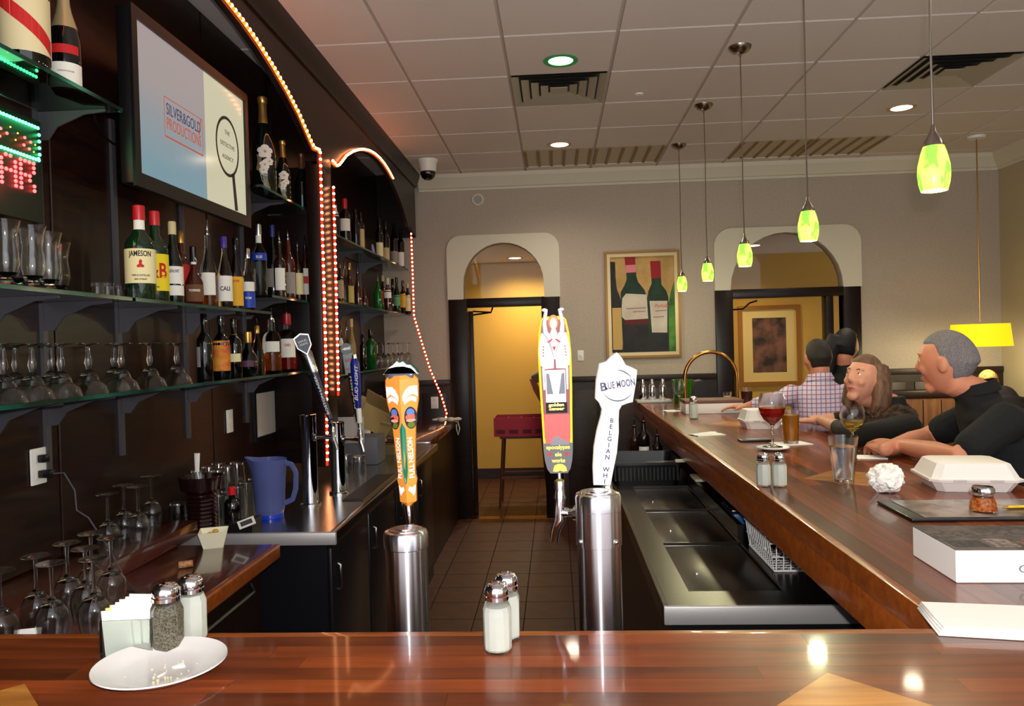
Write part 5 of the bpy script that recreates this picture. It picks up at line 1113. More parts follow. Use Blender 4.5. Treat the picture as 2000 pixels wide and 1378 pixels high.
# napkins, printed box at the right of the front bar
q = onbar(1822, 1195)
t = thing('napkin_stack', 'stack of folded white napkins at the corner of the bar', 'napkins', (.685, 1.285, BZ+.0005), -.16)
for k in range(4):
    g = G(); g.box((-.085+.002*k, -.062+.001*k, .004*k), (.16, .062-.001*k, .004*k+.0036), mat=RZ(.012*(k-2)), bev=.0012, seg=1); g.obj('napkin', m_paper, t)
b0 = onbar(1868, 1138)
t = thing('printed_box', 'low white carton with photo printed top behind the napkins', 'box', (b0.x, b0.y, BZ+.0005), -.03)
m_photo = M('photo_print', (96, 82, 78), .7, var=((52, 46, 46), 25)); m_ptxt = M('grey_lettering', (120, 116, 120), .6)
g = G(); g.box((0, 0, 0), (.25, .19, .062), bev=.0015, seg=1); c_ = g.obj('carton', m_paper, t, smooth=0)
g = G(); g.box((.0, .0, .0622), (.25, .19, .0632)); c2 = g.obj('photo_top', m_photo, t, smooth=0)
for k, (x0, y0, x1, y1, c) in enumerate(((.01, .02, .075, .07, (70, 62, 64)), (.085, .02, .13, .08, (150, 130, 124)), (.14, .03, .2, .07, (130, 90, 80)), (.0, .1, .24, .15, (96, 80, 78)))):
    g = G(); g.box((x0, y0, .0632), (x1, y1, .0636)); g.obj('photo_patch', M('photo_patch_%d' % k, c, .75, var=(tuple(int(v*.6) for v in c), 90)), c2, smooth=0)
tg = text('OVER', .022, .075, .0003); bmesh.ops.transform(tg.bm, matrix=T(.150, -.0003, .026) @ XZ, verts=tg.bm.verts[:]); tg.obj('lettering', m_ptxt, c_, smooth=0)
# ================================================================ UNDERBAR ICE BINS
IX, IZ = .285, .93
ib = thing('ice_bin', 'stainless ice bin unit with three lids under the side bar', 'ice bin', (IX, 3.1, 0))
def I(g, name, m, **k): bmesh.ops.translate(g.bm, verts=g.bm.verts[:], vec=-Vector((IX, 3.1, 0))); return g.obj(name, m, ib, **k)
LY = (2.29, 2.85, 3.41, 3.95)
g = G(); g.plate(rect(IX, 2.17, .905, 4.75), [rect(.375, LY[0], .655, LY[3])], IZ-.03, IZ); g.box((IX-.004, 2.165, IZ-.055), (IX+.012, 4.75, IZ+.004), bev=.003); I(g, 'deck', m_steeld, smooth=0)
g = G(); g.box((IX-.002, 2.155, IZ-.05), (.905, 2.169, IZ+.002), bev=.003); I(g, 'front_lip', m_lip)
g = G(); g.box((IX+.02, 2.19, .05), (.90, 4.73, IZ-.032)); I(g, 'cabinet', m_black, smooth=0)
g = G(); g.box((.66, 2.9, IZ), (.68, 4.6, IZ+.05)); I(g, 'backsplash', m_steeld, smooth=0)
for y0, y1 in zip(LY, LY[1:]):
    g = G(); g.box((.378, y0+.003, IZ-.022), (.652, y1-.012, IZ-.012), bev=.003); g.box((.378, y0+.002, IZ-.012), (.652, y0+.010, IZ-.002)); l_ = I(g, 'lid', m_steeld)
    g = G(); g.box((.43, y0+.19, IZ-.0125), (.438, y0+.215, IZ-.006), bev=.001); bmesh.ops.translate(g.bm, verts=g.bm.verts[:], vec=-Vector((IX, 3.1, 0))); g.obj('latch', m_steel, l_)
for y in (2.2, 4.7):
    for x in (IX+.05, .86): g = G(); g.tube([(x, y, 0), (x, y, .06)], .02, 8); I(g, 'foot', m_steel)
m_bt = M('black_tub', (12, 13, 15), .4)
tb = thing('bus_tub', 'black ribbed plastic tub at the end of the ice bins', 'tub', (.452, 4.2, IZ))
def rr(a, b, z, k=.85, n=6):
    pts = []
    for sx, sy, a0 in ((1, 1, 0), (-1, 1, PI/2), (-1, -1, PI), (1, -1, 1.5*PI)):
        for i in range(n+1): t_ = a0+PI/2*i/n; pts.append(Vector((sx*(a-.04)+.04*math.cos(t_), sy*(b-.04)+.04*math.sin(t_), z)))
    return pts
g = G(); g.rings([rr(.17, .19, 0), rr(.185, .205, .10), rr(.20, .22, .102), rr(.20, .22, .115), rr(.18, .2, .115), rr(.165, .185, .012)]); g.obj('tub_shell', m_bt, tb, smooth=30)
for k in range(17):
    x = -.16+k*.02; g = G(); g.box((x-.004, -.203, .02), (x+.004, -.188, .098)); g.obj('rib', m_bt, tb, smooth=0)
kn = thing('bar_knife', 'cream handled bar knife lying across the black tub', 'knife', (.60, 3.93, IZ+.122), .05)
g = G(); g.box((-.01, -.011, 0), (.11, .011, .016), bev=.005); hd_ = g.obj('handle', M('cream_handle', (226, 216, 178), .5), kn)
for x in (.015, .05, .09): g = G(); g.ball((x, 0, .016), (.003, .003, .0012), u=8, v=4); g.obj('rivet', m_steel, hd_)
g = G(); g.prism([(-.16, -.008), (-.01, -.009), (-.01, .009), (-.15, .010)], .006, .008); g.obj('blade', m_steel, kn, smooth=0)
cbx = thing('cutting_board', 'small cream cutting board beside the black tub', 'board', (.73, 3.86, IZ+.051))
g = G(); g.box((-.07, -.10, 0), (.07, .06, .014), bev=.004); g.obj('board', M('cream_board', (214, 206, 176), .6), cbx)
for (px_, Y, H, r, lab, cm, lm) in ((1258, 4.62, .27, .034, 'dark bottle with white printed label in the speed rail', m_blackg, m_wlabel), (1284, 4.50, .20, .03, 'black bottle with steel pourer in the speed rail', m_blackg, None), (1240, 4.66, .24, .03, 'brown bottle leaning place at the rail end by the tub', m_brown, None)):
    q = un(px_, 880, 'y', Y)
    bottle('rail_bottle', lab, 'bottle', q.x, Y, IZ, H, r, 'wine', cm, None, labels=[(.1, .42, 1.0, lm)] if lm else [], pour=True)
# white wire basket
wb_ = thing('wire_basket', 'white wire basket with steel bar tools beside the ice bin', 'basket', (.76, 2.63, IZ))
m_wire = M('white_wire', (236, 236, 232), .4)
def wire(pts, nm='wire', r=.0022): g = G(); g.tube(pts, r, 5); g.obj(nm, m_wire, wb_)
for z, e in ((.0035, .0), (.05, .006), (.095, .012)): wire([(-.085-e, -.16-e, z), (.085+e, -.16-e, z), (.085+e, .16+e, z), (-.085-e, .16+e, z), (-.085-e, -.16-e, z)], 'hoop', .003 if z > .09 else .0022)
for k in range(8):
    x = -.08+k*.0228; wire([(x, -.172, .095), (x, -.16, .0035), (x, .16, .0035), (x, .172, .095)])
for k in range(12):
    y = -.15+k*.0272; wire([(-.097, y, .095), (-.085, y, .0035), (.085, y, .0035), (.097, y, .095)])
t = thing('bar_strainer', 'steel cocktail strainer lying in the white wire basket', 'strainer', (.74, 2.62, IZ+.0065), .6)
g = G(); g.lathe([(0, .004), (.035, .004), (.042, .012), (.040, .014), (.034, .008), (0, .007)], 24, mat=T(0, 0, .02)); g.obj('bowl', m_chrome, t); g = G(); g.tube([(.04, 0, .034), (.12, 0, .06)], .005, 6); g.tube([(.03, -.03, .004), (.03, -.03, .02)], .004, 6); g.tube([(-.03, .03, .002), (-.03, .03, .02)], .004, 6); g.tube([(-.03, -.02, .002), (-.02, -.02, .024)], .004, 6); g.obj('handle', m_chrome, t)
t = thing('steel_jigger', 'steel jigger cup standing in the white wire basket', 'jigger', (.715, 2.72, IZ+.0065)); g = G(); g.lathe([(0, .03), (.018, 0), (.019, 0), (.008, .036), (.025, .085), (.0235, .085), (0, .04)], 20, cap0=False); g.obj('cup', m_chrome, t)
t = thing('blue_sponge_tray', 'blue plastic tray tucked under the side bar', 'tray', (.745, 3.22, IZ))
g = G(); g.box((-.055, -.12, 0), (.055, .12, .045), bev=.008); g.obj('tray', M('blue_tray', (30, 90, 150), .4), t)
g = G(); g.box((-.06, -.12, .0452), (.06, .04, .06), bev=.004); g.obj('grey_lid', m_steeld, t)
# ================================================================ THINGS ON THE SIDE BAR
Z = BZ+.0005
shaker('salt shaker of the pair on the side bar nearer the people', (.703, 2.49, Z), m_salt, .108, .022, 0); shaker('shaker of the side bar pair nearer the ice bins', (.655, 2.50, Z), m_salt, .108, .022, 0)
def drink(name, label, cat, p, prof, H, level, liq, n=28, ice=False, group=None):
    t = thing(name, label, cat, p, 0, group); g = glassmesh(prof, n); g.obj('glass', m_glass, t, smooth=35)
    if level:
        k = len(prof)//2+1; inner = [(r, z) for r, z in prof[k-2:] if r > 0]; inner = sorted(inner, key=lambda a: a[1]); z0 = prof[-1][1]
        pts = [(0, z0+.0006)]+[(max(r-.0006, .001), z+.0006) for r, z in inner if z+.001 < level and z > z0]
        for (r0, za), (r1, zb) in zip(inner, inner[1:]):
            if za <= level <= zb: pts.append((r0+(r1-r0)*(level-za)/(zb-za)-.0006, level))
        pts.append((0, level)); g = G(); g.lathe(pts, n); g.obj('drink', liq, t)
    return t
m_water = M('water', (245, 250, 250), .01, trans=1, ior=1.2); m_redw = M('red_drink', (190, 26, 22), .05, trans=.45, ior=1.25); m_teaw = M('amber_drink', (206, 132, 24), .05, trans=.5, ior=1.25); m_ww = M('white_wine', (240, 226, 120), .02, trans=.9, ior=1.2); m_dtea = M('dark_tea', (110, 40, 22), .05, trans=.4, ior=1.2)
GOB = [(0, 0), (.036, 0), (.037, .002), (.012, .006), (.005, .012), (.0045, .04), (.008, .044), (.005, .05), (.0045, .07), (.010, .078), (.030, .092), (.045, .115), (.050, .140), (.047, .165), (.041, .182), (.0398, .182), (.0455, .165), (.0485, .140), (.0435, .116), (.029, .095), (0, .083)]
TALL = [(0, 0), (.031, 0), (.032, .004), (.038, .145), (.0365, .145), (.0305, .012), (0, .011)]
PB = [(r*1.03, z*1.0) for r, z in PINT]
drink('pint_glass', 'tapered pint glass of water beside the crumpled napkin', 'glass', (.918, 2.53, Z), PB, .15, .118, m_water)
q = onbar(1508, 880); drink('goblet', 'goblet of red drink standing on a white saucer', 'glass', (.902, 3.285, Z+.0125), [(r*1.12, z*1.24) for r, z in GOB], .182, .165, m_redw)
drink('iced_tea_glass', 'straight glass of amber iced drink on a white napkin', 'glass', (1.03, 3.46, Z+.003), TALL, .145, .125, m_teaw)
drink('wine_goblet', 'goblet of white wine in front of the couple', 'glass', (1.215, 3.24, Z), GOB, .182, .122, m_ww)
drink('tea_glass', 'glass of dark tea beside the long white carton', 'glass', (1.25, 5.14, Z), TALL, .145, .12, m_dtea)
drink('empty_wine_glass', 'empty wine glass on a napkin near the green bucket', 'glass', (.82, 5.2, Z+.002), WINE, .198, 0, None)
t = thing('saucer', 'white saucer under the red drink goblet', 'saucer', (.902, 3.285, Z)); g = G(); g.lathe([(0, 0), (.04, 0), (.068, .011), (.068, .013), (.042, .0035), (.04, .012), (0, .012)], 32); g.obj('dish', M('saucer_china', (232, 228, 224), .25), t)
def flatpaper(label, x, y, a, b, rot, name='napkin', cat='napkin', h=.003, m=None, bend=.01):
    t = thing(name, label, cat, (x, y, Z), rot); g = G(); n = 6; R = []
    top = [[Vector((-a+2*a*i/n, -b+2*b*j/n, h+bend*max(0, noise.noise(Vector((x*9+i*.7, y*7+j*.8, 0)))))) for i in range(n+1)] for j in range(n+1)]
    bot = [Vector((v.x, v.y, 0)) for v in top[0]]
    g.rings([bot]+top+[[Vector((v.x, v.y, 0)) for v in top[-1]]], False, False, close=False)
    g.obj('sheet', m or m_paper, t); return t
flatpaper('folded white napkin alone by the inner bar edge', .735, 3.84, .075, .05, .3); flatpaper('napkin under the amber iced drink', 1.03, 3.46, .075, .055, .2, bend=0, h=.0025); flatpaper('napkin under the empty wine glass', .80, 5.15, .09, .07, .1, bend=0, h=.0015); flatpaper('white printed coaster by the hands of the man', 1.20, 3.04, .055, .045, -.1, 'coaster', 'coaster', .003, bend=0); flatpaper('white napkin beside the white clamshell box', 1.22, 4.26, .08, .05, .2, bend=.004)
t = thing('mobile_phone', 'thin dark phone lying on the bar by the saucer', 'phone', (.905, 3.58, Z), .03); g = G(); g.box((-.075, -.035, 0), (.075, .035, .009), bev=.003); g.obj('phone_body', m_black, t); g = G(); g.box((-.066, -.030, .0092), (.066, .030, .0096)); g.obj('glass_face', M('phone_glass', (60, 52, 54), .05), t, smooth=0)
# crumpled napkin
t = thing('crumpled_napkin', 'crumpled white paper napkin ball beside the takeout box', 'napkin', (.985, 2.37, Z)); g = G(); bmesh.ops.create_icosphere(g.bm, subdivisions=4, radius=.05)
for v in g.bm.verts:
    d = v.co.normalized(); k = .86+.34*abs(noise.noise(d*2.1+Vector((3, 1, 2))))+.20*abs(noise.noise(d*5.3))-.16*abs(noise.noise(d*9)); v.co = d*.05*k*1.02; v.co.z *= .92; v.co.z += .043
for v in g.bm.verts: v.co.z = max(v.co.z, .0)
g.obj('paper', m_paper, t, smooth=20)
def clamshell(label, p, rot, a, b, h):
    t = thing('takeout_box', label, 'takeout box', p, rot)
    R = lambda k, z, f=1: [Vector((x*a*k*f, y*b*k*f, z)) for x, y in ((-1, -.82), (-.82, -1), (.82, -1), (1, -.82), (1, .82), (.82, 1), (-.82, 1), (-1, .82))]
    g = G(); g.rings([R(.80, 0), R(.96, h*.38), R(1.03, h*.385), R(1.03, h*.42), R(.95, h*.42), R(.78, .004)]); g.obj('tray', m_foam, t, smooth=25)
    g = G(); g.rings([R(1.03, h*.43), R(1.03, h*.47), R(.97, h*.475), R(.80, h*.97), R(.76, h)]); lid = g.obj('lid', m_foam, t, smooth=25)
    for x in (-.4, .4): g = G(); g.box((x*a-.018, -b*1.05, h*.40), (x*a+.018, -b*1.02, h*.47), bev=.002); g.obj('tab', M('foam_grey', (190, 182, 178), .8), lid)  # closing tabs in a slightly greyer foam than the box
    return t
clamshell('white foam clamshell takeout box beside the crumpled napkin', (1.245, 2.43, Z), -.14, .125, .105, .085)
clamshell('small white foam clamshell box in front of the plaid shirt man', (1.06, 4.09, Z), .03, .10, .08, .10)
t = thing('long_carton', 'long white carton with brown lid edge far along the bar', 'carton', (.99, 5.0, Z)); g = G(); g.box((-.18, -.10, 0), (.18, .12, .065), bev=.003); g.obj('carton', m_foam, t); g = G(); g.box((-.183, -.103, .066), (.183, .123, .085), bev=.003); g.obj('lid', M('brown_lid', (110, 74, 58), .6), t)
# menu folder, chili jar, pen
t = thing('menu_folder', 'black menu folder with a picture sheet under the chili jar', 'menu', (1.09, 2.085, Z), -.02)
g = G(); g.box((-.20, -.10, 0), (.24, .125, .008), bev=.003); g.obj('cover', m_black, t); g = G(); g.box((-.165, -.088, .0085), (.235, .118, .0095)); g.obj('picture_sheet', M('menu_print', (150, 134, 126), .25, var=((96, 86, 84), 14)), t, smooth=0)
t = thing('chili_jar', 'glass jar of red chili flakes with steel lid on the menu', 'jar', (1.10, 2.06, Z+.0098)); g = G(); g.lathe([(0, 0), (.032, 0), (.033, .004), (.030, .025), (.024, .038), (.024, .045), (0, .045)], 24); g.obj('jar', m_sglass, t); g = G(); g.lathe([(0, .003), (.030, .003), (.030, .006), (.0275, .024), (.022, .036), (0, .036)], 20); g.obj('chili_flakes', M('chili', (196, 62, 20), .7, var=((230, 150, 60), 160)), t); g = G(); g.lathe([(.0, .045), (.027, .045), (.028, .048), (.028, .058), (.024, .064), (0, .066)], 24); g.obj('lid', m_chrome, t)
t = thing('gold_pen', 'gold pen lying on the menu folder', 'pen', (1.20, 2.075, Z+.0145), .05); g = G(); g.tube([(-.03, 0, 0), (.10, 0, 0)], .0048, 10); g.obj('barrel', M('polished_gold', (220, 176, 50), .2, .9), t); g = G(); g.tube([(-.045, 0, 0), (-.03, 0, 0)], [.001, .0045], 10); g.obj('tip', m_gold, t)
# far end: single shaker, steel tins on a tray, bucket, brass rail, candle holder
shaker('tall chrome topped shaker standing alone far along the bar', (.81, 4.62, Z), m_salt, .135, .026, 0)
t = thing('tin_tray', 'flat white tray under the steel shaker tins', 'tray', (.735, 5.9, Z)); g = G(); g.box((-.13, -.08, 0), (.13, .08, .018), bev=.005); g.obj('tray', M('grey_tray', (190, 188, 184), .5), t)
t0 = None
for x, lb in ((.655, 'steel cocktail tin at the inner end of the white tray'), (.725, 'middle steel cocktail tin on the white tray'), (.805, 'steel cocktail tin on the white tray nearest the green bucket')):
    t = thing('cocktail_tin', lb, 'shaker tin', (x, 5.9, Z+.0185), 0, 'steel cocktail tins'); g = G(); g.lathe([(0, 0), (.028, 0), (.029, .002), (.026, .10), (.024, .105), (.016, .125), (.012, .145), (.012, .158), (0, .16)], 24); g.obj('cup', m_chrome, t)
t = thing('green_bucket', 'green glass wine bucket beside the brass rail', 'bucket', (.93, 5.75, Z)); g = G(); g.lathe([(0, 0), (.06, 0), (.062, .004), (.078, .175), (.075, .175), (.058, .01), (0, .009)], 32); g.obj('bucket', M('green_tint_glass', (60, 150, 40), .06, trans=.6), t)
t = thing('brass_rail', 'arched brass service rail standing on the far bar', 'rail', (1.08, 5.45, Z)); pts = [(-.18, 0, .004), (-.18, 0, .20)]+[(-.18*math.cos(a), 0, .20+.18*math.sin(a)) for a in [PI*k/14 for k in range(1, 14)]]+[(.18, 0, .20), (.18, 0, .004)]
g = G(); g.tube(pts, .013, 12); g.obj('tube', m_brass, t)
for x in (-.18, .18): g = G(); g.lathe([(0, 0), (.03, 0), (.03, .006), (.016, .012), (0, .012)], 20, c=(x, 0, 0)); g.obj('flange', m_brass, t)
t = thing('till_screen', 'small dark till screen past the brass rail', 'screen', (1.12, 5.95, Z)); g = G(); g.prism([(-.10, 0), (.12, 0), (.10, .05), (-.02, .16), (-.07, .15)], -.09, .09, RX(PI/2)); g.obj('screen_case', m_black, t, smooth=0)
t = thing('candle_jar', 'small clear candle jar by the till screen', 'candle', (1.29, 5.9, Z)); g = glassmesh([(0, 0), (.03, 0), (.032, .004), (.034, .065), (.032, .065), (.029, .01), (0, .009)], 20); g.obj('jar', m_glass, t); g = G(); g.lathe([(0, .010), (.026, .010), (.026, .035), (0, .036)], 16); g.obj('wax', m_cream, t)
# ================================================================ BOOTH
m_seat = M('brown_booth_fabric', (128, 84, 50), .8, grain=((96, 60, 36), (60, 60, 4))); m_brail = M('dark_booth_rail', (38, 18, 14), .4)
def booth(label, p, rot, L, h, name='booth_bench'):
    t = thing(name, label, 'booth', p, rot)      # faces -Y, back at y=0
    g = G(); g.box((0, -.14, .32), (L, -.02, h-.06), bev=.02); bk = g.obj('backrest', m_seat, t)
    g = G(); g.box((-.02, -.16, h-.07), (L+.02, -.002, h), bev=.01); g.obj('top_rail', m_brail, t)
    g = G(); g.box((0, -.60, .34), (L, -.13, .48), bev=.03); g.obj('seat', m_seat, t); g = G(); g.box((0, -.56, 0), (L, -.04, .34)); g.obj('base', m_brail, t, smooth=0)
    for k in range(int(L/.16)): g = G(); g.tube([(.08+k*.16, -.142, .5), (.08+k*.16, -.142, h-.09)], .004, 5); g.obj('channel_seam', m_brail, bk)
    return t
booth('booth bench with brown channelled back along the plaster wall', (2.92, WY-.04, 0), 0, 1.15, 1.15)
q = un(1955, 800, 'y', 4.15)
booth('booth bench seen from its back behind the man in black', (q.x+1.2, 4.15, 0), PI, 1.2, un(1975, 803, 'y', 4.15).z)
tbm = thing('booth_table', 'dark booth table between the bench backs', 'table', (3.45, 5.75, 0)); g = G(); g.box((-.45, -.35, .72), (.55, .35, .76), bev=.008); g.obj('table_top', m_dark, tbm); g = G(); g.tube([(0, 0, .02), (0, 0, .72)], .04, 12); g.obj('pedestal', m_blackm, tbm); g = G(); g.lathe([(0, 0), (.25, 0), (.25, .015), (.05, .03), (0, .03)], 24); g.obj('foot', m_blackm, tbm)
# ================================================================ PEOPLE
def headpt(d):
    a, b, c = .074, .097, .116
    x, y, z = a*d.x, b*d.y, c*d.z
    t = max(0, -d.z)
    x *= 1-.34*t**1.6
    if d.y < 0: y *= 1-.62*t**1.2
    else:
        y *= 1-.10*t; y *= 1-.05*max(0, d.y-.7)
    if d.z > 0 and d.y < 0: y *= 1+.06*(1-d.z)
    return Vector((x, y, z))
def sph(fn, g, u=36, v=24):
    R = []
    for j in range(1, v):
        ph = PI*j/v; R.append([fn(Vector((math.sin(ph)*math.cos(2*PI*i/u), math.sin(ph)*math.sin(2*PI*i/u), math.cos(ph)))) for i in range(u)])
    return g.rings(R)
def limb(g, pts, rad, n=14):
    g.tube(pts, rad, n)
    for p, r in ((pts[0], rad[0]), (pts[-1], rad[-1])):
        r = r if not isinstance(r, (tuple, list)) else min(r); g.ball(p, r*.98, u=12, v=8)
def hand(g, w, d, up, thumb, curl=.5, s=1.0):
    d = d.normalized(); up = (up-d*up.dot(d)).normalized(); lat = d.cross(up)*thumb     # lat points to the thumb side
    fr = lambda p, a, b, n=12: [p+lat*a*math.cos(2*PI*k/n)+up*b*math.sin(2*PI*k/n) for k in range(n)]
    g.rings([fr(w-d*.02*s, .026*s, .021*s), fr(w+d*.01*s, .028*s, .019*s), fr(w+d*.045*s, .037*s, .016*s), fr(w+d*.085*s, .040*s, .014*s), fr(w+d*.097*s, .034*s, .010*s)])
    for k, (o, L) in enumerate(((.029, .068), (.010, .078), (-.010, .072), (-.028, .058))):
        p = w+d*.088*s+lat*o*s; dd = (d+lat*o*1.5).normalized(); a = curl*.55; pts = [p-dd*.02*s, p]; u2 = up
        for seg in (.45, .31, .24):
            ax = dd.cross(u2).normalized(); dd2 = (Matrix.Rotation(-a, 3, ax) @ dd); u2 = (Matrix.Rotation(-a, 3, ax) @ u2); dd = dd2; p = p+dd*L*seg*s; pts.append(p.copy()); a = curl*.75
        g.tube(pts, [.0095*s, .0092*s, .0085*s, .0078*s, .0062*s], 10); g.ball(pts[-1], .0062*s, u=8, v=6)
    p = w+d*.025*s+lat*.026*s; dd = (d*.75+lat*.75-up*.25).normalized(); pts = [p-dd*.012*s, p, p+dd*.034*s, p+dd*.034*s+(dd*.6+d*.6-up*curl*.4).normalized()*.03*s]
    g.tube(pts, [.013*s, .0125*s, .0105*s, .0075*s], 10); g.ball(pts[-1], .0075*s, u=8, v=6)
def ringe(c, lat, fw, a, b, n=22):
    return [c+lat*a*math.copysign(abs(math.cos(t))**.85, math.cos(t))+fw*b*math.copysign(abs(math.sin(t))**.9, math.sin(t)) for t in [2*PI*k/n for k in range(n)]]
def person(label, S):
    V3 = Vector; root = V3((S['pel'].x, S['pel'].y, S.get('floor', 0)))
    t = thing('person', label, 'person', root)
    lat = S['lat'].normalized(); fw = S['fw'].normalized(); k = S.get('k', 1.0); vox = S.get('vox', .006)
    pel, ch, nk, hc = S['pel'], S['chest'], S['neck'], S['head']
    look = S['look'].normalized(); rt = look.cross(V3((0, 0, 1))).normalized(); upv = rt.cross(look)
    rl = S.get('hroll', 0); rt, upv = rt*math.cos(rl)+upv*math.sin(rl), -rt*math.sin(rl)+upv*math.cos(rl)
    HM = Matrix(((rt.x, look.x, upv.x, hc.x), (rt.y, look.y, upv.y, hc.y), (rt.z, look.z, upv.z, hc.z), (0, 0, 0, 1))); hs = S.get('hs', 1.0)
    hm = lambda p: HM @ (V3(p)*hs)
    def fin(g, name, m, parent=t, rem=vox, sm=2):
        bmesh.ops.translate(g.bm, verts=g.bm.verts[:], vec=-root)
        return O(name, remesh(g, rem, sm), m, parent) if rem else g.obj(name, m, parent)
    # skin body: head, neck, torso core, arms, hands, legs as one surface
    g = G(); sph(lambda d: hm(headpt(d)), g)
    nose = S.get('nose', 1); tub = lambda pts, r: g.tube([hm(p) for p in pts], [q*hs for q in r], 10)
    HR = HM.to_3x3().to_4x4()
    hb = lambda p, r: g.ball(hm(p), [q*hs for q in r], HR)
    tub([(0, .086, .030), (0, .093, .008), (0, .1015, -.016), (0, .094, -.029)], [.006, .0078, .0105, .007]); hb((.0095, .092, -.0235), (.0062, .007, .006)); hb((-.0095, .092, -.0235), (.0062, .007, .006))
    for s in (-1, 1):
        hb((s*.028, .078, .036), (.020, .012, .008)); hb((s*.036, .066, -.022), (.020, .019, .020))
        sph(lambda d: hm((s*(.073+.008*d.x)+s*.004, -.004+.017*d.y, -.004+.030*d.z+.0)), g, 12, 8)
    hb((0, .0705, -.058), (.027, .015, .018)); hb((0, .058, -.088), (.030, .021, .025))
    nb = hm((0, -.022, -.075)); g.tube([hm((0, -.018, -.03)), nb, nk, nk-V3((0, 0, .05))], [.055*hs, .053*k, .055*k, .060*k], 18)
    sw = S.get('sw', .19)*k
    core = [(pel, .15, .11), (pel.lerp(ch, .45), .125, .095), (ch, .15, .10), (ch.lerp(nk, .6), .12, .075), (nk, .055, .05)]
    g.rings([ringe(c, lat, fw, a*k, b*k) for c, a, b in core])
    for sh, el, wr, hd, up_, th, cu in S['arms']:
        limb(g, [sh, sh.lerp(el, .5), el, el.lerp(wr, .35), wr], [.048*k, .043*k, .038*k, .040*k, .026*k]); hand(g, wr, hd, up_, th, cu, S.get('hands', 1.0))
    for hp, kn, an, toe in S['legs']: limb(g, [hp, kn, kn.lerp(an, .35), an], [.075*k, .052*k, .052*k, .036*k])
    body = fin(g, 'body', S['skin'], sm=4)
    # shirt
    g = G(); sa = S.get('bulk', 1.0)
    tor = [(pel-V3((0, 0, .06)), .175, .135), (pel.lerp(ch, .25), .168, .135*sa), (pel.lerp(ch, .6), .165, .135*sa), (ch, .182, .128), (ch.lerp(nk, .5), .172, .105), (ch.lerp(nk, .78), .125, .082), (nk-V3((0, 0, .012)), .080, .074), (nk+V3((0, 0, .012)), .070, .066)]
    g.rings([ringe(c, lat, fw, a*k, b*k, 28) for c, a, b in tor])
    if S.get('sleeve', .6) > 1.2: g.rings([ringe(nk+V3((0, 0, q)), lat, fw, a*k, a*k, 20) for q, a in ((-.05, .085), (.0, .074), (.035, .066))])
    for sh, el, wr, *_ in S['arms']:
        sl = S.get('sleeve', .6)
        if sl <= 1: limb(g, [sh+(ch-sh)*.15, sh, sh.lerp(el, sl*.6), sh.lerp(el, sl)], [.068*k, .064*k, .060*k, .058*k])
        else: limb(g, [sh+(ch-sh)*.15, sh, sh.lerp(el, .6), el, el.lerp(wr, .5*(sl-1)), el.lerp(wr, sl-1)], [.068*k, .062*k, .054*k, .050*k, .046*k, .040*k])
    fin(g, 'shirt', S['shirt'], rem=vox*1.1, sm=3)
    if S.get('collar'):
        g = G(); n = 26; R = []
        for j, (zz, e) in enumerate(((-.006, .070), (.030, .066), (.032, .062), (.004, .078), (-.008, .080))): R.append([nk+lat*e*k*1.06*math.cos(2*PI*i/n)+fw*(e*k*math.sin(2*PI*i/n))+V3((0, 0, zz-.018*math.sin(2*PI*i/n))) for i in range(n)])
        g.rings(R, False, False); fin(g, 'collar', S['shirt'], rem=0)
    # trousers and shoes
    g = G(); g.rings([ringe(c, lat, fw, a*k, b*k) for c, a, b in ((pel-V3((0, 0, .12)), .16, .12), (pel-V3((0, 0, .04)), .178, .138), (pel+V3((0, 0, .06)), .168, .13))])
    for hp, kn, an, toe in S['legs']: limb(g, [hp, hp.lerp(kn, .5), kn, kn.lerp(an, .5), an], [.090*k, .080*k, .066*k, .058*k, .050*k])
    fin(g, 'trousers', S['pants'], rem=.009)
    for hp, kn, an, toe in S['legs']:
        g = G(); td = toe.normalized(); g.tube([an-V3((0, 0, .0))-td*.05, an-V3((0, 0, .035))+td*.02, an-V3((0, 0, .05))+td*.12, an-V3((0, 0, .06))+td*.19], [.045, .045, .036, .022], 12); fin(g, 'shoe', m_blackm, rem=.009)
    # hair
    if S.get('hair'):
        m, th, mask = S['hair'][:3]; g = G()
        def hf(d):
            w = mask(d); p = headpt(d); n_ = 1+.03*noise.noise(d*9)
            return hm(p*((1+th*n_)*w+(.93)*(1-w)))
        sph(hf, g, 56, 40)
        for pts, r in (S['hair'][3] if len(S['hair']) > 3 else ()): g.tube([hm(p) for p in pts], r, 14)
        fin(g, 'hair', m, rem=S.get('hvox', .005), sm=2)
    # face details
    if S.get('face'):
        f = S['face']; m_eye = M('eye_white', (236, 232, 228), .15); m_iris = M('iris', (70, 84, 92), .1); m_brow = S['hair'][0]
        for s in (-1, 1):
            g = G(); g.ball(hm((s*.029, .0775, .012)), .0105*hs, u=14, v=10); e = fin(g, 'eye', m_eye, rem=0)
            g = G(); q = V3((s*.029, .0775, .012))+V3(f.get('gaze', (0, 1, 0))).normalized()*.0078; g.ball(hm(q), .0048*hs, u=12, v=8); fin(g, 'iris', m_iris, e, rem=0)
            g = G(); g.tube([hm((s*.014, .0885, .031)), hm((s*.028, .0885, .036)), hm((s*.045, .0765, .032))], [.0022, .003, .0018], 6); fin(g, 'eyebrow', m_brow, rem=0)
            g = G(); g.tube([hm((s*.018, .0855, .0155)), hm((s*.029, .0875, .0215)), hm((s*.041, .0795, .0145))], [.002, .0032, .002], 6); fin(g, 'eyelid', S['skin'], rem=0)
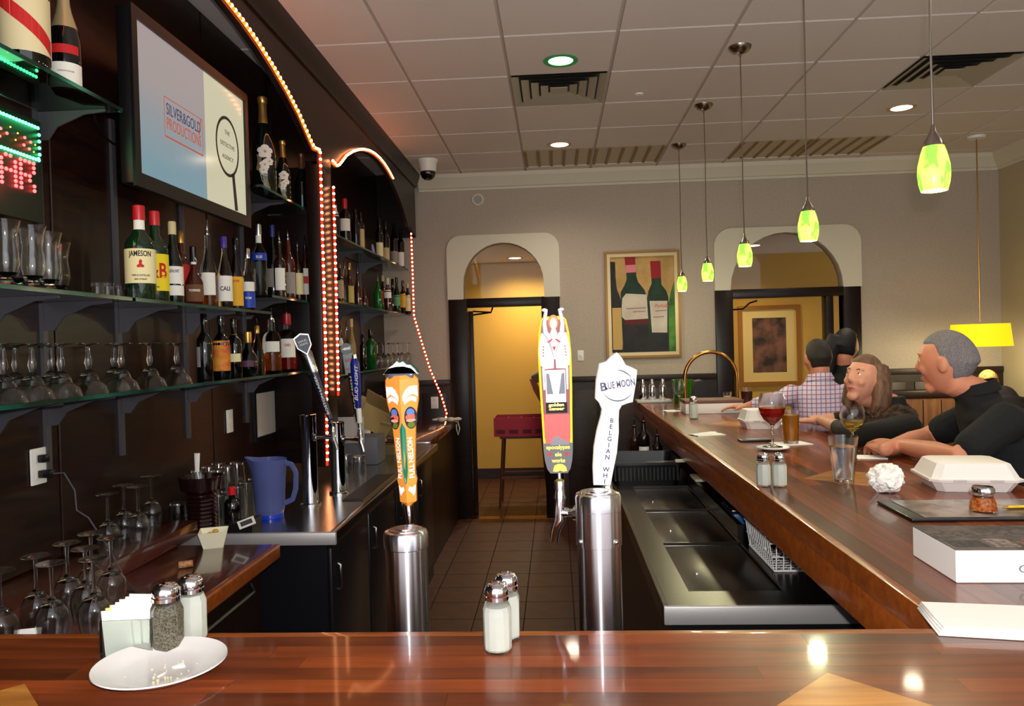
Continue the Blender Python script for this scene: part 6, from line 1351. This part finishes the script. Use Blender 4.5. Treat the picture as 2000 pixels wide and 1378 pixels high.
        g = G(); g.tube([hm((-.022, .0775, -.0565)), hm((-.010, .0865, -.0545)), hm((0, .0875, -.056)), hm((.010, .0865, -.0545)), hm((.022, .0775, -.0565))], [.0012, .003, .0028, .003, .0012], 8); g.tube([hm((-.019, .0780, -.0605)), hm((0, .0865, -.0625)), hm((.019, .0780, -.0605))], [.0012, .0035, .0012], 8); fin(g, 'lips', M('lips', (176, 74, 74), .4), rem=0)
    for fn in S.get('extra', ()): fn(t, root, hm)
    return t
V = Vector; UPZ = V((0, 0, 1))
def sm01(a, b, x): x = max(0, min(1, (x-a)/(b-a))); return x*x*(3-2*x)
m_hgrey = M('short_grey_hair', (134, 126, 128), .8, var=((104, 96, 98), 260), bump=(420, .6)); m_hbr = M('light_brown_hair', (122, 88, 66), .55, grain=((84, 56, 40), (90, 90, 8)), bump=(200, .4)); m_hdk = M('dark_brown_hair', (34, 22, 18), .6, bump=(240, .5)); m_hblk = M('black_hair', (10, 9, 11), .5, bump=(200, .4)); m_hbl = M('blond_hair', (158, 128, 66), .9, var=((92, 72, 34), 70), bump=(120, .8))
m_bshirt = M('black_knit', (7, 7, 8), .85, bump=(500, .3)); m_btop = M('black_blouse', (7, 8, 8), .75, bump=(200, .2)); m_trous = M('dark_trousers', (24, 24, 30), .85)
m_plaid = M('plaid_cotton', (206, 190, 206), .85)
nt = m_plaid.node_tree; bs = nt.nodes['Principled BSDF']; tc = nt.nodes.new('ShaderNodeTexCoord'); sp = nt.nodes.new('ShaderNodeSeparateXYZ'); mp = nt.nodes.new('ShaderNodeMapping'); mp.inputs['Rotation'].default_value = (0, 0, .35); nt.links.new(tc.outputs['Object'], mp.inputs[0]); nt.links.new(mp.outputs[0], sp.inputs[0])
prev = None
for idx, (ax, sc_p, th, col) in enumerate(((0, 38, .20, (70, 74, 140)), (2, 38, .20, (70, 74, 140)), (0, 19, .10, (170, 70, 96)), (2, 19, .10, (170, 70, 96)))):
    mu = nt.nodes.new('ShaderNodeMath'); mu.operation = 'MULTIPLY'; mu.inputs[1].default_value = sc_p; nt.links.new(sp.outputs[ax], mu.inputs[0])
    fr_ = nt.nodes.new('ShaderNodeMath'); fr_.operation = 'FRACT'; nt.links.new(mu.outputs[0], fr_.inputs[0]); lt = nt.nodes.new('ShaderNodeMath'); lt.operation = 'LESS_THAN'; lt.inputs[1].default_value = th; nt.links.new(fr_.outputs[0], lt.inputs[0])
    k7 = nt.nodes.new('ShaderNodeMath'); k7.operation = 'MULTIPLY'; k7.inputs[1].default_value = .7; nt.links.new(lt.outputs[0], k7.inputs[0])
    mx = nt.nodes.new('ShaderNodeMix'); mx.data_type = 'RGBA'; mx.inputs[7].default_value = (*lin(col), 1); nt.links.new(k7.outputs[0], mx.inputs[0])
    if prev is None: mx.inputs[6].default_value = (*lin((208, 192, 206)), 1)
    else: nt.links.new(prev, mx.inputs[6])
    prev = mx.outputs[2]
nt.links.new(prev, bs.inputs['Base Color'])
short = lambda d: sm01(-.18, .02, (d.z-.30)*1.0+(-d.y)*.85-.0)*1.0 if d.y > -.1 else sm01(-.62, -.45, d.z+.15*d.y)
def short_mask(d):
    # hairline: forehead at z~.6, behind the ear, nape
    top = sm01(.52, .68, d.z+.10*min(0, d.y))
    side = sm01(-.02, .14, -d.y+.55*max(0, d.z))*sm01(-.10, .05, d.z+.5*max(0, -d.y-.15))
    nape = sm01(-.60, -.46, d.z)*sm01(.25, .5, -d.y)
    return max(top, min(1, side), nape)
def seat_legs(pel, fw, lat, h, foot): 
    out = []
    for s in (-1, 1):
        hp = pel+lat*.09*s-UPZ*.03; kn = hp+fw*.40+lat*.03*s-UPZ*.04; an = V((kn.x, kn.y, 0))-fw*.06+UPZ*foot; out.append((hp, kn, an, fw))
    return out
def stool(label, p, h):
    t = thing('bar_stool', label, 'stool', (p.x, p.y, 0)); g = G(); g.lathe([(0, h-.05), (.17, h-.05), (.18, h-.03), (.175, h-.008), (.15, h), (0, h)], 28); g.obj('seat', m_black, t)
    for k in range(4): a = PI/4+PI/2*k; g = G(); g.tube([(.12*math.cos(a), .12*math.sin(a), h-.05), (.19*math.cos(a), .19*math.sin(a), 0)], .014, 8); g.obj('leg', m_dark, t)
    g = G(); g.tube([(.168*math.cos(a), .168*math.sin(a), .30) for a in [2*PI*k/24 for k in range(24)]], .009, 8, closed=True); g.obj('foot_ring', m_steel, t)
# --- man in black polo shirt
hc = un(1850, 708, 'y', 2.98); fw = V((-.93, .36, 0)).normalized(); lat = V((-fw.y, fw.x, 0))      # lat: to his left
chest = V((1.645, 2.935, 1.265)); pel = V((1.70, 2.92, .84)); neck = V((1.563, 2.962, 1.452))
shL = chest+lat*.205+V((-.015, .0, .105)); shR = chest-lat*.205+V((-.015, 0, .105))
elL = un(1872, 893, 'z', BZ+.045); wrL = un(1752, 868, 'z', BZ+.045); elR = V((1.50, 3.22, BZ+.05)); wrR = un(1728, 878, 'z', BZ+.035)
handL = un(1700, 858, 'z', BZ+.05)-wrL
def badge(t, root, hm):
    g = G(); g.prism([(-.012, 0), (-.004, .006), (.0, .002), (.012, .003), (.003, -.003), (.008, -.010), (-.002, -.006)], 0, .0015); q = un(1818, 817, 'y', 2.75)
    # small embroidered mark on the chest, found on the shirt's surface
    sh = [c for c in t.children if c.name.startswith('shirt')][0]; o = CAM-root; d = (q-CAM).normalized(); hit, loc, nrm, _ = sh.ray_cast(o, d)
    if not hit: g.bm.free(); return
    z = nrm.normalized(); x = UPZ.cross(z).normalized(); y = z.cross(x); M4 = Matrix(((x.x, y.x, z.x, loc.x), (x.y, y.y, z.y, loc.y), (x.z, y.z, z.z, loc.z), (0, 0, 0, 1))); bmesh.ops.transform(g.bm, matrix=M4, verts=g.bm.verts[:]); g.obj('embroidered_mark', m_wlabel, sh, smooth=0)
person('grey haired man in a black polo shirt leaning on the bar', dict(pel=pel, chest=chest, neck=neck, head=hc, look=V((-.76, .65, -.02)), lat=lat, fw=fw, hs=1.03, k=1.04, bulk=1.12, sw=.2, vox=.0055,
    arms=[(shL, elL, wrL, handL, UPZ, -1, .75), (shR, elR, wrR, un(1706, 868, 'z', BZ+.04)-wrR, UPZ, 1, .8)], legs=seat_legs(pel, fw, lat, .78, .34), skin=m_skin2, shirt=m_bshirt, pants=m_trous, sleeve=.72, collar=True,
    hair=(m_hgrey, .045, short_mask), face={'gaze': (0, 1, 0)}, extra=(badge,)))
stool('bar stool under the man in the black polo shirt', pel, .712)
# --- woman in black, looking up to her side
hc = un(1688, 742, 'y', 3.72); fw = V((-1, .12, 0)).normalized(); lat = V((-fw.y, fw.x, 0)); chest = V((1.625, 3.74, 1.18)); pel = V((1.71, 3.74, .80)); neck = V((1.575, 3.73, 1.345))
shL = chest+lat*.175+V((-.02, 0, .075)); shR = chest-lat*.175+V((-.02, 0, .075))
elL = un(1668, 848, 'z', BZ+.05); elL.y -= .04; wrL = un(1600, 818, 'z', BZ+.045); elR = V((1.50, 3.98, BZ+.05)); wrR = V((1.32, 4.02, BZ+.04))
strands = []
for s in (1, -1):
    for yy, xx, ln in ((-.012, .070, -.150), (-.030, .078, -.165), (-.058, .070, -.205), (-.088, .040, -.215)):
        strands.append(([(s*xx*.62, yy*.8-.005, .080), (s*xx*.98, yy, .02), (s*(xx+.010), yy-.004, -.05), (s*(xx+.012), yy-.008, -.11), (s*xx*.95, yy-.006, ln)], [.026, .028, .030, .028, .012]))
strands.append(([(0, -.080, .06), (0, -.098, -.01), (0, -.100, -.08), (0, -.098, -.16), (0, -.092, -.225)], [.03, .035, .038, .038, .018]))
def lady_mask(d):
    front = sm01(.52, .70, d.z) if d.y > .2 else 0
    return max(front, sm01(-.05, .15, -d.y+.45*(d.z-.0)))
def scarf(t, root, hm):
    nk = V((1.575, 3.73, 1.33)); n = 30; g = G()
    for ring in range(2):
        pts = [nk+V((math.cos(a)*(.095+.018*ring)-.012, math.sin(a)*(.10+.02*ring), -.015-.025*ring+.018*math.sin(3*a+ring)-.035*max(0, -math.cos(a)))) for a in [2*PI*i/n for i in range(n)]]
        g.tube(pts, .020-.003*ring, 8, closed=True)
    bmesh.ops.translate(g.bm, verts=g.bm.verts[:], vec=-root); O('fur_collar', remesh(g, .006, 2), M('brown_fur_trim', (84, 62, 44), .9, var=((46, 32, 24), 50), bump=(160, 1.0)), t)
def earring(t, root, hm):
    for s in (-1, 1): g = G(); g.ball(hm((s*.082, .002, -.036))-root, .0045, u=8, v=6); g.obj('earring', m_silver, t)
person('woman with light brown hair in black looking up over the bar', dict(pel=pel, chest=chest, neck=neck, head=hc, look=V((-.82, -.52, .27)), lat=lat, fw=fw, hs=1.0, k=.95, vox=.0055, hroll=.06,
    arms=[(shL, elL, wrL, un(1572, 800, 'z', BZ+.06)-wrL, UPZ, -1, .35), (shR, elR, wrR, V((-.9, .2, 0)), UPZ, 1, .4)], legs=seat_legs(pel, fw, lat, .76, .34), skin=m_skin, shirt=m_btop, pants=m_trous, sleeve=1.45,
    hair=(m_hbr, .085, lady_mask, strands), face={'gaze': (.15, 1, .25)}, hands=.92, extra=(scarf, earring)))
stool('bar stool under the woman in black', pel, .675)
# --- man in plaid shirt, seen from behind
hc = un(1597, 700, 'y', 4.85); fw = V((-.25, .97, 0)).normalized(); lat = V((-fw.y, fw.x, 0)); chest = V((hc.x+.02, 4.86, hc.z-.31)); pel = V((hc.x+.04, 4.84, .80)); neck = V((hc.x+.005, 4.84, hc.z-.13))
shL = chest+lat*.205+V((0, 0, .095)); shR = chest-lat*.205+V((0, 0, .095))
person('man in a plaid shirt seen from behind at the bar', dict(pel=pel, chest=chest, neck=neck, head=hc, look=V((-.15, .98, -.05)), lat=lat, fw=fw, hs=1.02, k=1.04, vox=.008, arms=[(shL, V((1.36, 4.72, BZ+.10)), V((1.17, 4.80, BZ+.05)), V((-1, .3, 0)), UPZ, -1, .4), (shR, V((hc.x+.23, 4.92, 1.06)), V((hc.x+.05, 5.06, 1.05)), V((-.6, .5, 0)), UPZ, 1, .4)],
    legs=seat_legs(pel, fw, lat, .76, .34), skin=m_skin2, shirt=m_plaid, pants=m_trous, sleeve=1.75, collar=True, hair=(m_hdk, .06, short_mask), hvox=.007))
stool('bar stool under the man in the plaid shirt', pel, .672)
# --- standing person with black hair
hc = un(1652, 676, 'y', 5.35); fw = V((-.5, .85, 0)).normalized(); lat = V((-fw.y, fw.x, 0)); pel = V((hc.x, 5.38, .95)); chest = V((hc.x, 5.37, hc.z-.33)); neck = V((hc.x-.005, 5.36, hc.z-.155))
shL = chest+lat*.17+V((0, 0, .085)); shR = chest-lat*.17+V((0, 0, .085))
blk = [([(-.03, -.075, .07), (-.055, -.085, .0), (-.075, -.08, -.09), (-.085, -.07, -.20), (-.08, -.06, -.29)], [.045, .052, .055, .05, .03])]
person('person in black with black hair standing by the doorway', dict(pel=pel, chest=chest, neck=neck, head=hc, look=V((.75, .62, -.1)), lat=lat, fw=fw, k=.95, vox=.009, arms=[(shL, shL-UPZ*.27-fw*.05, shL-UPZ*.42+fw*.15, fw, UPZ, -1, .5), (shR, shR-UPZ*.27-fw*.05, shR-UPZ*.42+fw*.15, fw, UPZ, 1, .5)],
    legs=[(pel+lat*.09*s-UPZ*.03, pel+lat*.09*s-UPZ*.48, V((pel.x+lat.x*.09*s, pel.y+lat.y*.09*s, .085)), fw) for s in (-1, 1)], skin=m_skin2, shirt=m_btop, pants=m_trous, sleeve=1.8, hair=(m_hblk, .10, lambda d: max(short_mask(d), sm01(-.2, .1, -d.y)*sm01(-.7, -.4, d.z)), blk), hvox=.008))
# --- two guests in the booths
def booth_guest(label, hc, fw, hair, shirt):
    lat = V((-fw.y, fw.x, 0)); chest = hc-UPZ*.30-fw*.02; pel = V((hc.x, hc.y, 0))-fw*.04+UPZ*max(hc.z-.74, .605); nk = hc-UPZ*.155-fw*.01; shL = chest+lat*.18+UPZ*.09; shR = chest-lat*.18+UPZ*.09
    legs = []
    for s in (-1, 1): hp = pel+lat*.09*s-UPZ*.02; kn = hp+fw*.42; legs.append((hp, kn, V((kn.x, kn.y, .07)), fw))
    return person(label, dict(pel=pel, chest=chest, neck=nk, head=hc, look=fw, lat=lat, fw=fw, k=.97, vox=.009, arms=[(shL, shL-UPZ*.25+fw*.08, shL-UPZ*.30+fw*.30, fw, UPZ, -1, .4), (shR, shR-UPZ*.25+fw*.08, shR-UPZ*.30+fw*.30, fw, UPZ, 1, .4)], legs=legs, skin=m_skin, shirt=shirt, pants=m_trous, sleeve=1.7, hair=hair, hvox=.008))
ponyt = [([(0, -.07, .06), (0, -.10, 0), (0, -.105, -.08), (0, -.095, -.17), (0, -.08, -.26)], [(.06, .03), (.078, .032), (.078, .032), (.07, .03), (.04, .018)]), ([(.06, -.03, .06), (.085, -.03, -.03), (.085, -.03, -.14), (.07, -.03, -.22)], [.03, .035, .032, .015]), ([(-.06, -.03, .06), (-.085, -.03, -.03), (-.085, -.03, -.14), (-.07, -.03, -.22)], [.03, .035, .032, .015])]
hq = un(1962, 796, 'y', 4.52); booth_guest('dark haired guest in the booth behind the man in black', hq, V((.25, .97, 0)).normalized(), (m_hdk, .09, lady_mask, ponyt), m_btop)
hq = un(1930, 752, 'y', 6.72); booth_guest('guest with curly blond hair in the corner booth', hq, V((-.3, -.95, 0)).normalized(), (m_hbl, .16, lambda d: max(sm01(.3, .5, d.z), sm01(-.3, 0, -d.y))), M('olive_shirt', (90, 84, 50), .85))
# --- person passing in the corridor
fw = V((-.3, .95, 0)).normalized(); lat = V((-fw.y, fw.x, 0)); hc = V((.10, 8.42, 1.62)); pel = V((.06, 8.35, .93)); chest = hc-UPZ*.33; nk = hc-UPZ*.155; shL = chest+lat*.18+UPZ*.09; shR = chest-lat*.18+UPZ*.09
person('person in grey sleeves and dark trousers in the corridor', dict(pel=pel, chest=chest, neck=nk, head=hc, look=fw, lat=lat, fw=fw, vox=.010, arms=[(shL, un(1040, 742, 'y', 8.3), un(1062, 790, 'y', 8.5), V((.2, .9, -.2)), UPZ, -1, .5), (shR, shR-UPZ*.27, shR-UPZ*.4+fw*.2, fw, UPZ, 1, .5)],
    legs=[(pel+lat*.09*s-UPZ*.03, pel+lat*.10*s-UPZ*.47, V((pel.x+lat.x*.11*s, pel.y+lat.y*.11*s+.05*s, .085)), fw) for s in (-1, 1)], skin=m_skin2, shirt=M('grey_shirt', (150, 140, 130), .85), pants=m_trous, sleeve=.8, hair=(m_hdk, .06, short_mask), hvox=.009))
# ================================================================ fixtures and lamps
def downlight(x, y, col, lc, power, label, em=14, z=CZ, lampcol=None, group=None):
    t = thing('recessed_light', label, 'ceiling light', (x, y, z), 0, group)
    g = G(); g.lathe([(.072, .004), (.072, -.004), (.100, -.004), (.100, -.0005), (.096, .001), (.085, .004)], 32); g.obj('trim_ring', M('ring_'+lc, {'green': (60, 170, 90), 'warm': (206, 170, 140)}[lc], .5), t)
    g = G(); g.lathe([(.001, -.002), (.05, -.006), (.071, -.002), (.071, .003), (.001, .003)], 32); g.obj('lens', E('lens_'+lc, col, em), t)
    lamp('downlight_bulb', 'SPOT', (x, y, z-.03), power, lampcol or tuple(v/255 for v in col), .06, math.radians(150), .9)
downlight(.073, 4.45, (150, 255, 190), 'green', 26, 'green tinted recessed downlight in front of the square air diffuser', 5, lampcol=(.75, 1, .82))
downlight(.077, 6.33, (255, 226, 190), 'warm', 55, 'warm recessed downlight near the slotted ceiling vents', lampcol=(1, .84, .70))
downlight(2.53, 5.70, (255, 226, 190), 'warm', 60, 'warm recessed downlight beside the pendant row', lampcol=(1, .84, .62))
for x, y in ((-.45, 9.05), (-.05, 9.0), (2.2, 8.6)):
    downlight(x, y, (255, 210, 150), 'warm', 60, 'recessed downlight in the mustard corridor ceiling', z=2.68, lampcol=(1, .82, .55), group='corridor downlights')
# added downlights, out of view, that only raise the light on the bar seats
for x, y in ((2.6, 2.2), (2.6, .4), (2.6, 3.9)):
    downlight(x, y, (255, 226, 190), 'warm', 30, 'added warm fill downlight out of view over the seats at the bar', lampcol=(1, .88, .76), group='added fill downlights over the bar seats')
